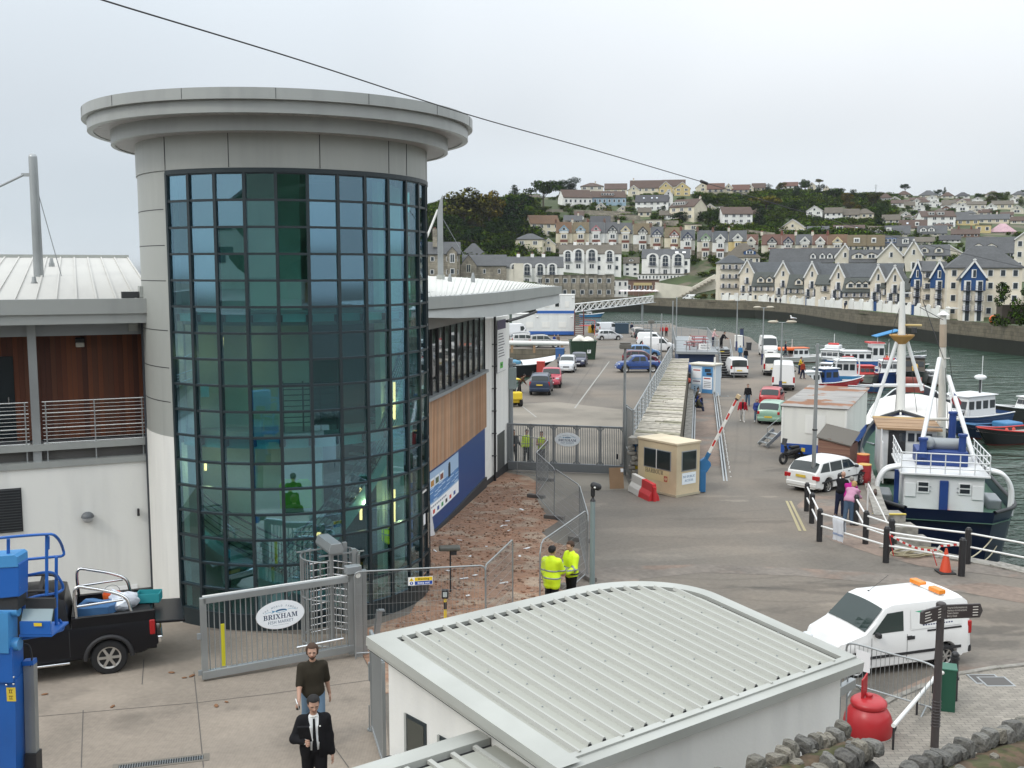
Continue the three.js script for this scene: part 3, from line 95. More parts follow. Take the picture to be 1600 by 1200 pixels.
{let B=_t('market_right_wing','curved market wing with dark glazing, timber slats and blue hoarding right of the tower','building');let b=[[640,858],[668,838],[700,812],[730,785],[757,761]].map(([x,y])=>G(x,y));let cv=new THREE.CatmullRomCurve3(b.map(p=>V(p.x,0,p.z)));let P=(t,o=0)=>{let p=cv.getPoint(t),q=cv.getTangent(t);return V(p.x-q.z*o,0,p.z+q.x*o)};let side=(()=>{let a=P(.5,1);return a.x>P(.5).x?1:-1})();let Q=(t,o,y)=>P(t,o*side).setY(y);let ribbon=(o0,o1,y0,y1,t0=0,t1=1,n=14)=>{let r=[];for(let i=0;i<n;i++){let a=_l(t0,t1,i/n),c=_l(t0,t1,(i+1)/n);let p=[Q(a,o0,y0),Q(c,o0,y0),Q(c,o1,y0),Q(a,o1,y0),Q(a,o0,y1),Q(c,o0,y1),Q(c,o1,y1),Q(a,o1,y1)];let F=[[3,2,6,7],[1,0,4,5],[4,7,6,5],[0,1,2,3]];if(!i)F.push([0,3,7,4]);if(i===n-1)F.push([2,1,5,6]);r.push(_m(p,F))}return r};let Yat=(px,py)=>{let k=b[1],e=b[4];let d=_l(-k.z,-e.z,(px-668)/89);return W(px,py,d).y};let yWt=Yat(668,516),yWs=Yat(668,621),yCs=Yat(668,736),hoard=mat([.018,.06,.2],.45);$('upper_wall',ribbon(-.3,.02,yWt,yWt+1.3),mat([.30,.30,.29],.6),B);$('dark_room',ribbon(-2.2,-2.0,yWs-.3,yWt),M.dark,B);$('sill',ribbon(-.25,.22,yWs-.12,yWs),M.sG,B);let gl=mat([.5,.55,.55],.02,{transmission:1,thickness:0,ior:1.6});let NW=13;for(let i=0;i<NW;i++){let a=i/NW,c=(i+1)/NW;$('window_pane',[_d(Q(a,0,yWs),Q(c,0,yWs),Q(c,0,yWt),Q(a,0,yWt))],gl,B)}
let mg=BG(.07,yWt-yWs,.14);for(let i=0;i<=NW;i++){let p=Q(i/NW,.02,(yWs+yWt)/2);_q('mullion',mg,M.black,B,p.x,p.y,p.z)}
$('floor',ribbon(-3.5,-.3,yWs-.5,yWs-.3),M.sG,B);
let sl=[[.55,.33,.2],[.48,.28,.165],[.62,.39,.25],[.5,.33,.22]].map(c=>mat(c,.7,{map:grime}));let sg=uvBox(BG(.115,yWs-.12-yCs,.06));$('cladding_backing',ribbon(-.3,.02,yCs+.02,yWs-.13),M.black,B);let NS=62;for(let i=0;i<NS;i++){let t=(i+.5)/NS,p=Q(t,.09,(yWs-.12+yCs)/2),q=cv.getTangent(t);_q('slat',sg,pick(sl),B,p.x,p.y,p.z,0,Math.atan2(-q.z,q.x),0)}
$('hoarding',ribbon(-.1,.03,-2,yCs),hoard,B);$('skirt',ribbon(.03,.12,-2,gy(-40)+.25),M.dark,B);
let bt=_l(.2,.75,.5);let ban=_i(512,400,(x,w,h)=>{x.fillStyle='#9db8d4';x.fillRect(0,0,w,h);x.fillStyle='#4f7fb5';x.fillRect(0,150,w,120);for(let i=0;i<60;i++){x.fillStyle=['#6e98c8','#b9cfe4','#3e6da6'][i%3];x.fillRect((i*97)%w,140+(i*53)%120,60,9)}x.fillStyle='#1a2430';x.fillRect(330,60,40,110);x.beginPath();x.arc(350,50,18,0,7);x.fill();for(let i=0;i<3;i++){x.fillStyle='#dfe6ea';x.fillRect(20+i*80,60,70,80);x.fillStyle=['#b08040','#506048','#7a4a3a'][i];x.fillRect(28+i*80,80,54,52)}x.fillStyle='#f2f4f5';x.fillRect(0,285,w,115);x.fillStyle='#8a94a0';for(let i=0;i<9;i++)x.fillRect(30+i*30,305,22,16);for(let i=0;i<6;i++){x.fillStyle=['#c04030','#305090','#309050','#202020'][i%4];x.fillRect(60+i*72,345,34,36)}});{let t0=.26,t1=.62,ya=yCs-.12,yb=yCs-1.75;let g=_g(8,1,(u,v)=>Q(_l(t0,t1,u),.045,_l(yb,ya,v)));let o=$('display_banner',g,ban,scene);tag(o,'pale blue display banner with pictures on the blue hoarding','banner')}
let lt=_t('fallen_board','small white printed board leaning at the tower end of the blue hoarding','board',G(672,838));$('board',[T(ext([[-.16,0],[.2,.06],[-.02,1.3],[-.16,1.3]],.02),0,0,.1,-.1,.6,0)],_i(128,256,(x,w,h)=>{x.fillStyle='#d9d9da';x.fillRect(0,0,w,h);x.fillStyle='#4b4b55';x.fillRect(20,150,90,60)}),lt);
let E0=G(757,761),E1=G(796,733),yEt=W(790,492,-E1.z).y,eu=E1.clone().sub(E0).setY(0),EL=eu.length();eu.normalize();let en=V(-eu.z,0,eu.x);if(en.x<0)en.negate();let ep=(s,o,y)=>V(E0.x+eu.x*s+en.x*o,y,E0.z+eu.z*s+en.z*o);let eslab=(s0,s1,o0,o1,y0,y1)=>_m([ep(s0,o0,y0),ep(s1,o0,y0),ep(s1,o1,y0),ep(s0,o1,y0),ep(s0,o0,y1),ep(s1,o0,y1),ep(s1,o1,y1),ep(s0,o1,y1)],[[3,2,6,7],[1,0,4,5],[4,7,6,5],[0,1,2,3],[0,3,7,4],[2,1,5,6]]);let eh=(px,py)=>{let h=onPlane(px,py,E0,en);return{s:h.clone().sub(E0).dot(eu),y:h.y}};$('end_wall',[eslab(-.2,EL,-6,.0,-2.2,yEt)],M.white,B);$('wall_skirt',[eslab(-.1,EL+.02,0,.03,-2.2,gy(-47)+.28)],M.dark,B);let pipe=eh(770,600).s;$('downpipe',[cyl(.06,.06,8.6,ep(pipe,.1,0).x,-1.5,ep(pipe,.1,0).z,10)],M.black,B);for(let py of[538,572,607,642,677,712]){let h=eh(769,py);$('pipe_bracket',[T(box(.24,.04,.1),ep(h.s-.05,.1,0).x,h.y,ep(h.s,.1,0).z)],M.black,B)}
let dO=eh(777,700),dO2=eh(788,700),dt=eh(782,676).y;$('door',[eslab(dO.s,dO2.s,.0,.02,-1.6,dt)],mat([.07,.075,.075],.5),B);let s0=eh(775.5,540).s,s1=eh(788.5,540).s,sy0=eh(782,580).y,sy1=eh(782,500).y;let sgn=_t('market_sign','tall white notice sign with purple top on the end of the right wing','sign');let sm=_i(128,512,(x,w,h)=>{x.fillStyle='#dcdcda';x.fillRect(0,0,w,h);x.fillStyle='#3d3350';x.fillRect(0,0,w,90);x.fillStyle='#55575c';for(let i=0;i<9;i++)x.fillRect(14,130+i*28,70+(i*37)%30,9);x.fillStyle='#4fae43';x.fillRect(40,420,44,60);x.fillStyle='#2c4c2c';x.fillRect(52,436,20,20)});$('board',[eslab(s0-.02,s1+.02,.03,.05,sy0-.02,sy1+.02)],M.sG,sgn);$('print',[_d(ep(s0,.054,sy0),ep(s1,.054,sy0),ep(s1,.054,sy1),ep(s0,.054,sy1))],sm,sgn);
let dAt=px=>1/_l(1/32.5,1/46,(px-672)/205);let E=(px,py)=>W(px,py,dAt(px));let xs=[[640,467,486,498],[672,464,483,496.5],[720,461.5,479.5,497],[776,457,474,495],[815,452.5,469,489],[845,449,464,482],[878,447,459,473]];let top=xs.map(r=>E(r[0],r[1])),mid=xs.map(r=>E(r[0],r[2])),low=xs.map(r=>E(r[0]-3,r[3]));let strip=(A,C,off)=>{let v=[...A,...C],n=A.length,F=[];for(let i=0;i+1<n;i++)F.push([i+n,i+1+n,i+1,i]);let v2=v.map(p=>[p.x-off,p.y,p.z]);let m=v.length;let all=[...v.map(p=>[p.x,p.y,p.z]),...v2];for(let i=0;i+1<n;i++){F.push([i+m,i+1+m,i+1+n+m,i+n+m],[i,i+1,i+1+m,i+m],[i+n,i+n+m,i+1+n+m,i+1+n])}F.push([0,m,m+n,n],[n-1,2*n-1,2*n-1+m,n-1+m]);return _m(all,F)};$('fascia',[strip(top,mid,.4)],M.fascia,B);$('lower_fascia',[strip(mid.map(p=>V(p.x-.12,p.y-.004,p.z)),low,.3)],M.fascia,B);$('soffit',[_m([...low.map(p=>V(p.x-.05,p.y+.06,p.z)),...low.map(p=>V(p.x-4,p.y+.1,p.z-1))],xs.slice(1).map((_,i)=>[i,i+1,i+1+xs.length,i+xs.length]))],mat([.36,.35,.335],.6),B);$('soffit_pipe',[_u([E(792,502),E(815,495.5),E(838,487)],.06,6)],M.black,B);let roofM=mat([.55,.55,.53],.55,{map:streak});let back=[W(600,430,47),W(650,430.5,47.5),W(720,433.5,48.5),W(776,437,49),W(815,441,49),W(843,444.5,49),W(866,447,48)];$('roof',[_m([...top.map(p=>V(p.x-.2,p.y-.03,p.z)),...back],xs.slice(1).map((_,i)=>[i,i+1,i+1+xs.length,i+xs.length]),[...top,...back].map(p=>[p.x,p.z]))],roofM,B);$('end_fascia',[_m([top[6],mid[6],V(back[6].x,back[6].y-.4,back[6].z),back[6]],[[0,1,2,3]])],M.fascia,B);let lo=[];for(let i=0;i<40;i++){let t=(i+.5)/40*6,k=Math.floor(t),f=t-k;let a=top[k].clone().lerp(top[k+1],f),c=back[k].clone().lerp(back[k+1],f);lo.push(_e(a.add(V(-.25,.0,0)),c,.04,.04))}$('roof_seam',lo,roofM,B);let m2=_t('roof_mast','pale slanted-top mast on the right wing roof propped by a strut','mast',W(688.5,431,45.5));let hh=W(686,305,45.5).y-m2.position.y;$('post',[T(ext([[-.11,0],[.11,0],[.11,hh],[.02,hh-.2],[-.11,hh-.75]],.2,.01),0,0,-.1)],M.galv,m2);$('strut',[bar(V(-.1,hh*.82,0),V(-.85,hh*.3,.1),.05,8)],M.white,m2);$('base',[cyl(.18,.18,.2,0,-.15,0,12)],M.cladGrey,m2);$('wire',[bar(V(.1,hh*.72,0),V(1.0,hh*.25,-1),.012,5)],M.sG,m2)}
{let w1=mat([.4,.42,.36],.85,{map:streak,tiles:1}),w2=mat([.22,.23,.18],.85,{map:streak,tiles:1}),rf=mat([.12,.12,.125],.8),wn=mat([.03,.035,.04],.1),gr=mat([.025,.04,.015],1);_s('street_bank',[bx(-70,60,-1,6.4,4,60)],mat([.17,.16,.145],.9));[[-30,9,10,w1],[-19,7,8,w2],[-11,10,11.5,w1],[2,8,9,w2],[13,9,10.5,w1]].forEach(([x,w,h,m],i)=>{let o=_t('street_house',['pale gabled house of the street reflected in the tower, leftmost','tan house of the street reflected in the tower, second','tall pale house of the street reflected in the tower, third','tan house of the street reflected in the tower, fourth','pale house of the street reflected in the tower, rightmost'][i],'house',[x,6.4,20+(i%2)*5]);$('wall',[ext([[-w/2,0],[w/2,0],[w/2,h-3],[0,h],[-w/2,h-3]],8)],m,o);$('roof',[_e(V(-w/2-.3,h-3.1,4),V(0,h+.15,4),9,.2),_e(V(w/2+.3,h-3.1,4),V(0,h+.15,4),9,.2)],rf,o);$('chimney',[bx(-.6,.6,h-1,h+1.4,3,4.2)],m,o);for(let y of[1.4,4.2])for(let q of[-.25,.25])$('window',[bx(q*w-.6,q*w+.6,y-.8,y+.8,-.06,-.003)],wn,o)});for(let[x,z,s,l]of[[-24,13,3.2,'tree of the street reflected in the tower, left'],[-4,15,3.6,'tree of the street reflected in the tower, middle'],[8,14,3,'tree of the street reflected in the tower, right']]){let o=_t('street_tree',l,'tree',[x,6.4,z]);$('trunk',[cyl(.25,.15,s*1.2,0,0,0,8)],M.wood,o);let g=new THREE.IcosahedronGeometry(s,4),p=g.attributes.position;for(let i=0;i<p.count;i++){let n=.6+.75*fbm(p.getX(i)*.1+3,p.getY(i)*.1+p.getZ(i)*.07+3,8,4,6);p.setXYZ(i,p.getX(i)*n,p.getY(i)*n+s*1.7,p.getZ(i)*n)}g.computeVertexNormals();$('crown',[g],gr,o)}}
let COLS=[[420,[[300,482],[310,480],[330,478],[350,474],[375,470],[410,466],[440,462],[480,458],[520,455]]],[600,[[300,479],[315,465],[335,450],[350,430],[375,405],[410,380],[440,360],[480,350],[520,345]]],[700,[[300,476],[315,455],[335,436],[350,424],[375,395],[405,360],[435,338],[470,326],[520,322]]],[850,[[328,468],[345,455],[365,432],[392,405],[425,378],[455,348],[490,328],[525,316],[560,308]]],[1000,[[330,467],[352,463],[372,438],[395,404],[430,378],[460,350],[500,330],[540,312],[580,304]]],[1112,[[296,472],[318,467],[345,440],[380,404],[425,372],[460,350],[500,328],[550,310],[590,303]]],[1187,[[286,474],[300,470],[330,432],[370,403],[410,380],[450,356],[500,330],[560,307],[600,300]]],[1244,[[265,479],[280,474],[315,434],[350,404],[400,380],[440,358],[500,332],[570,308],[620,300]]],[1347,[[212,490],[228,480],[268,440],[318,406],[380,384],[430,360],[500,338],[590,314],[640,306]]],[1432,[[196,499],[212,488],[250,446],[300,412],[370,388],[430,364],[510,338],[600,316],[660,306]]],[1486,[[180,505],[196,496],[236,448],[296,414],[370,388],[440,362],[520,336],[610,315],[670,306]]],[1600,[[160,516],[176,506],[222,446],[290,412],[370,386],[450,356],[540,330],[630,310],[690,303]]],[1900,[[130,538],[146,524],[200,450],[280,410],[370,380],[450,350],[540,326],[630,308],[690,300]]],[2300,[[110,560],[126,540],[190,455],[280,410],[370,380],[450,350],[540,326],[630,308],[690,300]]],];function _f(px,t){let i=0;while(i<COLS.length-2&&px>COLS[i+1][0])i++;let f=clamp((px-COLS[i][0])/(COLS[i+1][0]-COLS[i][0]));let k=Math.min(7,Math.floor(t)),q=t-k;let at=c=>[_l(c[1][k][0],c[1][k+1][0],q),_l(c[1][k][1],c[1][k+1][1],q)];let a=at(COLS[i]),b=at(COLS[i+1]);return[1/_l(1/a[0],1/b[0],f),_l(a[1],b[1],f)]}
function hill(px,py){let lo=0,hi=8;for(let k=0;k<30;k++){let m=(lo+hi)/2;if(_f(px,m)[1]>py)lo=m;else hi=m}let d=_f(px,lo)[0];return W(px,py,d)}
{let hT=tex(512,512,(u,v)=>{let n=fbm(u,v,8,6,401),g=fbm(u,v,14,4,405),e=smooth(.58,.72,fbm(u,v,10,4,409));let k=.5+1.1*n;let a=[.04,.06,.015],b=[.10,.085,.055];return[0,1,2].map(i=>s2(k*_l(a[i]*(.7+.6*g),b[i],e)))});hT.repeat.set(.012,.012);let hM=mat([1,1,1],1,{map:hT});let NX=130,NT=48;let rows=[];let g=_g(NX,NT+2,(u,v)=>{let px=_l(420,2300,u),j=v*(NT+2);if(j<=NT){let[d,py]=_f(px,j/NT*8);return W(px,py,d)}let[d,py]=_f(px,8);let p=W(px,py,d);let k=j-NT;let q=W(px,py,d+k*250);q.y=k>1.5?SEA-2:p.y-18;return q},(u,v)=>[u*900,v*520]);{let p=g.attributes.position,uv=g.attributes.uv;for(let i=0;i<p.count;i++)uv.setXY(i,p.getX(i),p.getZ(i))}
_s('hillside',g,hM);
let px=[];for(let x=420;x<=2300;x+=20)px.push(x);let top=px.map(x=>W(x,_f(x,0)[1],_f(x,0)[0])),top2=px.map(x=>W(x,_f(x,0)[1],_f(x,0)[0]+1.2).setY(0)),F=[],F2=[],F3=[];for(let i=0;i+1<px.length;i++){let a=top[i],b=top[i+1];F.push(_d([a.x,SEA+2.3,a.z],[b.x,SEA+2.3,b.z],[b.x,b.y+.6,b.z],[a.x,a.y+.6,a.z]));F2.push(_d([a.x+.05,SEA-3,a.z+.12],[b.x+.05,SEA-3,b.z+.12],[b.x,SEA+2.3,b.z],[a.x,SEA+2.3,a.z]));F3.push(_d([a.x,a.y+.6,a.z],[b.x,b.y+.6,b.z],[b.x,b.y+.6,b.z-.7],[a.x,a.y+.6,a.z-.7]))}
_s('harbour_wall',F,quayStone);_s('harbour_weed_band',F2,weed);_s('harbour_wall_coping',F3,padConc)}
let WC={white:[.80,.80,.78],cream:[.70,.64,.50],pale:[.74,.67,.56],bone:[.66,.62,.53],yellow:[.62,.50,.25],blue:[.30,.42,.52],pink:[.62,.42,.45],stone:[.21,.19,.165],grey:[.36,.35,.33],navy:[.018,.07,.21],brick:[.2,.075,.055],brown:[.17,.1,.075]};let RC={slate:[.092,.096,.1],blue:[.078,.086,.093],brown:[.095,.058,.042],red:[.13,.06,.04],rust:[.14,.075,.035],tan:[.13,.112,.085],green:[.06,.068,.06],dark:[.06,.06,.065],moss:[.15,.115,.06],pink:[.55,.36,.40]};let rofT=tex(256,256,(u,v)=>{let R=40,r=Math.floor(v*R),fy=v*R-r,n=hash2(Math.floor(u*30+(r%2)*.5),r,6);let k=(.72+.3*fbm(u,v,6,4,420)+.2*n)*(fy<.14?.7:1);return[s2(clamp(k*.85))]});rofT.repeat.set(.1,.1);let wM={},rM={};for(let k in WC)wM[k]=mat(WC[k],.85,{map:k==='stone'?quayT:grimeFar,tiles:1});wM.stone=mat([2.1,2.15,2.4],.95,{map:quayT,tiles:1});for(let k in RC)rM[k]=mat(RC[k],.75,{map:rofT,tiles:1});let winFrame=mat([.7,.7,.69],.5),winPane=mat([.035,.045,.055],.08),winBlue=mat([.10,.14,.3],.5),balM=mat([.09,.1,.15],.5),potM=mat([.24,.11,.07],.8),doorMs=['#7a8c96','#2e5a40','#16181c','#d8d8d4'].map(c=>mat(c,.6));let unit=BG(1,1,1);function win(p,x,y,z,w,h,frame=winFrame,blue){let f=_q('window',unit,frame,p,x,y,z,0,0,0,[w,h,.12]);_q('pane',unit,winPane,f,blue?.12:0,0,.5,0,0,0,[blue?.6:.74,.84,.25]);if(w>1.5)_q('glazing_bar',unit,frame,f,0,0,.62,0,0,0,[.08,.86,.2]);return f}
function balcony(p,x,y,z,w){_q('balcony',unit,balM,p,x,y-.45,z+.3,0,0,0,[w,.06,.6]);for(let s of[-1,0,1])_q('balcony_post',unit,balM,p,x+s*w*.46,y-.05,z+.55,0,0,0,[.06,.85,.06]);_q('balcony_rail',unit,balM,p,x,y+.36,z+.55,0,0,0,[w,.06,.06]);_q('balcony_rail',unit,balM,p,x,y-.02,z+.55,0,0,0,[w,.04,.04])}
let gableRoof=(w,d,y,rh,ov=.35,th=.22)=>{let x=w/2+ov*.7,s=rh/(d/2),e=ov*s,zf=ov,zb=-d-ov;let A=(q,z,yy)=>[q*x,yy,z];let v=[];for(let dy of[0,-th])for(let q of[-1,1])v.push(A(q,zf,y-e+dy),A(q,-d/2,y+rh+dy),A(q,zb,y-e+dy));return _m(v,[[0,3,4,1],[1,4,5,2],[6,7,10,9],[7,8,11,10],[0,6,9,3],[2,5,11,8],[0,1,7,6],[1,2,8,7],[3,9,10,4],[4,10,11,5]])};let hipRoof=(w,d,y,rh,ov=.35)=>{let x=w/2+ov,k=Math.max(0,w/2-d/2),kz=Math.max(0,d/2-w/2);let v=[[-x,y,ov],[x,y,ov],[x,y,-d-ov],[-x,y,-d-ov],[-k,y+rh,-d/2+kz],[k,y+rh,-d/2+kz],[k,y+rh,-d/2-kz],[-k,y+rh,-d/2-kz]];return _m([...v,[-x,y-.2,ov],[x,y-.2,ov],[x,y-.2,-d-ov],[-x,y-.2,-d-ov]],[[0,1,5,4],[1,2,6,5],[2,3,7,6],[3,0,4,7],[4,5,6,7],[0,8,9,1],[1,9,10,2],[2,10,11,3],[3,11,8,0],[11,10,9,8]])};let body=(w,d,y0,y1,rh,type)=>{if(type==='gx'){let v=[];for(let q of[-1,1])v.push([q*w/2,y0,0],[q*w/2,y1,0],[q*w/2,y1+rh-.12,-d/2],[q*w/2,y1,-d],[q*w/2,y0,-d]);return _m(v,[[0,5,6,1],[9,4,3,8],[4,0,1,2,3],[5,9,8,7,6],[1,6,7,2],[3,2,7,8]])}if(type==='gz'){let v=[];for(let z of[0,-d])v.push([-w/2,y0,z],[w/2,y0,z],[w/2,y1,z],[0,y1+rh-.12,z],[-w/2,y1,z]);return _m(v,[[0,1,2,3,4],[9,8,7,6,5],[1,6,7,2],[5,0,4,9],[2,7,8,3],[3,8,9,4]])}return bx(-w/2,w/2,y0,y1,-d,0)};let gzRoof=(w,d,y,rh,ov=.3)=>T(gableRoof(d,w,y,rh,ov),0,0,0,0,Math.PI/2,0).translate(w/2,0,-d/2);let rotg=(w,d,y,rh,ov=.3)=>{let g=gableRoof(d,w,y,rh,ov);g.translate(0,0,w/2);g.rotateY(Math.PI/2);g.translate(0,0,-d/2);return g};function chimney(parent,x,z,y,h,m=wM.bone,w=.7){let c=$('chimney',[bx(x-w/2,x+w/2,y,y+h,z-.4,z+.4)],m,parent);$('chimney_pot',[cyl(.13,.11,.5,x-.17,y+h,z,8),cyl(.13,.11,.5,x+.17,y+h,z,8)],potM,c)}
function _h(label,px,py,wpx,hpx,type,rpx,wc,rc,rows=2,cols=3,o={}){let P=hill(px,py),m=-P.z/FPX*1.0,w=wpx*m,h=hpx*m,rh=rpx*m,d=o.dep?o.dep*w:clamp(w*.8,5,10);let t=_t(o.name||'house',label,o.cat||'house',P,-Math.atan((px-800)/FPX)+(o.ry||0),o.group);$('wall',[body(w,d,-4,h,rh,type)],wM[wc],t);let rf=$('roof',[type==='gx'?gableRoof(w,d,h,rh):type==='gz'?rotg(w,d,h,rh):type==='hip'?hipRoof(w,d,h,rh):bx(-w/2-.25,w/2+.25,h,h+Math.max(.25,rh),-d-.25,.25)],rM[rc],t);if(type==='gz'){let s=Math.hypot(w/2,rh),a=Math.atan2(rh,w/2);for(let q of[-1,1])$('barge_board',[T(box(s+.3,.22,.06),q*w/4,h+rh/2-.05,.33,0,0,-q*a)],winFrame,rf)}
if(o.ch)for(let f of o.ch)chimney(rf,f*w/2,type==='gx'?-d/2:-d*.4,h+(type==='gx'?rh-.5:rh*.55),Math.max(1.1,1.3),o.chm||wM.bone);let ph=h/rows,ww=clamp(w/cols*.5,.55,o.ww||1.9),wh=Math.min(ph*.55,1.5);for(let r=0;r<rows;r++)for(let c=0;c<cols;c++){let x=(c+.5)/cols*w-w/2+rr(-.1,.1);if(o.door===c&&r===0){_q('door',unit,pick(doorMs),t,x,1.0,.04,0,0,0,[.95,2.0,.1]);continue}win(t,x,(r+.55)*ph,.03,ww,wh,o.wf||winFrame,o.blue);if(o.bal&&r>=(o.bal-1))balcony(t,x,(r+.5)*ph,.05,ww+.8)}
if(type==='gz'&&rh>1.4)win(t,0,h+rh*.28,.03,Math.min(1.1,w*.22),Math.min(1.2,rh*.45),o.wf||winFrame);if(o.side)for(let r=0;r<rows;r++){let f=win(t,o.side*(w/2+.03),(r+.55)*ph,-d*.45,ww*.8,wh);f.rotation.y=Math.PI/2}
if(o.dorm)for(let f of o.dorm){let x=f*w/2,dh=Math.min(rh*.6,1.9),dw=o.dw||1.7;let y=h+rh*.18,dz=-d*.5*.12;let dm=$('dormer',[body(dw,d*.35,y,y+dh*.6,dh*.45,'gz').translate(x,0,dz)],wM[o.dc||'white'],rf);$('dormer_roof',[rotg(dw,d*.35,y+dh*.6,dh*.45,.18).translate(x,0,dz)],rM[rc],dm);win(dm,x,y+dh*.38,dz+.05,dw*.6,dh*.55)}
if(o.flatDorm)for(let[f,fw]of o.flatDorm){let x=f*w/2,dw=fw*w,dh=Math.min(rh*.6,1.7);let y=h+rh*.15,dz=-d*.06;let dm=$('dormer',[bx(x-dw/2,x+dw/2,y,y+dh,dz-d*.35,dz)],wM[o.dc||'navy']||wM.grey,rf);let n=Math.max(1,Math.round(dw/1.4));for(let i=0;i<n;i++)win(dm,x-dw/2+(i+.5)*dw/n,y+dh*.5,dz+.05,dw/n*.8,dh*.65)}
if(o.sky)for(let f of o.sky){let a=Math.atan2(rh,d/2);$('skylight',[T(box(.8,.06,1.1),f*w/2,h+rh*.5+.1,-d/4,a,0,0)],mat([.5,.55,.6],.1),rf)}
return{t,w,h,rh,d,m}}
let trims={blue:'#7fa3b8',pink:'#b8727c',black:'#22242a',navy:'#252f52',red:'#7a2a26',green:'#7a9a70',white:'#e2e2dc',cream:'#d9c9a0'};for(let k in trims)trims[k]=mat(trims[k],.6);function terrace(label,px,py,wpx,hpx,rpx,gx,wc,rc,trim,o={}){let P=hill(px,py),m=-P.z/FPX,w=wpx*m,h=hpx*m,rh=rpx*m,d=8.5;let t=_t('terraced_house',label,'house',P,-Math.atan((px-800)/FPX)+(o.ry||0),'terraced houses with gabled bays across the hillside');$('wall',[body(w,d,-4,h,rh,'gx')],wM[wc],t);$('lower_wall',[bx(-w/2,w/2,-3,h*.42,.0,.12)],wM[o.low||'stone'],t);let rf=$('roof',[gableRoof(w-.2,d,h,rh,.1)],rM[rc],t);chimney(rf,-w/2,-d/2,h+rh-.4,1.3,pick([wM.brick,wM.bone,wM.brown]),.9);let bw=14*m,by=h*.98,bh=bw*.52,bx0=gx*w/2;let bay=$('bay',[body(bw*.8,1.5,-2,by+.02,0,'b').translate(bx0,0,1.3)],wM[wc],t);win(bay,bx0,h*.78,1.33,bw*.6,h*.24);win(bay,bx0,h*.26,1.33,bw*.6,h*.28);$('red_apron',[bx(bx0-bw*.42,bx0+bw*.42,h*.46,h*.6,1.0,1.38)],wM.brick,bay);let gab=$('gable',[body(bw,3.5,by,by+bw*.28,bh,'gz').translate(bx0,0,1.45)],o.gw?wM[o.gw]:wM.white,t);$('gable_roof',[rotg(bw,4.5,by+bw*.28,bh,.25).translate(bx0,0,1.45)],rM[rc],gab);let a=Math.atan2(bh,bw/2),s=Math.hypot(bh,bw/2);for(let q of[-1,1])$('barge_board',[T(box(s+.35,.34,.08),bx0+q*bw/4,by+bw*.28+bh/2,1.8,0,0,-q*a)],trims[trim],gab);$('tie_beam',[box(bw*.9,.22,.1,bx0,by+bw*.24,1.5)],trims[trim],gab);if(o.timber)for(let q of[-.3,0,.3])$('timber',[box(.16,bw*.26,.08,bx0+q*bw,by+bw*.12,1.48)],trims[trim],gab);win(gab,bx0,by+bw*.42,1.5,bw*.34,bw*.26);let sx=-Math.sign(gx||1)*w*.24;if(Math.abs(gx)>.1){win(t,sx,h*.74,.04,Math.min(1.2,w*.2),h*.2);_q('door',unit,pick(doorMs),t,sx,h*.17,.16,0,0,0,[1.0,h*.33,.1])}
return t}
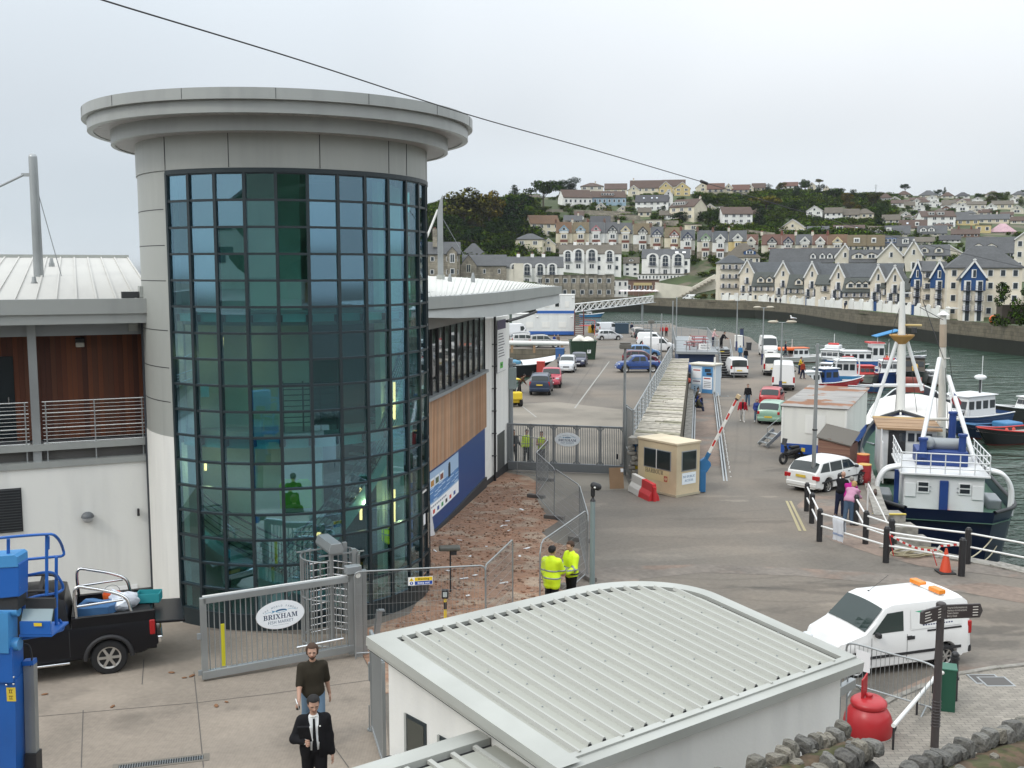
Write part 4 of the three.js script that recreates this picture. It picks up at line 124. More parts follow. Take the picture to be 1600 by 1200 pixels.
{let T0=[[881,391,25,27,17,-.0,'cream','rust','blue','cream terraced house with pale blue gable, leftmost of the upper terrace'],[907,391,26,27,17,.0,'cream','moss','blue','cream terraced house with pale blue gable under a mossy orange roof'],[931,391,26,27,17,0,'white','slate','pink','white terraced house with pink trimmed gable'],[957,391,26,27,17,0,'white','slate','black','white terraced house with black timbered gable next to the pink trimmed one',1],[977,392,22,27,17,-0,'bone','slate','cream','bone coloured terraced house with plain cream gable'],[1004,393,30,27,17,.0,'white','moss','black','white terraced house with black half-timbered gable below a mossy roof',1],[1026,397,20,27,16,.0,'bone','slate','navy','terraced house with narrow navy gable',1],[1053,398,30,27,16,.0,'cream','moss','red','cream terraced house with dark red gable',1],[1074,403,22,28,16,.0,'white','blue','navy','white terraced house with navy half-timbered gable above the hotel gap',1],[1102,405,26,28,17,0,'bone','slate','green','terraced house with sage green gable timbers',1],[1125,406,24,28,17,-.0,'white','blue','white','white terraced house with plain white gable beside the green one'],[1152,404,28,27,17,0,'yellow','slate','white','ochre yellow terraced house with white gable at the bend of the terrace'],];for(let[px,py,w,h,r,gx,wc,rc,tr,l,tm]of T0)terrace(l,px,py,w,h,r,gx,wc,rc,tr,{timber:tm});let T1=[[1173,396,22,14,16,'white','red','white','white terraced house with white gable, first under the red roofs'],[1206,396,32,14,16,'bone','red','black','terraced house with glazed gable between red roofs'],[1231,396,20,14,16,'white','red','navy','white terraced house with navy timbered gable under a red roof',1],[1257,396,28,14,16,'bone','slate','white','terraced house with white gable under grey slate between red roofs'],[1281,396,24,14,16,'bone','red','white','terraced house with white gable and red roof right of the slate one'],[1308,396,30,14,16,'bone','rust','cream','terraced house with cream gable, last of the red roofed row']];for(let[px,py,w,h,r,wc,rc,tr,l,tm]of T1)terrace(l,px,py,w,h,r,.0,wc,rc,tr,{timber:tm,low:'bone'});let H=[['rust roofed house with one square dormer in the red terrace',1338,396,26,14,'gx',15,'bone','moss',1,3,{flatDorm:[[0,.36]],dc:'white'}],['mossy roofed house with small white dormer at the end of the red terrace',1366,396,28,14,'gx',15,'bone','moss',1,3,{flatDorm:[[-.1,.25]],dc:'white'}],['house with a broad navy dormer beside the red terrace',1390,396,26,14,'gx',14,'bone','slate',1,3,{flatDorm:[[0,.7]]}],['slate roofed house with pale dormer right of the navy dormer',1414,397,24,14,'gx',13,'bone','slate',1,2,{flatDorm:[[0,.4]],dc:'white'}],
['cream villa with rust brown roof and red awning above the cream block',852,369,46,20,'gx',13,'cream','rust',2,4,{side:1,ry:.25}],['plain cream block house with slate hipped roof left of the terrace',826,400,42,26,'hip',9,'cream','slate',2,2,{ry:-.15}],['low cream gabled annexe beside the plain cream block',857,398,22,16,'gz',9,'cream','slate',1,1,{}],['bungalow with white glazed front below the brown roof near the umbrella pine',903,322,46,14,'gx',12,'white','brown',1,6,{side:1,ry:.3}],['house with pale blue glazed front and brown roof',952,321,52,13,'gx',10,'blue','brown',1,7,{ry:.15,flatDorm:[[-.1,.4]],dc:'brown'}],['far brown hipped roof house on the ridge behind the pine',925,298,34,7,'hip',6,'bone','brown',1,3,{ch:[.3]}],['small house half hidden behind the umbrella pine',833,316,20,6,'gx',6,'bone','tan',1,2,{}],['white modern house with dark roof and angled gable on the upper slope',1018,329,50,14,'gx',11,'white','dark',2,5,{sky:[-.5,0,.3],ry:-.05}],['tall narrow white gable standing beside the white modern house',1044,325,14,20,'gz',8,'white','dark',2,1,{}],['tall cream house with blank gable wall and dark mansard',1065,345,46,22,'gx',12,'cream','brown',2,3,{ry:-.62,ch:[.95],flatDorm:[[-.3,.5]],dc:'dark'}],['cream flat-roofed house behind the middle of the terrace',1022,356,24,12,'flat',1,'bone','tan',1,2,{}],['cream box house with one window behind the terrace',1083,361,26,10,'flat',1,'cream','tan',1,1,{}],['low flat roofed garage on the slope right of the box house',1130,360,30,8,'flat',1,'tan'in WC?'tan':'bone','tan',1,3,{}],['grey roofed cottage with white chimney above the left terrace',895,352,28,8,'gx',8,'white','slate',1,2,{ch:[.6]}],['dark roofed cottage beside the white chimney cottage',938,352,30,6,'gx',9,'grey','dark',1,2,{}],['shed with long white roof in the hillside gardens',978,340,26,4,'flat',1,'grey','tan',1,1,{cat:'shed',name:'garden_shed'}],['white house with brown roof and bay windows among the dark trees',1152,358,46,24,'gx',11,'white','brown',3,4,{ry:.2,side:1}],['white bungalow among bushes left of the white bay windowed house',1118,331,24,8,'flat',1,'white','tan',1,4,{}],['white gabled house at the left of the paired hillside houses',1272,344,24,14,'gz',8,'white','tan',2,2,{ry:-.2}],['white house with grey brown roof, middle of the hillside group',1302,346,26,14,'gx',8,'white','tan',2,3,{}],['pale house with tan roof beside the middle of the hillside group',1328,347,26,12,'gx',9,'bone','tan',2,3,{}],['cream hipped house at the right of the hillside group',1350,348,28,14,'hip',8,'cream','tan',2,3,{}],['white terrace block below the hillside group',1310,353,34,5,'flat',1,'white','tan',1,5,{}],['cream gabled chalet house with two front windows above the red terrace',1238,366,40,9,'gz',14,'cream','tan',1,3,{ry:-.15}],['low cream house behind the red terrace chimney',1278,367,32,6,'gx',8,'cream','slate',1,2,{}],['brown roofed bungalow with white dormer above the red terrace',1326,367,46,6,'gx',10,'bone','brown',1,4,{flatDorm:[[-.6,.22]],dc:'white',sky:[.5]}],
['brown roofed ridge house with projecting cream gable, left end of the estate',962,305,34,10,'gx',9,'cream','brown',1,3,{}],['cream gable end at the left of the ridge estate',990,307,18,10,'gz',7,'cream','brown',1,1,{}],['long brown roofed block of the ridge estate',1010,301,50,8,'gx',12,'cream','brown',1,5,{ch:[-.8]}],['yellow cream gable house in the middle of the ridge estate',1040,305,20,12,'gz',9,'yellow','brown',1,2,{}],['big brown roofed block topping the ridge estate',1053,296,34,6,'gx',10,'cream','brown',1,4,{}],['pale yellow gable house at the right of the big ridge block',1066,306,24,12,'gz',9,'yellow','brown',2,2,{}],['cream ridge flats with red gable, nearest the big block',1098,308,22,15,'gz',8,'cream','red',2,1,{}],['cream ridge flats with balconies under a red roof, first range',1118,309,26,14,'gx',9,'cream','red',2,3,{bal:2}],['narrow cream ridge gable with red window panel, second of three',1138,308,14,14,'gz',7,'cream','red',2,1,{}],['cream ridge flats with balconies under a red roof, second range',1157,308,26,12,'gx',8,'cream','red',2,3,{bal:2}],['narrow cream ridge gable, third of three',1172,306,10,12,'gz',6,'cream','red',2,1,{}],['cream ridge flats at the right end beside the trees',1185,304,20,11,'gx',7,'cream','brown',2,3,{}],['red roofed house showing between trees on the ridge',1235,296,22,6,'gx',6,'white','red',1,3,{}],['pale house between ridge trees right of the red roof',1268,298,12,8,'gz',5,'cream','brown',1,1,{}],['pale gable wall under the ridge oak',1291,305,10,10,'gz',5,'cream','tan',1,1,{}],
['blue grey hip roofed house beside the aerial mast',1383,316,18,7,'hip',7,'grey','brown',1,3,{}],['hip roofed house under the leaning pine on the skyline',1412,309,20,5,'hip',6,'bone','brown',1,2,{}],['broad grey hip roofed house on the skyline',1450,309,26,4,'hip',8,'bone','slate',1,2,{}],['grey hip roofed house right of the skyline cypress',1480,310,18,4,'hip',6,'bone','brown',1,2,{}],['dark peaked house on the skyline',1504,310,20,4,'hip',6,'white','dark',1,2,{}],['tan roofed house behind the round skyline tree',1551,308,22,4,'hip',6,'bone','tan',1,2,{}],['house at the right edge of the skyline',1592,309,20,5,'hip',6,'bone','slate',1,2,{}],['low white house with flat brown gable at the left of the right hand hill',1406,324,26,7,'gx',5,'white','brown',1,3,{}],['long low bungalow below the broad grey hip',1434,316,24,4,'gx',4,'bone','brown',1,3,{}],['white gabled bungalow in the second row of the right hill',1459,324,22,6,'gz',5,'white','tan',1,2,{}],['cream bungalow beside the white gabled one',1482,323,20,6,'gx',5,'cream','tan',1,2,{}],['white bungalow with long roof on the right hill',1503,320,22,5,'gx',5,'white','brown',1,3,{}],['pale wide house with low gable on the right hill',1525,329,28,10,'gx',5,'bone','tan',1,3,{}],['yellowish bungalow below the round skyline tree',1566,327,30,8,'gx',6,'cream','tan',1,3,{}],['white chalet with dark gable, left of the chalet row',1436,331,17,6,'gz',5,'white','dark',1,1,{}],['brown gabled chalet in the chalet row',1478,329,14,4,'gz',4,'brown','brown',1,1,{}],['chalet with dark red gable and glazed front',1504,331,18,8,'gz',6,'white','red',1,1,{ww:4}],['chalet with black gable and wide window',1548,331,18,7,'gz',6,'white','dark',1,1,{ww:4}],['chalet with dark gable at the right edge of the chalet row',1589,334,19,7,'gz',6,'bone','dark',1,1,{ww:4}],['white gabled house left of the tall gable house',1415,345,16,8,'gz',6,'white','tan',1,1,{}],['small white gabled house in the third row',1433,345,12,6,'gz',5,'white','tan',1,1,{}],['tall white gable end house with brown roof and box dormers',1466,354,50,16,'gx',9,'white','brown',2,4,{ry:.25,flatDorm:[[-.4,.16],[.15,.2]],dc:'grey',side:1}],['white house with grey roof right of the tall gable',1503,343,18,7,'gx',5,'white','slate',1,2,{}],['yellow house with grey green roof',1512,352,32,9,'gx',8,'yellow','slate',1,3,{}],['long grey roofed cream house right of the yellow house',1552,349,44,7,'gx',8,'cream','slate',1,4,{ch:[.2]}],['brown roofed bungalow at the right edge',1592,350,24,6,'gx',6,'bone','brown',1,2,{}],['brown roofed pair below the chalets at the left of the right hill',1392,350,26,7,'gx',8,'bone','tan',1,3,{}],['big brown roofed house in the middle of the right hill',1426,361,40,6,'gx',12,'bone','brown',1,4,{sky:[-.4,.3],flatDorm:[[.3,.15]],dc:'white'}],['grey roofed house above the twin white gables',1402,369,36,5,'gx',12,'bone','slate',1,3,{flatDorm:[[-.7,.2]],dc:'white'}],['left one of the twin white gables',1372,369,17,5,'gz',6,'white','tan',1,1,{}],['right one of the twin white gables',1389,369,17,5,'gz',6,'white','tan',1,1,{}],['slate roofed house with two white dormers right of the twin gables',1456,369,42,5,'gx',12,'bone','slate',1,4,{dorm:[-.6,-.05],dw:2.6}],['yellow house with parapet beside the pink roof',1536,364,22,12,'flat',1,'yellow','tan',1,2,{}],['house with broad pink gable roof',1566,364,38,2,'hip',13,'pink','pink',1,3,{}],['red brick chimneyed house below the yellow parapet house',1508,371,40,6,'gx',8,'brown','brown',1,4,{ch:[-.5,.4],chm:wM.brick}],['small grey house above the cream gables',1484,379,30,5,'gx',7,'white','dark',1,4,{}],['low house with tan roof behind the blue gables',1440,382,36,5,'gx',7,'bone','tan',1,4,{}],];for(let a of H)_h(...a);let ORD=['skyline','second','third','fourth','fifth','sixth','lowest'],PL=['leftmost','second from left','third from left','rightmost'];for(let r=0;r<7;r++){let xs=[0,1,2,3].map(k=>1398+((r+k*7)*47)%200).sort((p,q)=>p-q).slice(0,r?3:4);xs.forEach((px,k)=>{let wc=pick(['white','bone','white','cream']),rc=pick(['tan','brown','slate']);_h(`small ${wc === 'bone' ? 'pale' : wc} ${rc} roofed house, ${PL[k]} of the ${ORD[r]} row on the right hill`,px,[318,322,327,336,340,346,358][r]+(k%3),rr(13,20),rr(6,8),pick(['gx','gz','hip']),rr(4,6),wc,rc,1,2,{group:'small pale houses packed on the right hand hill',ww:2})})}
['leftmost','second','third','fourth','fifth','sixth','seventh','eighth','rightmost'].forEach((w,i)=>_h(`small pale house in the hillside gardens, ${w} of nine from the left`,905+i*34,344-(i*13)%17,rr(14,22),rr(6,9),pick(['gx','gz']),rr(5,7),pick(['white','cream','bone']),pick(['tan','brown','slate']),1,2,{group:'small pale houses between the hillside gardens'}))}
{let h1=_h('grey stone school with steep gables and tall chimney at the foot of the wooded hill',688,436,62,40,'gx',18,'stone','slate',2,5,{cat:'school',name:'stone_school'});chimney(h1.t,-8*h1.m,-2,h1.h+2,6,wM.stone,1.4);let gb=$('front_gable',[body(h1.w*.24,3,-3,h1.h*1.05,h1.w*.13,'gz').translate(h1.w*.3,0,1.6)],wM.stone,h1.t);$('gable_roof',[rotg(h1.w*.24,5,h1.h*1.05,h1.w*.13,.2).translate(h1.w*.3,0,1.6)],rM.slate,h1.t);win(gb,h1.w*.3,h1.h*.8,1.65,1.6,3);win(gb,h1.w*.3,h1.h*.3,1.65,1.4,1.8);_h('grey pyramid roofed hall between the school and the chapel',740,408,42,8,'hip',20,'stone','slate',1,2,{cat:'hall',name:'hall',dep:.9});let c=_h('stone chapel with slate roof and pointed gable window',757,436,68,22,'gx',16,'stone','slate',1,3,{cat:'chapel',name:'chapel',ww:.9});$('front_gable',[body(c.w*.36,5,-3,c.h,c.rh,'gz').translate(-c.w*.36,0,1.5)],wM.stone,c.t);$('gable_roof',[rotg(c.w*.36,7,c.h,c.rh,.25).translate(-c.w*.36,0,1.5)],rM.slate,c.t);win(c.t,-c.w*.36,c.h*.75,1.56,1.6,2.8,wM.bone);let wl=_t('terrace_wall','stepped white terrace walls right of the stone chapel','wall',hill(785,440),0);for(let i=0;i<5;i++)$('step',[bx(-9+i*3.2,-5.7+i*3.2,-6,-1.5+i*1.9,-1.2,0)],wM.bone,wl);$('base_wall',[bx(-12,9,-8,-2.4,.02,.6)],wM.bone,wl);_h('white cottage under the trees right of the pyramid roof',784,392,18,9,'gx',4,'bone','tan',1,2,{})}
function apartments(label,px,py,wpx,hpx,rpx,rc,arches,o={}){let P=hill(px,py);let m=-P.z/FPX,w=wpx*m,h=hpx*m,rh=rpx*m,d=11;let t=_t('apartment_block',label,'apartments',P,-Math.atan((px-800)/FPX)+(o.ry||0),'white waterfront apartments');$('wall',[body(w,d,-5,h,rh,'gx')],wM.white,t);let rf=$('roof',[gableRoof(w,d,h,rh,.2)],rM[rc],t);for(let[f,big]of arches){let x=f*w/2,bw=big?4.2:3.4,top=h+rh*(big?.5:.35);let sh=[];for(let i=0;i<=10;i++){let a=Math.PI*i/10;sh.push([Math.cos(a)*bw/2,top-bw*.32+Math.sin(a)*bw*.32])}sh.push([-bw/2,0],[bw/2,0]);let b=$('arched_bay',[ext(sh,4).translate(x,0,-3.2)],wM.white,t);let sw=bw*.55,wy=top-bw*.32;let ws=[];for(let i=0;i<=8;i++){let a=Math.PI*i/8;ws.push([Math.cos(a)*sw/2,wy+Math.sin(a)*sw/2-.2])}ws.push([-sw/2,wy-3.0],[sw/2,wy-3.0]);$('arched_window',[ext(ws,.08).translate(x,0,.82)],winPane,b);$('mullion',[box(.09,3.2,.1,x,wy-1.4,.93),box(sw,.09,.1,x,wy-.2,.92),box(sw,.09,.1,x,wy-1.7,.92)],winFrame,b);balcony(b,x,wy-2.7,.9,sw+.8);win(b,x,wy-5,.85,sw*.9,1.8,winFrame)}
let n=o.n||Math.round(w/3);for(let i=0;i<n;i++){let x=(i+.5)/n*w-w/2;if(arches.some(a=>Math.abs(a[0]*w/2-x)<2.6))continue;win(t,x,h*.72,.04,1.3,1.7);win(t,x,h*.3,.04,1.3,1.7)}
if(o.sky)for(let f of o.sky)$('skylight',[T(box(1.2,.06,1.2),f*w/2,h+rh*.6,-d*.22,Math.atan2(rh,d/2),0,0)],winFrame,rf);if(o.ch)for(let f of o.ch)chimney(rf,f*w/2,-d/2,h+rh-.6,1.5,wM.white,1.2);return{t,w,h,rh,m}}
{apartments('white waterfront apartments with dark roof, lower left block',836,441,88,24,16,'slate',[[-.72,0],[-.28,0],[.18,0],[.6,0]],{ch:[-.6,-.1,.3]});apartments('white waterfront apartments with tan roof, tall middle block',922,428,96,32,14,'tan',[[-.72,0],[-.38,1],[.05,1],[.62,0]],{ch:[-.5,-.1,.3,.7]});apartments('white waterfront apartments with grey roof and skylights, right block',1040,433,74,30,14,'slate',[[-.55,1],[-.02,0],[.5,1]],{ch:[-.4,.3],sky:[.45,.75]});_h('narrow white link block with dormer between the two taller apartments',986,432,24,22,'gx',8,'white','tan',3,2,{cat:'apartments',name:'apartment_link',dorm:[0]});_h('long white two-storey range with a row of windows below the middle apartments',905,445,100,14,'flat',.6,'white','tan',1,20,{cat:'apartments',name:'apartment_range',dep:.08,ww:1.4});_h('white glazed range with balconies below the right apartments',1035,438,76,9,'flat',.6,'white','tan',1,14,{cat:'apartments',name:'apartment_range',dep:.1,ww:1.8});let s=_h('grey stone harbour building with two floors of wide windows on the quay',903,466,108,35,'flat',.8,'stone','tan',2,8,{cat:'building',name:'stone_building',dep:.16,ww:3.2});for(let i=0;i<=8;i++)$('pilaster',[bx(-s.w/2+i*s.w/8-.5,-s.w/2+i*s.w/8+.5,-1,s.h,0,.5)],wM.stone,s.t);_h('white three-bay building with tall windows between the stone building and the pub',968,464,26,26,'flat',.7,'white','tan',2,3,{cat:'building',name:'white_building',dep:.6});let pub=_h('brown harbourside pub with a long name board and parasols in front',1004,462,50,24,'flat',1,'brown','brown',1,6,{cat:'pub',name:'pub',dep:.4,ww:2.2});$('name_board',[bx(-pub.w*.28,pub.w*.28,pub.h*.66,pub.h*.84,.02,.2)],mat([.45,.36,.18],.6),pub.t);for(let i=0;i<7;i++){let px=971+i*8.4,P=hill(px,466);P.z+=2.5;P.y=Math.max(P.y,-.4);let t=i?null:0;let o=_t('parasol','white parasol in the row before the brown pub'+['',', second from left',', third from left',', fourth from left',', fifth from left',', sixth from left',', rightmost'][i]+(i?'':', leftmost'),'parasol',P,0,'parasols before the pub');$('pole',[cyl(.05,.05,2.5,0,0,0,6)],M.sG,o);$('canopy',[T(new THREE.ConeGeometry(1.5,.55,8),0,2.5,0)],mat([.68,.60,.60],.8),o)}
let st=_t('retaining_wall','white sloping retaining wall with a stairway right of the white apartments','wall',hill(1092,458));$('wall',[T(ext([[-14,-6],[22,-6],[22,4.5],[12,6.2],[5,6],[-2,2],[-14,3.5]],1),0,0,-1)],wM.bone,st);for(let i=0;i<16;i++)$('step',[box(1.1,.4,1.6,-13+i*1.15,-5+i*.62,.9)],wM.stone,st);$('opening',[bx(15,19.5,-5,2.8,.02,.06)],M.black,st)}
let R0={wf:winFrame};function creamGable(label,px,py,wpx,hpx,rpx,o={}){let P=hill(px,py);if(o.dz){let k=(-P.z+o.dz)/-P.z;P.copy(W(px,py,-P.z+o.dz))}let m=-P.z/FPX,w=wpx*m,h=hpx*m,rh=rpx*m,d=o.d||10;let t=_t('gabled_house',label,'apartments',P,-Math.atan((px-800)/FPX)+(o.ry??-.12),o.group||'cream gabled houses along the far promenade');$('wall',[body(w,d,-4,h,rh,'gz')],wM[o.wc||'pale'],t);let rf=$('roof',[rotg(w,d,h,rh,.45)],rM[o.rc||'slate'],t);let s=Math.hypot(w/2,rh),a=Math.atan2(rh,w/2);for(let q of[-1,1])$('barge_board',[T(box(s+.7,.3,.1),q*w/4,h+rh/2-.02,.5,0,0,-q*a)],winFrame,rf);if(o.blueTop)$('blue_cladding',[body(w+.12,.12,h*o.blueTop,h+.02,rh-.1,'gz').translate(0,0,.14)],wM.navy,t);let rows=o.rows||3,cols=o.cols||2;for(let r=0;r<rows;r++)for(let c=0;c<cols;c++){let x=(c+.5)/cols*w-w/2,y=(r+.52)*h/(rows+(o.rowPad??.55));let top=r===rows-1&&o.single!==0;if(top&&c)continue;let xx=top?0:x;win(t,xx,y,o.blueTop?.22:.04,1.15,2.1,winFrame,1);if(r)balcony(t,xx,y-.3,o.blueTop?.22:.06,1.5)}
win(t,0,h+rh*.16,o.blueTop?.24:.04,Math.min(1.1,w*.2),1.5,winFrame,1);return{t,w,h,rh,m}}
function creamLow(label,px,py,wpx,hpx,rpx,n,nd,o={}){let r=_h(label,px,py,wpx,hpx,'gx',rpx,'pale',o.rc||'green',2,n,{name:'linked_house',cat:'apartments',ry:-.12,group:'cream gabled houses along the far promenade',blue:1,ww:1.2,bal:2,dorm:nd,dw:2.0,dc:'pale',dep:9/(wpx*.15)});return r}
{let base=px=>_f(px,1)[1];_h('cream four-storey hip roofed corner block at the left end of the promenade row',1144,base(1144)+1,40,58,'hip',12,'pale','blue',4,4,{name:'corner_block',cat:'apartments',blue:1,ww:1.2,bal:2,ry:.2});let G0=[[1166,44,22,20,'first cream gabled house from the left in the promenade row'],[1222,42,24,22,'second cream gabled house in the promenade row, left of a low slate section'],[1267,44,22,22,'third cream gabled house in the promenade row, beside the broad blank wall'],[1308,44,22,22,'fourth cream gabled house in the promenade row, right of the broad blank wall'],[1370,46,22,22,'fifth cream gabled house in the promenade row, left one of a close pair'],[1396,47,24,22,'sixth cream gabled house in the promenade row, right one of a close pair']];for(let[px,h,w,r,l]of G0)creamGable(l,px,base(px)+1,w,h,r);let L0=[[1194,38,26,20,4,[-.35,.35],'low slate section with two pointed dormers, first in the promenade row'],[1245,30,26,20,3,[.1],'low slate section with one pointed dormer in the promenade row'],[1288,28,34,14,1,[],'broad blank cream wall section under blue slate in the promenade row'],[1339,44,26,20,4,[-.5,.05,.5],'low slate section with three pointed dormers in the promenade row'],[1383,14,36,14,1,[],'narrow link under slate between the close pair of gables'],[1415,20,36,16,1,[],'narrow link with a stack of balconies left of the blue gables']];for(let[px,w,h,r,n,nd,l]of L0)creamLow(l,px,base(px)+1,w,h,r,n,nd);
_h('long blue slate main roof behind the left of the promenade row',1210,base(1210)-28,130,14,'gx',20,'pale','blue',1,8,{name:'rear_range',cat:'apartments',dep:.42,ry:-.12});_h('long blue slate main roof behind the right of the promenade row',1338,base(1338)-34,130,14,'gx',20,'pale','blue',1,8,{name:'rear_range',cat:'apartments',dep:.42,ry:-.14});
let bg='blue topped apartments at the bend';creamGable('narrow blue topped gabled house, leftmost of three blue gables',1431,base(1431)+2,18,58,24,{blueTop:.72,rows:4,cols:1,group:bg});creamGable('blue topped gabled house, middle of three blue gables',1465,base(1465)+2,25,62,24,{blueTop:.72,rows:4,cols:1,group:bg});_h('cream link with stacked dark balconies between blue gables',1448,base(1448)+0,18,68,'gx',14,'pale','slate',4,1,{name:'balcony_link',cat:'apartments',bal:1,ww:2.2,dep:3});let hb=_h('big cream corner block with hipped slate roof and small square windows',1535,base(1535)-4,106,78,'hip',34,'pale','slate',4,6,{name:'corner_block',cat:'apartments',dep:.7,ww:1.0,ry:.1});creamGable('broad blue topped gable on the big cream corner block',1518,base(1518)+3,34,70,24,{blueTop:.68,rows:4,cols:2,group:bg,ry:.1,single:0,d:5});
let b2=px=>_f(px,2)[1];_h('grey hipped house with small blue gable behind the promenade row',1160,424,52,22,'hip',22,'bone','tan',2,6,{dorm:[.4],dc:'navy',dw:4,name:'hotel',cat:'house'});_h('long grey green roofed house with gabled dormers behind the promenade row',1258,424,110,16,'gx',20,'bone','slate',1,10,{dorm:[.2,.45,.65,.85],ry:-.1,dep:.3});creamGable('large cream gable behind the promenade, left of the twin dormers',1319,424,28,22,20,{rows:1,cols:1,single:0,group:'cream gables of the second row',ry:-.05,wc:'bone'});_h('cream range with two gabled dormers in the second row',1352,424,48,16,'gx',18,'bone','slate',1,4,{dorm:[-.45,.35],dw:3.6,dc:'bone'});creamGable('broad cream gable right of the twin dormers in the second row',1391,424,40,22,22,{rows:1,cols:1,single:0,group:'cream gables of the second row',ry:-.05,wc:'bone'});creamGable('cream gable next to the blue topped houses in the second row',1426,424,26,26,22,{rows:1,cols:1,single:0,group:'cream gables of the second row',ry:-.05,wc:'bone'});_h('grey roofed range with small dormers above the blue gables',1450,408,60,10,'gx',16,'bone','slate',1,4,{dorm:[-.2,.5],dw:2.4,dc:'bone'});creamGable('wide low cream gable above the big corner block',1482,402,42,6,13,{rows:1,cols:1,single:0,rowPad:2,group:'cream gables of the second row',ry:0,wc:'bone'});_h('slate roofed house with two white dormers at the upper right of the blue gables',1548,404,72,10,'gx',24,'bone','slate',1,4,{dorm:[-.5,.0],dw:3,dc:'bone'});_h('tall cream flats at the right edge with rows of windows',1607,440,44,66,'gz',18,'bone','slate',4,3,{name:'flats',cat:'apartments',dep:.8});
let wl=_t('garden_wall','white scalloped garden wall with blue doors along the far promenade','wall');let seg=[];for(let px=1124;px<1490;px+=15)seg.push(px);for(let i=0;i+1<seg.length;i++){let f=x=>{let[d,py]=_f(x,.62);return W(x,py,d)};let a=f(seg[i]),b=f(seg[i+1]),L=Math.hypot(b.x-a.x,b.z-a.z);let sh=[[0,-1.5],[L,-1.5],[L,2.1],[L*.9,2.35],[L*.72,2.35],[L*.58,1.75],[L*.12,1.7]];$('wall_panel',[T(ext(sh,.25),a.x,a.y,a.z,0,Math.atan2(-(b.z-a.z),b.x-a.x),0)],wM.white,wl);if(i===9||i===16||i===20)$('gate',[T(bx(.5,1.4,-.2,2.0,.26,.34),a.x,a.y,a.z,0,Math.atan2(-(b.z-a.z),b.x-a.x),0)],wM.navy,wl)}
let ramp=_t('stair_wall','cream stair wall with dark handrail climbing beside the big corner block','wall',hill(1528,489));$('wall',[T(ext([[-8,-3],[12,-3],[12,3.4],[4,3.4],[-8,-.6]],.4),0,0,0)],wM.pale,ramp);$('handrail',[bar(V(-8,.2,.3),V(4,4.2,.3),.08),bar(V(4,4.2,.3),V(12,4.2,.3),.08)],M.black,ramp)}
let leafM=['#1a2a0e','#24340e','#354312','#3a3a14','#1a2c12','#4a4216','#56521c'].map(c=>mat(lin(c).toArray().map(v=>v*2.3),.95,{specularIntensity:.15}));leafM.forEach(m=>m.vertexColors=true);let barkM=mat([.07,.055,.042],.95);function leafCloud(lobes,n,size){let P=[],N=[],C=[];let q=new THREE.Quaternion(),e=new THREE.Euler();let tot=lobes.reduce((s,l)=>s+l[3]*l[4]*l[3],0);for(let[cx,cy,cz,rx,ry,dens=1]of lobes){let k=Math.round(n*rx*ry*rx/tot*dens);let tone0=rr(.75,1.25);for(let i=0;i<k;i++){let x,y,z,r;do{x=rr(-1,1);y=rr(-1,1);z=rr(-1,1);r=x*x+y*y+z*z}while(r>1||r<.22*rnd());let p=V(cx+x*rx,cy+y*ry,cz+z*rx);let out=V(x,y+.25,z).normalize();e.set(rnd()*6.3,rnd()*6.3,rnd()*6.3);q.setFromEuler(e);let s=size*rr(.6,1.35),tone=tone0*rr(.55,1.5);let a=V(-s,-s*.4,0).applyQuaternion(q),b=V(s,-s*.5,s*.2).applyQuaternion(q),c=V(s*.3,s*.8,-s*.2).applyQuaternion(q),d=V(-s*.7,s*.5,s*.3).applyQuaternion(q);for(let[u,v,w]of[[a,b,c],[a,c,d]])for(let t of[u,v,w]){P.push(p.x+t.x,p.y+t.y,p.z+t.z);let nn=out.clone().addScaledVector(t,.5/s).normalize();N.push(nn.x,nn.y,nn.z);C.push(tone,tone*rr(.95,1.03),tone*.95)}}}
let g=new THREE.BufferGeometry();g.setAttribute('position',new THREE.Float32BufferAttribute(P,3));g.setAttribute('normal',new THREE.Float32BufferAttribute(N,3));g.setAttribute('color',new THREE.Float32BufferAttribute(C,3));g.setAttribute('uv',new THREE.Float32BufferAttribute(new Float32Array(P.length/3*2),2));return g}
let crowns={round:[],dark:[],conifer:[],pine:[],bush:[]};for(let v=0;v<4;v++){let L=[];for(let i=0;i<11;i++){let a=rnd()*6.3,r=rr(.08,.34),y=rr(.3,.86);L.push([Math.cos(a)*r*(1.2-Math.abs(y-.55)),y,Math.sin(a)*r,rr(.13,.22),rr(.09,.16)])}crowns.round.push([leafCloud(L,2000,.026),L])}
for(let v=0;v<3;v++){let L=[];for(let i=0;i<14;i++){let a=rnd()*6.3,r=rr(.05,.36),y=rr(.15,.82);L.push([Math.cos(a)*r,y,Math.sin(a)*r,rr(.14,.24),rr(.1,.2)])}crowns.dark.push([leafCloud(L,2000,.024),L])}
{let L=[];for(let i=0;i<9;i++){let y=.14+i*.095;for(let k=0;k<3;k++){let a=rnd()*6.3,r=(1-y)*.24;L.push([Math.cos(a)*r,y,Math.sin(a)*r,.07+(1-y)*.16,.055])}}crowns.conifer.push([leafCloud(L,1300,.022),L])}
for(let v=0;v<2;v++){let L=[];for(let i=0;i<10;i++){let a=i/10*6.3+rr(-.3,.3),r=rr(.1,.5);L.push([Math.cos(a)*r,rr(.62,.92),Math.sin(a)*r,rr(.16,.26),rr(.08,.13)])}crowns.pine.push([leafCloud(L,1700,.026),L])}
for(let v=0;v<3;v++){let L=[];for(let i=0;i<7;i++){let a=rnd()*6.3,r=rr(0,.45);L.push([Math.cos(a)*r,rr(.2,.65),Math.sin(a)*r,rr(.22,.36),rr(.2,.34)])}crowns.bush.push([leafCloud(L,420,.06),L])}
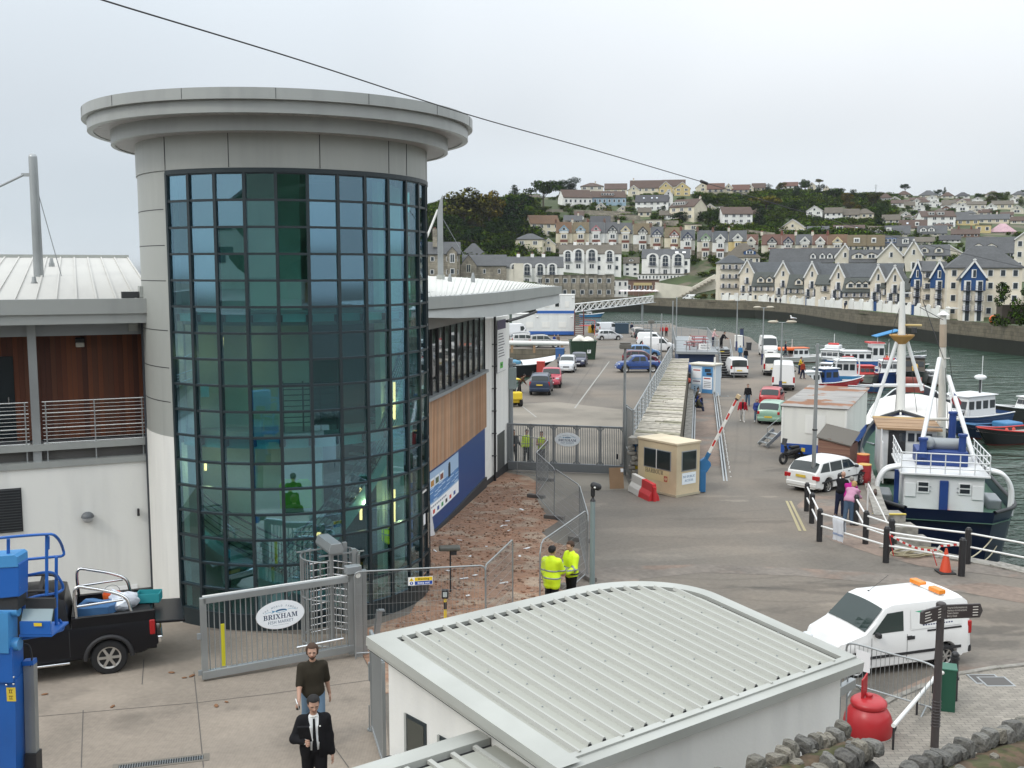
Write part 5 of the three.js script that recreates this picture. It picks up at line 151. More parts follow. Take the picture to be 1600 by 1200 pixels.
let trunks={};function trunkGeo(kind,v){let key=kind+v;if(trunks[key])return trunks[key];let L=crowns[kind][v][1],g=[bar(V(0,-.08,0),V(.01,.45,0),.032,7,.02),bar(V(.01,.45,0),V(0,kind==='conifer'?.95:.7,0),.02,6,.006)];if(kind!=='conifer')for(let l of L.slice(0,8))g.push(bar(V(0,Math.min(.45,l[1]*.55),0),V(l[0]*.85,l[1],l[2]*.85),.012,5,.004));return trunks[key]=merge(g)}
function tree(label,px,py,hpx,wpx,kind,mi,o={}){let P=o.P||hill(px,py),m=-P.z/FPX,h=hpx*m,v=Math.floor(rnd()*crowns[kind].length);let w=wpx*m;let t=_t(kind==='bush'?'shrub':'tree',label,kind==='bush'?'shrub':'tree',P,rnd()*6.3,o.group);w*=1.12;let sc=[w/(kind==='conifer'?.62:kind==='pine'?1.2:kind==='bush'?1.25:.95),h,w/(kind==='conifer'?.62:1.0)];_q('trunk',trunkGeo(kind,v),barkM,t,0,0,0,0,0,0,sc);let c=_q('crown',crowns[kind][v][0],leafM[mi],t,0,0,0,0,0,0,sc);return t}
{let TR_=[['big spreading olive brown tree at the left of the wooded hill',724,360,66,84,'round',3],['olive tree with a tall bare trunk right of the spreading one',764,358,60,50,'round',5],['dark round tree behind the bare trunked one',757,330,30,30,'dark',0],['wide dark evergreen in the middle of the wooded hill',802,356,52,64,'dark',4],['small layered conifer on the skyline left of the pines',804,312,24,22,'conifer',4],['umbrella pine with forked trunk on the skyline',849,330,46,50,'pine',1],['dense black green pine, left one of the skyline clump',876,308,28,32,'dark',0],['dense black green pine, right one of the skyline clump',893,306,28,30,'dark',4],['dark bushy tree beside the tower edge on the wooded hill',676,380,40,40,'dark',1],['mid green tree low on the wooded hill above the school',705,392,42,46,'dark',1],['dark tree behind the slanted roof mast',690,366,34,38,'dark',0],['dark green tree above the pyramid roof',738,388,36,40,'dark',4],['dense tree left of the cream block house',786,398,36,40,'dark',1],['dark tree above the cream block house',806,374,34,34,'dark',0],['shadowy tree in the middle of the wood',770,376,34,36,'dark',0],['leafy tree at the foot of the wood right of the chapel',766,402,26,30,'round',1],['tree between wood and red awning villa',824,352,26,26,'dark',4],['broad tree filling the wood above the hall roof',716,372,32,42,'dark',0],['brownish tree on the lower wood edge',745,366,28,32,'round',3],['round green tree beside the cream block house',843,400,24,18,'round',2],['dark hedge like tree right of the tall cream house',1096,322,20,36,'dark',1],['dark green tree below the ridge flats, left',1122,322,14,30,'dark',1],['round dark bush tree before the tall cream house',1062,346,16,26,'dark',4],['light green tree in the middle of the ridge slope',1197,332,36,48,'round',6],['large mid green tree below the ridge flats',1175,338,34,36,'round',2],['dark tree before the right end of the ridge flats',1198,302,16,18,'dark',0],['brownish tree before the red roofed ridge house',1221,302,18,18,'dark',3],['dark tree right of the red roofed ridge house',1245,312,22,20,'dark',0],['round green tree on the ridge left of the bare tree',1258,300,20,20,'round',1],['thin leaning tree on the ridge',1280,292,12,14,'pine',3],['dark ivy covered tree on the ridge',1280,308,20,16,'dark',0],['large green oak on the ridge right of the pale gable',1304,316,32,26,'round',1],['reddish brown tree below the ridge oak',1323,322,22,24,'round',5],['dark round tree on the ridge further right',1332,314,18,16,'dark',0],['olive brown tree left of the aerial mast',1364,325,26,30,'round',3],['deep green tree below the olive brown one',1376,340,26,24,'dark',1],['tree at the right end of the ridge wood',1348,316,16,16,'dark',1],['broad dark tree left of the white hillside group',1240,338,26,40,'dark',1],['green tree above the cream chalet house',1216,350,26,34,'dark',2],['dark tree between white house and ridge slope',1186,356,30,28,'dark',0],['bushy tree behind the hillside group, left',1262,330,24,28,'round',2],['tree above the middle of the hillside group',1300,326,20,26,'round',2],['russet tree above the hillside group',1330,332,18,26,'round',5],['dark tree behind the right hand hillside group',1366,346,20,20,'dark',1],['dark small tree beside the hipped hillside house',1375,358,20,16,'dark',4],['light green shrub tree over the red terrace',1338,372,12,12,'round',2],['low light tree near the twin gables',1352,370,13,13,'round',3],['leaning windswept pine on the right skyline',1414,304,16,18,'pine',4],['dark cypress on the right skyline',1476,306,14,7,'conifer',0],['dark round tree beside the skyline cypress',1465,307,12,14,'dark',4],['broad round green tree on the right skyline',1557,314,15,26,'dark',2],['dark brown tree left of the round skyline tree',1545,318,10,14,'dark',3],['small tree on the skyline right of the peaked house',1528,311,8,10,'dark',4],['dark pine at the right edge of the skyline',1597,308,12,10,'dark',0],['dark tree between the chalets, left',1448,330,12,12,'dark',1],['green tree between the chalets, middle',1530,336,10,16,'dark',1],['green tree between the chalets, right',1556,338,11,18,'dark',2],['tree left of the first dark gabled chalet',1418,330,9,18,'round',2],['tree at the right border between chalets',1594,322,12,14,'dark',2],['dark tree below the first chalet',1426,338,9,10,'dark',0],['shrubby tree below the blue fronted house',984,336,14,22,'round',2],['shrub before the blue fronted house, left',940,330,9,22,'bush',2],['flowering pale shrub in the hillside gardens',950,334,10,18,'bush',6],['shrub below the white modern house',1002,338,12,18,'bush',1],['shrub in the garden left of the tall cream house',1024,340,10,16,'bush',2],['green shrub on the slope below the pine',870,340,10,20,'bush',2],['dark cypress like bush beside the tall white gable',1036,334,14,8,'dark',0],['shrub above the red awning villa',878,348,9,12,'bush',2],['hedge like tree left of the white bay windowed house',1112,352,26,30,'dark',1],['dark tree behind the box house',1098,346,18,22,'dark',0],['bush on the garden terraces right of the white apartments',1100,432,9,20,'bush',2],['brown bush on the terraces beside the hip roofed corner block',1112,428,9,16,'bush',3],['low hedge bush by the promenade van',1095,468,6,26,'bush',2],['russet bush by the promenade, left of the white wall',1100,466,9,14,'bush',5],['second russet bush by the promenade',1116,466,9,14,'bush',5],];for(let a of TR_)tree(...a);
let iv=_t('ivy_hedge','thick ivy hanging over the stone wall at the right edge above the promenade','hedge',W(1596,512,164));let q=-iv.position.z/FPX;_q('stems',unit,barkM,iv,0,20*q,-2,0,0,0,[54*q,30*q,2]);let L=[];for(let i=0;i<22;i++)L.push([rr(-.5,.5),rr(.12,.95),rr(-.05,.12),rr(.09,.15),rr(.1,.2)]);_q('foliage',leafCloud(L,4200,.022),leafM[1],iv,0,0,0,0,0,0,[84*q,66*q,14*q]);let rb=_t('lifebuoy','orange and white lifebuoy hung by the ivy hedge on the far quay','lifebuoy',W(1552,499,168));$('ring',[TG(.55,.16,8,20)],M.orange,rb);$('post',[cyl(.06,.06,2.4,0,-2.2,-.2,6)],M.sG,rb);
let bg=crowns.bush[0][0],n=3400;let im=new THREE.InstancedMesh(bg,leafM[2],n);let mx=new THREE.Matrix4(),col=new THREE.Color();let k=0;for(let i=0;i<14000&&k<n;i++){let px=rr(650,1700),t=rr(2.6,7.9);let dn=fbm(px/400,t/8,8,3,510);let wood=px<840?1:px>1090&&px<1400&&t>4.4?1:.42;if(rnd()>wood||dn<(wood===1?.2:.42))continue;let[d,py]=_f(px,t),p=W(px,py,d);let s=px<840?rr(3,7):wood===1?rr(2.5,6):rr(1.5,4);mx.compose(p.setY(p.y-.3*s*.3),new THREE.Quaternion().setFromEuler(new THREE.Euler(0,rnd()*6,0)),V(s,s*rr(.6,.9),s));im.setMatrixAt(k,mx);let b=rr(.6,1.45);col.setRGB(b*rr(.75,1.15),b,b*rr(.5,.8));im.setColorAt(k,col);k++}
im.count=k;im.name='garden_growth';im.userData.kind='stuff';tag(im,'bushes and undergrowth covering the hillside between the houses','undergrowth');scene.add(im);
let gw=[[880,352,960,348],[930,342,1000,344],[1000,352,1060,352],[1160,366,1210,372],[900,335,985,338],[1330,360,1400,362]];gw.forEach(([a,b,c,d],i)=>{let p=hill(a,b),r=hill(c,d);let t=_t('garden_wall',['stone garden wall above the left terrace','grey terrace wall below the blue fronted house','stone wall before the tall cream house','stone wall right of the white bay windowed house','long stone wall below the glazed bungalows','pale wall below the hillside group'][i],'wall');$('wall',[_e(p.clone().setY(p.y),r.clone().setY(r.y),.5,4.2)],wM.stone,t)});
let ma=_t('aerial_mast','thin aerial mast on the skyline right of the ridge wood','mast',hill(1368,308));let mm=-ma.position.z/FPX;$('pole',[cyl(.22,.12,20*mm,0,0,0,6)],M.sG,ma);$('aerial',[box(2.2,.15,.15,0,17*mm,0),box(1.6,.15,.15,0,14*mm,0)],M.sG,ma)}
let signOval=(big)=>_i(big?512:256,big?300:150,(x,w,h)=>{x.fillStyle='#e9edf1';x.fillRect(0,0,w,h);let s=w/512;x.scale(s,s);x.textAlign='center';x.fillStyle='#3f5a72';x.font='27px sans-serif';let t='THE WORLD FAMOUS';for(let i=0;i<t.length;i++){let a=(i-7.5)*.083;x.save();x.translate(256+Math.sin(a)*300,350-Math.cos(a)*290);x.rotate(a);x.fillText(t[i],0,0);x.restore()}
x.fillStyle='#3f83a8';x.beginPath();x.ellipse(265,105,62,19,0,0,7);x.fill();x.beginPath();x.moveTo(205,105);x.lineTo(160,88);x.lineTo(172,106);x.lineTo(158,124);x.fill();x.fillStyle='#e9edf1';x.beginPath();x.ellipse(268,112,48,7,0,0,7);x.fill();x.fillStyle='#1d3c66';x.beginPath();x.ellipse(262,97,50,6,0,0,7);x.fill();x.beginPath();x.arc(310,103,4,0,7);x.fill();x.strokeStyle='#6aa5c2';x.lineWidth=4;x.beginPath();x.moveTo(90,118);x.quadraticCurveTo(130,98,160,112);x.moveTo(335,100);x.quadraticCurveTo(380,88,425,112);x.stroke();x.fillStyle='#10284a';x.font='bold 74px serif';x.fillText('BRIXHAM',256,190);x.fillStyle='#34506e';x.font='46px sans-serif';x.fillText('FISH MARKET',256,240);x.fillRect(170,258,172,2)});let oval=(a,b,n=40)=>Array.from({length:n},(_,i)=>[Math.cos(i/n*6.2832)*a,Math.sin(i/n*6.2832)*b]);function ovalPrint(a,b){let s=new THREE.Shape(oval(a,b).map(p=>new THREE.Vector2(...p)));let g=new THREE.ShapeGeometry(s);let p=g.attributes.position,u=g.attributes.uv;for(let i=0;i<p.count;i++)u.setXY(i,p.getX(i)/a/2+.5,p.getY(i)/b/2+.5);return g}
{let K0=aY(575,997,3.5),K1=aY(866,1198,3.0),K2=aY(1338,1028,3.0);let eu=K2.clone().sub(K1),Lu=eu.length();eu.normalize();let ev=K0.clone().sub(K1),Lv=ev.length();ev.normalize();let nn=eu.clone().cross(ev).normalize();if(nn.y<0)nn.negate();let R=(s,t,h=0)=>K1.clone().addScaledVector(eu,s).addScaledVector(ev,t).addScaledVector(nn,h);let st=(px,py)=>{let p=onPlane(px,py,K1,nn).sub(K1);let a=p.dot(eu),b=p.dot(ev),c=eu.dot(ev);let s=(a-b*c)/(1-c*c);return[s,b-s*c]};let sA=Math.min(st(890,919)[0],Lu-.6),tB=Math.min(st(1120,932)[1],Lv-.5);let outline=off=>{let a=sA,b=tB,ra=Lu-a-off,rb=Lv-b-off,P=[[off,off*.4],[Lu-off,off*.4]];for(let i=0;i<=16;i++){let q=i/16*Math.PI/2,k=2.0;P.push([a+ra*Math.pow(Math.cos(q),2/k),b+rb*Math.pow(Math.sin(q),2/k)])}P.push([off,Lv-off]);return P};let B=_t('kiosk','low white kiosk with pale ribbed metal roof and rounded corner in the foreground','building');let ring=(A,C,h0,h1)=>{let n=A.length,v=[...A.map(p=>R(p[0],p[1],h1)),...C.map(p=>R(p[0],p[1],h1)),...A.map(p=>R(p[0],p[1],h0)),...C.map(p=>R(p[0],p[1],h0))],F=[];for(let i=0;i<n;i++){let j=(i+1)%n;F.push([i,j,j+n,i+n],[i+2*n,j+2*n,j,i],[i+n,j+n,j+3*n,i+3*n],[j+2*n,i+2*n,i+3*n,j+3*n])}return _m(v,F)};let roofM=mat([.325,.33,.30],.55,{map:streak}),trimM=mat([.40,.41,.385],.5,{map:grime,tiles:1});let o0=outline(0),o1=outline(.22),o2=outline(.30);$('verge_flashing',[ring(o0,o1,-.16,.03)],trimM,B);let deck=(P,h)=>{let tri=THREE.ShapeUtils.triangulateShape(P.map(p=>new THREE.Vector2(...p)),[]);return _m(P.map(p=>R(p[0],p[1],h)),tri.map(t=>[t[0],t[1],t[2]]),P.map(p=>[p[0]*1,p[1]*1]))};$('roof',[deck(o2,.0)],roofM,B);$('roof_underside',[deck(o0,-.17)],M.dark,B);$('shadow_gap',[ring(o1,o2,-.1,-.03)],M.black,B);
let tMax=s=>{let ra=Lu-sA-.26,rb=Lv-tB-.26;return s<=sA?Lv-.26:tB+rb*Math.sqrt(Math.max(0,1-Math.pow((s-sA)/ra,2)))};let ribM=mat([.38,.385,.355],.5);let yUp=nn;let capM=M.black,scr=[];let minor=[];for(let k=0;k<22;k++){let s=.42+k*(Lu-.75)/21.5;let t1=tMax(s)+.06;if(s>Lu-.3)break;let t0=k%3===0?.05:.13;let P=[[-.034,0],[-.014,.05],[.014,.05],[.034,0]];let a=P.map(p=>R(s+p[0],t0,p[1])),b=P.map(p=>R(s+p[0],t1,p[1]));$('roof_rib',[_m([...a,...b],[[0,4,5,1],[1,5,6,2],[2,6,7,3],[0,1,2,3]])],ribM,B);if(k%3){let c=R(s,.125,.012);_q('rib_end',BG(.04,.03,.02),capM,B,c.x,c.y,c.z,0,Math.atan2(-eu.z,eu.x),0)}
for(let t=.6+(k%2)*.5;t<t1-.2;t+=1.05){let c=R(s+.14,t,.005);scr.push(T(CG(.012,.012,.014,6),c.x,c.y,c.z))}}
let so=$('roof_screws',scr,M.sG,B);so.userData.kind='stuff';$('gutter',[_m([R(-.02,-.12,-.02),R(Lu+.02,-.12,-.02),R(Lu+.02,-.12,-.16),R(-.02,-.12,-.16),R(-.02,-.001,.0),R(Lu+.02,-.001,.0),R(Lu+.02,-.001,-.16),R(-.02,-.001,-.16)],[[3,2,1,0],[0,1,5,4],[2,3,7,6],[0,4,7,3],[1,2,6,5]])],trimM,B);let wide=_m([R(-.03,-.1,.034),R(.3,-.1,.034),R(.3,Lv,.034),R(-.03,Lv,.034),R(-.03,-.1,-.1),R(-.03,Lv,-.1)],[[0,1,2,3],[0,3,5,4]]);$('wide_flashing',[wide],trimM,B);
let w0=outline(.2).map(p=>R(p[0],p[1],-.175));w0.forEach((p,i)=>{if(i<2){}});let vv=[...w0,...w0.map(p=>V(p.x,-.6,p.z))],n=w0.length,F=[];for(let i=0;i<n;i++){let j=(i+1)%n;F.push([i+n,j+n,j,i])}$('wall',[_m(vv,F)],M.white,B);
let wl=outline(.2),wa=R(.2,0,0),wb=R(.2,Lv,0),wd=V(wb.x-wa.x,0,wb.z-wa.z).normalize(),wn=V(-wd.z,0,wd.x);if(wn.x>0)wn.negate();let wh=(px,py)=>{let h=onPlane(px,py,wa,wn);return[h.clone().sub(wa).dot(wd),h.y]};let WP=(s,o,y)=>V(wa.x+wd.x*s+wn.x*o,y,wa.z+wd.z*s+wn.z*o);let slabW=(s0,s1,q0,q1,y0,y1)=>_m([WP(s0,q0,y0),WP(s1,q0,y0),WP(s1,q1,y0),WP(s0,q1,y0),WP(s0,q0,y1),WP(s1,q0,y1),WP(s1,q1,y1),WP(s0,q1,y1)],[[3,2,6,7],[1,0,4,5],[4,7,6,5],[0,1,2,3],[0,3,7,4],[2,1,5,6]]);for(let[x0,y0,x1,y1]of[[634,1114,667,1183],[686,1148,707,1190]]){let a=wh(x0,y0),b=wh(x1,y1-(x1-x0)*.0);let s0=Math.min(a[0],b[0]),s1=Math.max(a[0],b[0]),yt=a[1],yb=yt-1.15;let f=$('window',[slabW(s0,s1,-.02,.012,yb,yt)],M.frame,B);$('pane',[slabW(s0+.05,s1-.05,.0,.018,yb+.05,yt-.05)],mat([.06,.065,.055],.04),f);$('reveal',[slabW(s1-.03,s1+.02,-.05,.02,yb,yt)],M.cladGrey,f)}
let dm=_t('dome_camera','small black dome fitting on the kiosk wall at the bottom edge','camera',WP(wh(620,1186)[0],.12,wh(620,1186)[1]));$('dome',[T(SG(.11,16,8,0,6.3,0,1.57).scale(1,.7,1),0,0,0)],M.black,dm);$('base',[cyl(.115,.115,.06,0,-.06,0,16)],M.dark,dm);
let A0=onPlane(748,1147,WP(0,.02,0),wn);let B2=_t('kiosk_annex','lower ribbed roof of an annex against the kiosk at the bottom edge','building');let q1=aY(572,1201,A0.y),ad=V(q1.x-A0.x,0,q1.z-A0.z).normalize(),dn=wd.clone().negate();let AR=(s,t,h=0)=>A0.clone().addScaledVector(ad,s).addScaledVector(dn,t).add(V(0,h-t*.1,0));let asl=(s0,s1,t0,t1,h0,h1)=>_m([AR(s0,t0,h0),AR(s1,t0,h0),AR(s1,t1,h0),AR(s0,t1,h0),AR(s0,t0,h1),AR(s1,t0,h1),AR(s1,t1,h1),AR(s0,t1,h1)],[[3,2,6,7],[1,0,4,5],[4,7,6,5],[0,1,2,3],[0,3,7,4],[2,1,5,6]]);$('verge_flashing',[asl(0,3.2,-.02,.22,-.14,.05)],trimM,B2);$('roof',[asl(0,3.2,.31,3,-.05,-.005)],roofM,B2);$('shadow_gap',[asl(0,3.2,.22,.31,-.1,-.04)],M.black,B2);for(let k=0;k<9;k++)$('roof_rib',[_e(AR(.25+k*.32,.24,.01),AR(.25+k*.32,3,.01),.06,.045)],ribM,B2);$('wall',[asl(.0,3.0,.2,2.8,-3.4,-.06)],M.white,B2)}
{let a=G(582,1143),b=G(601,1205);let t=_t('pedestrian_gate','narrow galvanised barred gate beside the left wall of the white kiosk','gate',a,headTo(a,b));let L=a.distanceTo(b),h=1.95;$('frame',[box(.06,h,.06,0,h/2,0),box(.06,h,.06,L,h/2,0),box(L,.05,.05,L/2,h,0),box(L,.06,.05,L/2,.1,0)],M.galv,t);let bg=CG(.012,.012,h-.1,6);for(let k=1;k<14;k++)_q('bar',bg,M.galv,t,k*L/14,h/2+.02,0);$('lock',[box(.07,.35,.1,-.06,1.15,0)],M.sG,t);$('drop_bolt',[bar(V(-.05,0,.05),V(-.05,.5,.05),.012),cyl(.09,.09,.03,-.06,.0,0,10)],M.galv,t);let k=_t('concrete_stub','short grey galvanised post stump leaning by the far corner of the kiosk','post',G(590,1012));$('post',[T(box(.12,.9,.12),0,.45,0,0,.4,-.12)],M.galv,k);$('cap',[T(box(.13,.04,.13),.105,.9,0,0,.4,-.12)],M.sG,k)}
{let a=G(321,1064),b=G(549,1026),L=a.distanceTo(b),ry=headTo(a,b);let t=_t('sliding_gate','galvanised sliding gate with oval fish market sign in front of the tower','gate',a,ry);let h=W(318,937,-a.z).y-a.y;$('frame',[_b(.13,h,.1,.01,0,h/2+.04,0),_b(.13,h+.06,.1,.01,L,h/2+.04,0),_b(L,.14,.1,.01,L/2,h-.02,0),_b(L+.12,.17,.12,.01,L/2,.14,0)],M.galv,t);$('top_lip',[box(L,.02,.05,L/2,h+.062,-.02)],M.rW,t);let bg=CG(.0125,.0125,h-.25,8);let n=29;for(let k=1;k<n;k++)_q('bar',bg,M.galv,t,k*L/n,h/2+.06,0);$('yellow_bar',[box(.075,h*.52,.03,L*.125,.24+h*.26,-.06)],mat([.75,.68,.03],.5),t);$('bracket',[box(.08,.12,.06,-.1,h*.56,0),box(.08,.1,.06,-.1,.2,0)],M.sG,t);let sx=L*.5,sy=h*.68,s=$('oval_sign',[ext(oval(.535,.315),.02).translate(sx,sy,.06)],M.paper,t);$('sign_print',[ovalPrint(.525,.305).translate(sx,sy,.084)],signOval(1),s);let bm=$('arm_bar',[bar(V(L*.6,.42,.12),V(L*.93,.44,.12),.035,10)],M.chrome,t);let p0=G(552,1026),pst=_t('gate_post','square galvanised gate post at the right end of the sliding gate','post',p0,ry);$('post',[box(.16,h+.35,.16,.12,h/2+.17,.02),box(.1,h+.2,.1,.3,h/2+.1,-.05)],M.galv,pst);$('guide',[_b(.3,.18,.22,.02,.0,h+.26,0)],M.sG,pst);$('roller',[T(CG(.06,.06,.12,12),.1,h+.14,.08,1.57,0,0)],M.white,pst);
let c=G(517,1000);c.y=gy(c.z);let q=_t('turnstile','full height galvanised turnstile cage behind the right end of the sliding gate','turnstile',c,ry);let H=2.15;let rot=$('rotor',[cyl(.06,.06,H,.05,0,0,12)],M.galv,q);let ag=CG(.018,.018,.55,6);ag.rotateZ(Math.PI/2);ag.translate(-.29,0,0);for(let k=0;k<11;k++)for(let an of[.15,2.25,4.3])_q('arm',ag,M.chrome,q,.05,.3+k*.165,0,0,an,0);let cg=CG(.017,.017,H-.1,6);for(let k=0;k<=9;k++){let an=2.0+k*.25;_q('cage_bar',cg,M.galv,q,.05+Math.cos(an)*.72,H/2,Math.sin(an)*.72)}for(let k=0;k<=7;k++){let an=-1.0+k*.24;_q('cage_bar',cg,M.galv,q,.05+Math.cos(an)*.66,H/2,Math.sin(an)*.66)}
let hoop=(y,a0,a1,r)=>_u(Array.from({length:10},(_,k)=>V(.05+Math.cos(_l(a0,a1,k/9))*r,y,Math.sin(_l(a0,a1,k/9))*r)),.02,6);$('hoop',[hoop(H-.05,2.0,4.3,.72),hoop(.1,2,4.3,.72),hoop(H-.05,-1,.7,.66),hoop(.1,-1,.7,.66),hoop(H*.55,2.0,4.3,.72)],M.galv,q);$('post',[box(.1,H+.2,.1,.5,H/2,.3),box(.1,H+.2,.1,.5,H/2,-.35)],M.galv,q);let hd=$('head_box',[T(ext([[-.15,0],[.15,0],[.17,.06],[.12,.22],[-.12,.22],[-.17,.06]],1.0,.012),.05,H+.06,-.62)],M.galv,q);$('head_beam',[box(1.0,.03,.04,-.2,H+.02,-.3),box(1.1,.03,.04,.2,H+.02,.32)],M.galv,q)}
function _w(label,a,b,h=2.0,o={}){let L=Math.hypot(a.x-b.x,a.z-b.z),ry=headTo(a,b);let t=_t('fence_panel',label,'fence panel',a,ry,undefined);let dy=b.y-a.y;let r=.02,k=o.round??.25;let P=(x,y)=>V(x,y+dy*x/L,0);let f=[bar(P(0,.02),P(0,h-k),r),bar(P(L,.02),P(L,h-(o.sq?0:k)),r),bar(P(.02,.14),P(L,.14),r*.9)];if(k)f.push(bar(P(0,h-k),P(k*.35,h-k*.25),r),bar(P(k*.35,h-k*.25),P(k,h),r),bar(P(L,h-k),P(L-k*.35,h-k*.25),r),bar(P(L-k*.35,h-k*.25),P(L-k,h),r));f.push(bar(P(k,h),P(L-k,h),r));$('frame',f,M.galv,t);let w=[];let nx=Math.round(L/.085);for(let i=1;i<nx;i++)w.push(_e(P(i*L/nx,.14),P(i*L/nx,h-.02),.0045,.0045,V(0,0,1)));for(let y=.3;y<h;y+=.24)w.push(_e(P(0,y),P(L,y),.0045,.0045));let m=$('wire_mesh',w,M.galv,t);m.userData.kind='stuff';if(o.foot!==0)for(let x of o.foot||[0]){$('foot_block',[_b(.8,.15,.22,.02,x,.078+dy*x/L,0,o.fa??1.2)],mat([.14,.13,.12],.9),t)}return t}
{let n2=G(838,778),n3=G(866,811),n4=G(905,846),n5=G(918,905),n1=G(856,752),n0=G(808,742);_w('mesh fence panel running up to the fish market wall, farthest of the row',n0,n1,1.95,{round:.2,foot:[2.2],fa:.3});_w('narrow mesh fence panel set edge-on before the hi-vis men at the gate',n2,n1,1.95,{round:.1});_w('mesh fence panel at the edge of the red earth, third from the camera',n3,n2,1.95,{round:.2,fa:1.0});_w('mesh fence panel in the middle of the row along the red earth',n4,n3,1.95,{round:.2,fa:.8});let p=_w('mesh fence panel with white notice beside the camera post',n5,n4,1.95,{round:.2,fa:.4});let nt=$('notice',[box(.55,.78,.015,.75,1.15,.03)],_i(128,192,(x,w,h)=>{x.fillStyle='#dedbd6';x.fillRect(0,0,w,h);x.fillStyle='#b5693f';x.fillRect(10,16,70,10);x.fillStyle='#8a8f96';for(let i=0;i<9;i++)x.fillRect(12,40+i*14,80+(i*29)%24,5);x.fillStyle='#b0413a';x.fillRect(12,100,96,8)}),p);let m0=W(843.5,922,25.2),m1=W(917,893,29.5);m0.y=gy(m0.z);m1.y=gy(m1.z);_w('mesh fence panel standing behind the two men in yellow',m0,m1,2.05,{round:.3,foot:[0,3]});let q0=W(556,1044,22.3),q1=W(759,1040,22.9),q2=W(801,990,25.6);for(let q of[q0,q1,q2])q.y=gy(q.z);let kp=_w('mesh fence panel with a keep out sign beside the turnstile',q0,q1,2.03,{round:.12,foot:0});_w('mesh fence panel slanting away over the red earth behind the kiosk roof',q1,q2,2.03,{round:.1,foot:0});let sg=$('warning_sign',[box(.56,.19,.012,1.48,1.74,.03)],_i(384,128,(x,w,h)=>{x.fillStyle='#e8e8e6';x.fillRect(0,0,w,h);x.fillStyle='#e3c21c';x.fillRect(104,6,274,56);x.fillStyle='#1d4aa0';x.fillRect(104,66,274,56);x.fillStyle='#3a3410';x.font='bold 44px sans-serif';x.textAlign='center';x.fillText('Warning',241,50);x.fillStyle='#f0f0f0';x.fillText('Keep out',241,110);x.fillStyle='#e3c21c';x.beginPath();x.moveTo(52,8);x.lineTo(90,60);x.lineTo(14,60);x.fill();x.fillStyle='#222';x.fillRect(48,26,8,20);x.fillRect(48,50,8,6);x.fillStyle='#1d4aa0';x.beginPath();x.arc(52,94,26,0,7);x.fill();x.fillStyle='#fff';x.fillRect(47,78,10,30)}),kp);$('clip',[box(.06,.12,.05,q0.distanceTo(q1)-.02,.9,0)],M.yellow,kp);
let fl=_t('floodlight_stand','dark floodlight head on a thin pole standing in the red earth','floodlight',G(704,925));$('pole',[cyl(.025,.02,1.2,0,0,0,8)],M.dark,fl);$('head',[_b(.6,.12,.3,.05,-.02,1.26,0,.1)],mat([.1,.1,.085],.6),fl);$('bracket',[box(.16,.1,.1,.1,1.14,.05)],M.dark,fl);let yp=_t('marker_post','yellow post with small black instrument box near the keep out sign','post',G(696,990));$('post',[cyl(.035,.035,.95,0,0,0,10)],M.yellow,yp);$('sleeve',[cyl(.04,.04,.18,0,.62,0,10)],M.black,yp);$('instrument_box',[_b(.16,.22,.12,.02,0,1.0,0)],M.black,yp);$('display',[box(.1,.12,.01,0,1.0,.065)],mat([.4,.45,.45],.3),yp);let cp=_t('camera_post','green grey post with black security camera on top near the harbour hut','security camera',(()=>{let p=W(925,930,27.5);p.y=gy(p.z);return p})());let ch=W(930,783,27.5).y-cp.position.y;$('post',[cyl(.075,.068,ch,0,0,0,14)],mat([.2,.25,.25],.5),cp);$('mount',[cyl(.08,.04,.08,0,ch,0,12),cyl(.03,.03,.08,0,ch+.06,0,10)],M.black,cp);$('housing',[T(KG(.06,.16,6,12),0,ch+.25,0),T(KG(.1,.12,6,12),.08,ch+.42,.02,.3,0,1.2)],M.black,cp);$('lens',[T(SG(.03,10,8),.04,ch+.4,.12)],M.white,cp)}
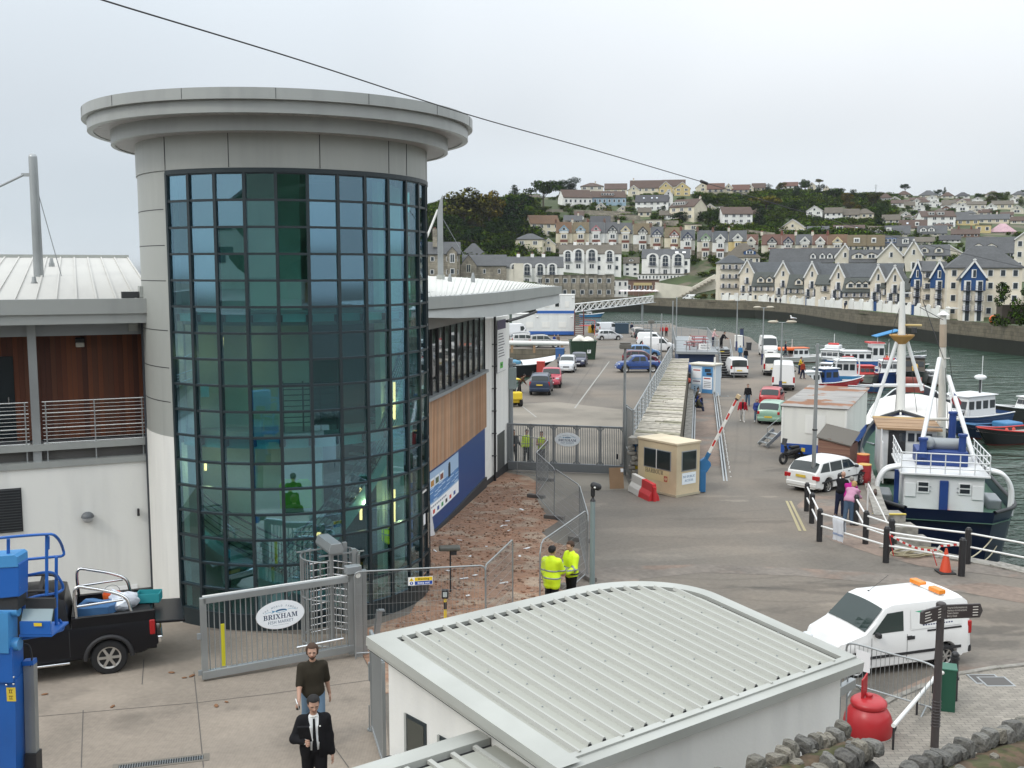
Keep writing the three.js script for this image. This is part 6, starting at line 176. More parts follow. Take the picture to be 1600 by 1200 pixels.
{let D=15.2,b1=mat([.012,.11,.42],.45,{map:grime,tiles:1}),b2=mat([.06,.26,.55],.45,{map:grime,tiles:1}),px=p=>W(p[0],p[1],D);let Lf=_t('boom_lift','blue boom lift with its boom folded upright and an empty basket at the left edge','boom lift',[0,0,0]);let col=(x0,y0,x1,y1,wp,dep,m,name,off=0)=>{let a=px([x0,y0]),b=px([x1,y1]);let g=_e(a.clone().setZ(a.z+off),b.clone().setZ(b.z+off),wp*D/1600,dep,V(1,0,0));return $(name,[_e(V(a.x,a.y,a.z+off),V(b.x,b.y,b.z+off),dep,wp*D/1600,V(1,0,0))],m,Lf)};col(19,1260,17,1055,30,.32,b1,'lower_boom');col(16,1058,14,1005,30,.36,b1,'boom_knuckle',.03);col(14,1012,13,950,22,.3,b2,'jib_link',.08);col(-4,1130,-6,950,8,.3,b2,'parallel_link',-.1);$('pivot_pin',[T(CG(.1,.1,.42,14),px([14,1003]).x,px([14,1003]).y,-D+.08,0,0,1.57),T(CG(.08,.08,.42,14),px([12,952]).x,px([12,952]).y,-D+.08,0,0,1.57)],b2,Lf);{let g=[];for(let[x,y]of[[10,1060],[21,1058],[10,1070],[21,1069]]){let p=W(x,y,D-.19);g.push(T(SG(.018,8,6),p.x,p.y,p.z))}$('bolt_heads',g,M.chrome,Lf)}
col(44,1183,40,1040,17,.12,mat([.3,.32,.33],.35,{metalness:.5,map:grime,tiles:1}),'hydraulic_cover',-.15);col(47,1250,45,1181,19,.2,M.black,'cylinder_foot',-.15);col(40,1043,39,1036,18,.14,b1,'cover_cap',-.14);$('hose',[_u([px([33,1010]),px([40,1012]),px([45,1030]),px([43,1045])].map(p=>p.setZ(-D-.1)),.014,6)],M.black,Lf);let lab=W(17.5,1085,D-.165),lq=$('label_plate',[box(.14,.22,.004,lab.x,lab.y,lab.z)],_i(96,144,(x,w,h)=>{x.fillStyle='#cdb53c';x.fillRect(0,0,w,h);x.fillStyle='#4c2c18';x.font='bold 40px serif';for(let q of[22,86]){x.fillRect(24,q,44,7);x.fillRect(30,q,7,36);x.fillRect(50,q+8,6,28);x.fillRect(24,q+32,40,6)}}),Lf);
let bk=(pts,r=.022)=>_u(pts.map(([x,y,o=0])=>W(x,y,D+o)),r,8,pts.length*8);let bm=[],up=[];bm.push(bk([[-40,846,-.2],[5,840,-.2],[70,835,0],[82,835,.0],[90,841,.1],[99,860,.5],[100,866,.5],[96,869,.5],[85,870,.4],[42,874,.3]]));bm.push(bk([[42,899,.2],[74,894,.1],[84,896,.2],[90,905,.35]]));bm.push(bk([[42,936,.1],[60,931,.2],[90,926,.4],[98,920,.5],[96,910,.45],[90,900,.4]]));bm.push(bk([[34,998,0],[60,994,0],[88,987,.3],[98,983,.45],[98,976,.45],[92,968,.4]]));$('basket_rail',bm,b1,Lf);for(let[x,y0,y1,o]of[[73,836,930,.05],[88,870,985,.35],[40,872,936,.2],[13,842,866,-.1],[75,838,858,.1],[37,935,995,.1]])up.push(bar(W(x,y0,D+o),W(x,y1,D+o),.026,8));$('basket_upright',up,b1,Lf);let pl=$('control_console',[T(ext([[-.55,-.42],[.13,-.35],[.16,.13],[.12,.19],[-.55,.12]],.28,.015),W(22,890,D).x,W(22,890,D).y,-D-.1)],b1,Lf);$('console_lid',[T(ext([[-.55,.02],[.15,.06],[.15,.2],[.11,.23],[-.55,.18]],.32,.01),W(22,885,D).x,W(22,885,D).y,-D-.12)],b2,Lf);$('console_underside',[box(.36,.36,.3,W(16,930,D).x,W(16,930,D).y,-D)],M.dark,Lf);$('emergency_stop',[T(SG(.03,8,6),W(36,913,D).x,W(36,913,D).y,-D+.15)],M.yellow,Lf);$('basket_floor',[T(box(.5,.03,.6),W(60,990,D).x,W(60,990,D).y,-D-.2)],b1,Lf);$('tool_tray',[T(box(.46,.2,.05),W(60,985,D).x,W(60,978,D).y,-D+.08)],b1,Lf);$('tray_cover',[T(box(.46,.22,.02),W(59,960,D).x,W(59,962,D).y,-D+.02,-.5,0,0)],mat([.22,.3,.33],.25),Lf);$('tray_top',[T(box(.44,.16,.05),W(62,940,D).x,W(62,944,D).y,-D-.05)],M.dark,Lf);let l2=W(59,976,D-.13);$('warning_label',[box(.12,.05,.004,l2.x,l2.y,l2.z)],M.yellow,Lf)}
{let rocks=[];for(let v=0;v<10;v++){let g=BG(1,1,1,3,3,3);let p=g.attributes.position;let s=v*7.3;for(let i=0;i<p.count;i++){let x=p.getX(i),y=p.getY(i),z=p.getZ(i);let l=Math.hypot(x,y,z)||1,k=_l(1,.58/l,.55);let n=.86+.34*vnoise(x*2.4+s+9,y*2.4+z*1.7+s+5,64,v);p.setXYZ(i,x*k*n,y*k*n,z*k*n)}g.computeVertexNormals();rocks.push(toCreasedNormals(uvBox(g),.5))}
let rt=tex(256,256,(u,v)=>{let n=fbm(u,v,5,5,701),l=fbm(u,v,9,4,705),m=fbm(u,v,22,3,709);let k=.17+.22*(n-.5)+.12*(m-.5);let li=smooth(.58,.7,l);return[s2(_l(k*1.03,.26,li*.45)),s2(_l(k*1.0,.26,li*.45)),s2(_l(k*.94,.21,li*.45))]});rt.repeat.set(1.6,1.6);let rms=[[.75,.75,.73],[.55,.55,.54],[.9,.85,.75],[.42,.41,.4],[.68,.66,.6]].map(c=>mat(c,.95,{map:rt,bumpMap:earthB,bumpScale:.03}));let mossT=tex(256,256,(u,v)=>{let n=fbm(u,v,8,5,720),k=.5+1.0*n,p=smooth(.45,.6,fbm(u,v,6,3,721));return[s2(k*_l(.055,.09,p)),s2(k*_l(.055,.06,p)),s2(k*_l(.02,.035,p))]});mossT.repeat.set(1.2,1.2);let moss=mat([1,1,1],1,{map:mossT,tiles:1,bumpMap:earthB,bumpScale:.05});function dryWall(label,A,B,th,depth,o={}){let L=A.distanceTo(B),dir=B.clone().sub(A).normalize(),side=V(dir.z,0,-dir.x).normalize();if(side.z<0)side.negate();let ry=Math.atan2(-dir.z,dir.x);let t=_t('stone_wall',label,'wall');let P=(s,o,h)=>A.clone().addScaledVector(dir,s).addScaledVector(side,o).add(V(0,h,0));$('core',[(()=>{let v=[];for(let s of[.05,L-.08])for(let q of[-th*.42,th*.42])for(let h of[-depth,-.1])v.push(P(s,q,h));return _m(v,[[0,4,5,1],[2,3,7,6],[1,5,7,3],[0,1,3,2],[4,6,7,5]])})()],mat([.05,.048,.042],1),t);$('moss_top',[_g(Math.round(L*5),5,(u,v)=>P(.03+u*(L-.1),_l(-th*.4,th*.4,v),-.07+.09*Math.sin(v*Math.PI)+.05*(vnoise(u*L*3,v*5,64,3)-.5)),(u,v)=>[u*L,v*th])],moss,t);let put=(s,q,h,a,b,c,tilt=0)=>_q('stone',pick(rocks),pick(rms),t,...P(s,q,h).toArray(),rr(-.2,.2)+tilt,ry+rr(-.15,.15),rr(-.2,.2),[a*.98,b*.98,c*.98]);for(let q of[-1,1])for(let s=.08;s<L-.05;){let w=rr(.09,.22);let gap=q<0&&rnd()<.15;if(!gap)put(s+w/2,q*th*.42,rr(-.06,.05)+(q>0?-.03:.02),w,rr(.16,.28),rr(.18,.26),rr(-.15,.15));s+=w*.98}
for(let h=-.28;h>-depth;h-=rr(.14,.2))for(let s=.04;s<L-.04;){let w=rr(.14,.34),hh=rr(.13,.21);put(s+w/2,th*.44,h,w,hh,rr(.18,.26));s+=w*.97}
for(let h=-.2;h>-depth;h-=.18)for(let q=-th*.3;q<=th*.31;q+=.2)put(L-.08,q,h,.22,.18,.22);for(let s=.3;s<L;s+=rr(.3,.7))put(s,rr(-.12,.12),.0,rr(.08,.16),.08,rr(.08,.16));return t}
dryWall('grey dry stone wall with mossy top in front of the red buoy',aY(1128,1242,2.85),aY(1342,1155,2.85),.5,.95);dryWall('longer dry stone wall with mossy top at the lower right corner',aY(1450,1235,3.05),aY(1760,1108,3.05),.85,.85)}
{let D=18.3,c=W(1356,1132,D),r=39*D/1600,t=_t('mine_collecting_box','red painted sea mine with a white band and flat lid behind the stone wall','sea mine',[c.x,gy(c.z),c.z]);let y=c.y-t.position.y;let prof=(a0,a1,k=1)=>{let P=[];for(let i=0;i<=14;i++){let a=_l(a0,a1,i/14);P.push([Math.cos(a)*r*k,y+Math.sin(a)*r*1.12*k])}return P};let red=mat([.42,.022,.028],.35,{map:grime,tiles:1});$('shell',[lathe([[.0001,y-r*1.12],...prof(-1.5,1.05)],40)],red,t);$('white_band',[lathe(prof(-.60,-.28,1.006),40)],mat([.68,.66,.62],.5),t);let ly=y+r*.93;let lid=$('lid',[lathe([[.0001,ly+.13],[r*.55,ly+.11],[r*.72,ly+.05],[r*.74,ly],[r*.7,ly-.05],[r*.6,ly-.07]],36)],red,t);$('filler_cap',[lathe([[.0001,ly+.19],[.055,ly+.19],[.075,ly+.17],[.06,ly+.13],[.08,ly+.11]],20)],red,lid);let fin=$('lid_plate',[T(ext([[-.06,0],[.1,.14],[.1,.5],[.02,.44],[-.06,.4]],.02,.004),-.12,ly+.07,.02,0,.7,0)],red,t);$('support',[cyl(.22,.3,Math.max(.1,y-r*1.05),0,0,0,20)],M.dark,t);$('horn',[T(SG(.07,10,8).scale(1,1.3,.6),r*.9,y+.02,.18)],M.dark,t);let a=W(1396,1134,17.6),b=W(1460,1060,20.3);let h=_t('handrail','white sloping handrail on thin black posts leading past the red buoy','handrail',[0,0,0]);$('rail',[bar(a,b,.04,10)],M.rW,h);for(let f of[.01,.55,.97]){let p=a.clone().lerp(b,f);$('post',[bar(p,V(p.x,gy(p.z),p.z),.022,8)],M.postBlack,h)}$('end_cap',[T(SG(.05,10,8),b.x,b.y,b.z)],M.rW,h);
let sp=G(1460,1168),S=_t('fingerpost','dark brown fingerpost with two direction arms in front of the parked van','signpost',sp);let H=W(1472,938,-sp.z).y-sp.y,sm=mat([.05,.043,.043],.5);$('post',[cyl(.072,.066,H*.96,0,0,0,18)],sm,S);$('cap',[cyl(.088,.088,.1,0,H*.94,0,18),T(SG(.085,16,8,0,6.3,0,1.57).scale(1,.5,1),0,H*.94+.1,0)],sm,S);let rg=TG(.074,.012,6,18);rg.rotateX(Math.PI/2);for(let k=0;k<9;k++)_q('ring',rg,sm,S,0,.42+k*.058,0);let arm=(yaw,L,lines,rights,nm,left)=>{let hh=.245;let g=new THREE.Group();let o=$('direction_arm',[T(ext(left?[[-L,-hh/2+.02],[-L-.0,hh/2-.02],[-L+.05,hh/2],[-.03,hh/2],[-.03,-hh/2],[-L+.05,-hh/2]]:[[.03,-hh/2],[L-.05,-hh/2],[L,0],[L-.05,hh/2],[.03,hh/2]],.035,.004),0,0,.02)],sm,S);o.position.set(0,H-.2,0);o.rotation.y=yaw;let pm=_i(512,160,(x,w,h)=>{x.fillStyle='#332b2b';x.fillRect(0,0,w,h);x.fillStyle='#d8d4cc';x.font='31px sans-serif';lines.forEach((s,i)=>s.length>2?x.fillText(s,12,36+i*36):x.fillRect(12,18+i*36,150+(i*53)%90,12));x.font='24px sans-serif';x.textAlign='right';rights.forEach((s,i)=>x.fillRect(w-100,20+i*36,86,11))});let q=new THREE.Mesh(new THREE.PlaneGeometry(L-.14,hh-.02),pm);q.name='lettering';q.position.set(left?-L/2-.0:L/2+.0,0,.0615);o.add(q)};arm(.12,.76,['Tourist Information (i)','Harbour & Attractions','Town Centre','Berry Head'],[1,2,3,4],'r');arm(.57,.62,['','','',''],[1,2,3,4],'l',true);let bi=G(1480,1108),bn=_t('utility_cabinet','dark green metal cabinet standing behind the fingerpost','cabinet',bi,-.35);let bh=W(1480,1043,-bi.z).y-bi.y;$('body',[_b(.26,bh,.34,.015,0,bh/2,0)],mat([.012,.075,.045],.45),bn);$('lid',[_b(.29,.03,.37,.01,0,bh+.015,0)],mat([.03,.13,.085],.45),bn);$('knob',[T(SG(.04,10,8),-.13,bh-.06,.17)],M.white,bn);let bo=G(1489,1094),bl=_t('bollard','black bollard with rounded top beside the green cabinet','bollard',bo);$('post',[cyl(.085,.07,.95,0,0,0,16),T(SG(.075,12,8),0,.95,0)],M.postBlack,bl);$('collar',[cyl(.1,.1,.04,0,.45,0,16),cyl(.09,.09,.05,0,.86,0,16)],M.postBlack,bl);let c0=G(1320,1080),c1=G(1459,1118),L=c0.distanceTo(c1),cb=_t('crowd_barrier','galvanised crowd barrier with a blank white sheet in front of the parked van','barrier',c0,headTo(c0,c1));let bh2=W(1322,1003,-c0.z).y-c0.y;let P=(x,yy)=>V(x,yy,0);$('frame',[_u([P(0,.18),P(0,bh2*.8),P(.03,bh2*.96),P(.15,bh2),P(L*.5,bh2),P(L-.15,bh2),P(L-.03,bh2*.96),P(L,bh2*.8),P(L,.18)],.021,8,60),bar(P(0,.2),P(L,.2),.018)],M.galv,cb);let bg=CG(.006,.006,bh2-.22,5);for(let k=1;k<20;k++)_q('bar',bg,M.galv,cb,k*L/20,bh2/2+.1,0);for(let x of[.2,L-.15])$('foot',[bar(V(x,.2,0),V(x,.01,.32),.016),bar(V(x,.2,0),V(x,.01,-.32),.016)],M.galv,cb);$('white_sheet',[box(.3,.42,.008,.38,bh2-.3,.03)],M.paper,cb);let g0=W(1281,1150,14.6),g1=W(1330,1152,15.4);let gs=_t('galvanised_frame','short galvanised frame with bars between the kiosk and the stone wall','frame',[0,0,0]);let y0=W(1281,1096,14.6).y;$('post',[bar(g0,V(g0.x,y0,g0.z),.07,4)],M.galv,gs);$('top_beam',[_e(V(g0.x,y0,g0.z),V(g1.x,y0-.04,g1.z),.09,.14)],M.galv,gs);for(let k=0;k<4;k++){let p=g0.clone().lerp(g1,.15+k*.22);$('bar',[bar(V(p.x,y0-1.2,p.z),V(p.x,y0+.16,p.z),.012,6)],M.sG,gs)}}
{let pts=[[40,-38,14],[160,0,15],[450,88,18.5],[738,181,24],[920,232,28],[1100,285,34],[1310,347,42],[1480,390,50],[1700,440,62]].map(([x,y,d])=>W(x,y,d));let t=_t('overhead_cable','black overhead cable crossing the sky above the tower roof','cable',[0,0,0]);$('cable',[_u(pts,.013,6,80)],M.black,t);$('joint',[T(KG(.05,.2,4,8),pts[5].x,pts[5].y,pts[5].z,0,0,1.2)],M.black,t)}
function surfaceNet(f,lo,hi,cell){let n=[0,1,2].map(i=>Math.ceil((hi[i]-lo[i])/cell)+1),[nx,ny,nz]=n;let F=new Float32Array(nx*ny*nz);let id=(x,y,z)=>x+nx*(y+ny*z);for(let z=0;z<nz;z++)for(let y=0;y<ny;y++)for(let x=0;x<nx;x++)F[id(x,y,z)]=f(lo[0]+x*cell,lo[1]+y*cell,lo[2]+z*cell);let vid=new Int32Array(nx*ny*nz).fill(-1),P=[],I=[];for(let z=0;z<nz-1;z++)for(let y=0;y<ny-1;y++)for(let x=0;x<nx-1;x++){let c=0,sx=0,sy=0,sz=0,m=0;let v=[];for(let k=0;k<8;k++){let q=F[id(x+(k&1),y+(k>>1&1),z+(k>>2))];v.push(q);if(q<0)m|=1<<k}if(m===0||m===255)continue;for(let[a,b]of[[0,1],[2,3],[4,5],[6,7],[0,2],[1,3],[4,6],[5,7],[0,4],[1,5],[2,6],[3,7]]){if((v[a]<0)===(v[b]<0))continue;let t=v[a]/(v[a]-v[b]);sx+=(a&1)+t*((b&1)-(a&1));sy+=(a>>1&1)+t*((b>>1&1)-(a>>1&1));sz+=(a>>2)+t*((b>>2)-(a>>2));c++}
vid[id(x,y,z)]=P.length/3;P.push(lo[0]+(x+sx/c)*cell,lo[1]+(y+sy/c)*cell,lo[2]+(z+sz/c)*cell)}
for(let z=1;z<nz-1;z++)for(let y=1;y<ny-1;y++)for(let x=1;x<nx-1;x++){let a=F[id(x,y,z)]<0;let quadf=(b,p,q,r,s)=>{if(a===b)return;let k=a?[p,q,r,s]:[s,r,q,p];if(k.some(i=>i<0))return;I.push(k[0],k[1],k[2],k[0],k[2],k[3])};quadf(F[id(x+1,y,z)]<0,vid[id(x,y-1,z-1)],vid[id(x,y,z-1)],vid[id(x,y,z)],vid[id(x,y-1,z)]);quadf(F[id(x,y+1,z)]<0,vid[id(x-1,y,z-1)],vid[id(x-1,y,z)],vid[id(x,y,z)],vid[id(x,y,z-1)]);quadf(F[id(x,y,z+1)]<0,vid[id(x-1,y-1,z)],vid[id(x,y-1,z)],vid[id(x,y,z)],vid[id(x-1,y,z)])}
let g=new THREE.BufferGeometry();g.setAttribute('position',new THREE.Float32BufferAttribute(P,3));g.setIndex(I);g.computeVertexNormals();return g}
let cap=(a,b,r0,r1)=>({a,b,r0,r1,d:b.clone().sub(a)});function field(caps,k,grow=0){let L=caps.map(c=>[c.a.x,c.a.y,c.a.z,c.d.x,c.d.y,c.d.z,1/Math.max(1e-9,c.d.lengthSq()),c.r0+grow,c.r1+grow]);return(x,y,z)=>{let s=1e3;for(let c of L){let px=x-c[0],py=y-c[1],pz=z-c[2];let t=(px*c[3]+py*c[4]+pz*c[5])*c[6];t=t<0?0:t>1?1:t;let dx=px-c[3]*t,dy=py-c[4]*t,dz=pz-c[5]*t;let d=Math.sqrt(dx*dx+dy*dy+dz*dz)-(c[7]+(c[8]-c[7])*t);let h=Math.max(k-Math.abs(s-d),0)/k;s=Math.min(s,d)-h*h*k*.25}return s}}
function skinOf(caps,cell,k=.03,grow=0,cut){let lo=[1e3,1e3,1e3],hi=[-1e3,-1e3,-1e3];for(let c of caps)for(let p of[c.a,c.b])[p.x,p.y,p.z].forEach((v,i)=>{let r=Math.max(c.r0,c.r1)+grow+cell*2+k*.3;lo[i]=Math.min(lo[i],v-r);hi[i]=Math.max(hi[i],v+r)});let f=field(caps,k,grow);return surfaceNet(cut?(x,y,z)=>Math.max(f(x,y,z),cut(x,y,z)):f,lo,hi,cell)}
function paint(g,fn){g=norm(g);let p=g.attributes.position,c=new Float32Array(p.count*3);for(let i=0;i<p.count;i++){let q=fn(p.getX(i),p.getY(i),p.getZ(i));c[i*3]=q[0];c[i*3+1]=q[1];c[i*3+2]=q[2]}g.setAttribute('color',new THREE.BufferAttribute(c,3));return g}
function headGeo(cell){let e=(x,y,z,cx,cy,cz,rx,ry,rz)=>{let k=Math.hypot((x-cx)/rx,(y-cy)/ry,(z-cz)/rz);return(k-1)*Math.min(rx,ry,rz)};let nose=field([cap(V(0,.118,.095),V(0,.088,.118),.009,.015)],.01),ear=field([cap(V(.076,.08,.0),V(.08,.118,-.008),.009,.012),cap(V(-.076,.08,.0),V(-.08,.118,-.008),.009,.012)],.01),brow=field([cap(V(-.045,.128,.083),V(.045,.128,.083),.012,.012)],.01),lip=field([cap(V(-.02,.058,.089),V(.02,.058,.089),.009,.009)],.01);let sm=(a,b,k)=>{let h=Math.max(k-Math.abs(a-b),0)/k;return Math.min(a,b)-h*h*k*.25};let f=(x,y,z)=>{let d=e(x,y,z,0,.14,.0,.078,.098,.098);d=sm(d,e(x,y,z,0,.075,.035,.06,.07,.062),.05);d=sm(d,nose(x,y,z),.012);d=sm(d,ear(x,y,z),.008);d=sm(d,brow(x,y,z),.02);d=sm(d,lip(x,y,z),.012);let eye=Math.min(Math.hypot(x-.033,y-.108,z-.1)-.02,Math.hypot(x+.033,y-.108,z-.1)-.02);return Math.max(d,-eye-.004)};return surfaceNet(f,[-.11,-.03,-.13],[.11,.27,.16],cell)}
function headPaint(g,sk){return paint(g,(x,y,z)=>{if(z>.07){for(let q of[-1,1]){let r=Math.hypot((x-q*.033)/1.5,y-.109);if(r<.0045)return[.02,.015,.012];if(r<.009)return[sk[0]*1.15,sk[1]*1.3,sk[2]*1.5];if(Math.abs(y-.13)<.006&&Math.abs(x-q*.035)<.02)return[.06,.04,.03]}if(Math.abs(y-.058)<.008&&Math.abs(x)<.026)return[sk[0]*.85,sk[1]*.5,sk[2]*.5]}return sk})}
let heads={near:headGeo(.0065),far:headGeo(.013)};
function handGeo(cell,curl=.5){let c=[cap(V(0,.01,0),V(0,-.03,0),.024,.026),cap(V(0,-.03,-.022),V(0,-.085,-.028),.016,.013),cap(V(0,-.03,.0),V(0,-.09,0),.017,.014),cap(V(0,-.03,.022),V(0,-.085,.026),.016,.013)];let L=[.062,.074,.07,.055];for(let i=0;i<4;i++){let z=.033-i*.021;let p=V(0,-.09+(i===3?.012:0),z),a=curl*.4;for(let s=0;s<3;s++){let l=L[i]*[.45,.32,.23][s];let q=p.clone().add(V(-Math.sin(a)*l,-Math.cos(a)*l,(i-1.5)*-.002));c.push(cap(p,q,.0095-s*.0008,.0088-s*.0008));p=q;a+=curl*.7}}c.push(cap(V(-.004,-.03,.026),V(-.014,-.055,.05),.014,.011),cap(V(-.014,-.055,.05),V(-.022,-.088,.054),.0105,.009));return skinOf(c,cell,.006)}
let hands={near:handGeo(.0055),nearGrip:handGeo(.0055,1.5),far:handGeo(.01),farGrip:handGeo(.01,1.4)};let _c=(c,r=.95)=>mat(c,r,{specularIntensity:.25});let skinM=mat([1,1,1],.6,{vertexColors:true}),hairCols={dark:[.022,.016,.012],black:[.012,.011,.011],brown:[.055,.03,.018],grey:[.25,.24,.22],white:[.5,.48,.45],blond:[.38,.24,.10],red:[.16,.04,.02],bald:null};let SK=[.42,.25,.18];function _p(label,P,yaw,o={}){let H=o.H||1.75,S=H/1.75,near=o.near,cell=near?.02:.035,t=_t('person',label,'person',P,yaw,o.group);let rd=a=>a*Math.PI/180;let ps=o.pose||{},lean=rd(ps.lean||0),tw=rd(ps.twist||0),legs=ps.legs||[[8,4],[-8,8]],arms=ps.arms||[[6,8,12],[-6,8,12]];let fat=o.fat||1,wom=o.woman?.9:1;
let TH=.43,CA=.43;let leg=legs.map(([h,k,ab=2],i)=>{let sgn=i?-1:1,a=rd(h),b=rd(h-k);let hip=V(sgn*.088,0,0);let dir=(an)=>V(sgn*Math.sin(rd(ab)),-Math.cos(an),Math.sin(an)).normalize();let kn=hip.clone().addScaledVector(dir(a),TH),an=kn.clone().addScaledVector(dir(b),CA);return{hip,kn,an,fa:rd(ps.foot?.[i]??0)+(ps.sit?0:0)}});let low=Math.min(...leg.map(l=>l.an.y))-.085,hy=-low;for(let l of leg)for(let p of[l.hip,l.kn,l.an])p.y+=hy;let up=(x,y,z)=>V(x,y,z).applyEuler(new THREE.Euler(lean,tw,0,'YXZ')).add(V(0,hy,0));let B={pel:up(0,.06,0),wa:up(0,.2,0),ch:up(0,.38,-.005),ne:up(0,.53,-.015),hd:up(0,.6,.005)};let torso=[cap(up(.065,.04,0),up(-.065,.04,0),.112*fat,.112*fat),cap(up(.05,.19,.005),up(-.05,.19,.005),.098*fat,.098*fat),cap(up(.072,.36,0),up(-.072,.36,0),.105*wom,.105*wom),cap(up(.058,.27,.004),up(-.058,.27,.004),.1*fat,.1*fat),cap(up(.06,.11,.002),up(-.06,.11,.002),.104*fat,.104*fat),cap(up(.13*wom,.45,-.01),up(-.13*wom,.45,-.01),.07,.07)];if(o.woman)torso.push(cap(up(.07,.35,.075),up(-.07,.35,.075),.06,.06));if(o.belly)torso.push(cap(up(.03,.16,.05),up(-.03,.16,.05),.11,.11));let neck=[cap(up(0,.46,-.01),up(0,.6,.008),.06,.052)];let arm=arms.map(([sw,out,el,inw=0],i)=>{let sgn=i?-1:1;let sh=V(sgn*.185*wom,.46,-.01);let d1=V(0,-1,0).applyEuler(new THREE.Euler(rd(-sw),0,rd(out)*sgn,'ZXY')),q=sh.clone().addScaledVector(d1,.29);let d2=V(0,-1,0).applyEuler(new THREE.Euler(rd(-sw-el),0,rd(out)*sgn,'ZXY'));d2.x+=-sgn*Math.sin(rd(inw));d2.normalize();let w=q.clone().addScaledVector(d2,.255);return{sh:up(...sh),el:up(...q),wr:up(...w),dir:up(...w).sub(up(...q)).normalize(),sgn}});let armC=arm.map(a=>[cap(a.sh,a.el,.056*fat,.044),cap(a.el,a.wr,.044,.03)]);let legC=leg.map(l=>[cap(l.hip,l.kn,.095*fat,.062),cap(l.kn,l.an,.06,.043)]);let footC=leg.map((l,i)=>{let f=l.fa,d=V((i?-1:1)*.14,-Math.sin(f),Math.cos(f)).normalize();let h=l.an.clone().add(V(0,-.045,0));return[cap(h.clone().addScaledVector(d,-.05),h.clone().addScaledVector(d,.09),.038,.036),cap(h.clone().addScaledVector(d,.09),h.clone().addScaledVector(d,.17).add(V(0,-.008,0)),.037,.028),cap(l.an,h,.042,.042)]});let sk=o.skin||SK;let scale=g=>g.scale(S,S,S);let hm=new THREE.Matrix4().compose(B.hd,new THREE.Quaternion().setFromEuler(new THREE.Euler(lean*.6+rd(ps.head?.[0]||0),tw+rd(ps.head?.[1]||0),0,'YXZ')),V(1,1,1));let hg=headPaint(heads[near?'near':'far'].clone(),sk).applyMatrix4(hm);let parts=[paint(skinOf([...torso,...neck,...armC.flat(),...legC.flat(),...footC.flat()],cell,.05),()=>sk),hg];arm.forEach((a,i)=>{let hk=(near?'near':'far')+(o.grip?.[i]?'Grip':'');let g=norm(hands[hk].clone());if(a.sgn<0){g.scale(-1,1,1);let p=g.attributes.position;for(let j=0;j<p.count;j+=3)for(let c=0;c<3;c++){let u=p.array[(j+1)*3+c];p.array[(j+1)*3+c]=p.array[(j+2)*3+c];p.array[(j+2)*3+c]=u}g.computeVertexNormals()}let y=a.dir.clone().negate(),x0=V(a.sgn,0,0),z=x0.clone().cross(y).normalize(),x=y.clone().cross(z);if(z.z<0&&Math.abs(a.dir.y)>.5){}g.applyMatrix4(new THREE.Matrix4().makeBasis(x,y,z).setPosition(a.wr));parts.push(paint(g,()=>sk))});$('body',scale(merge(parts)),skinM,t);
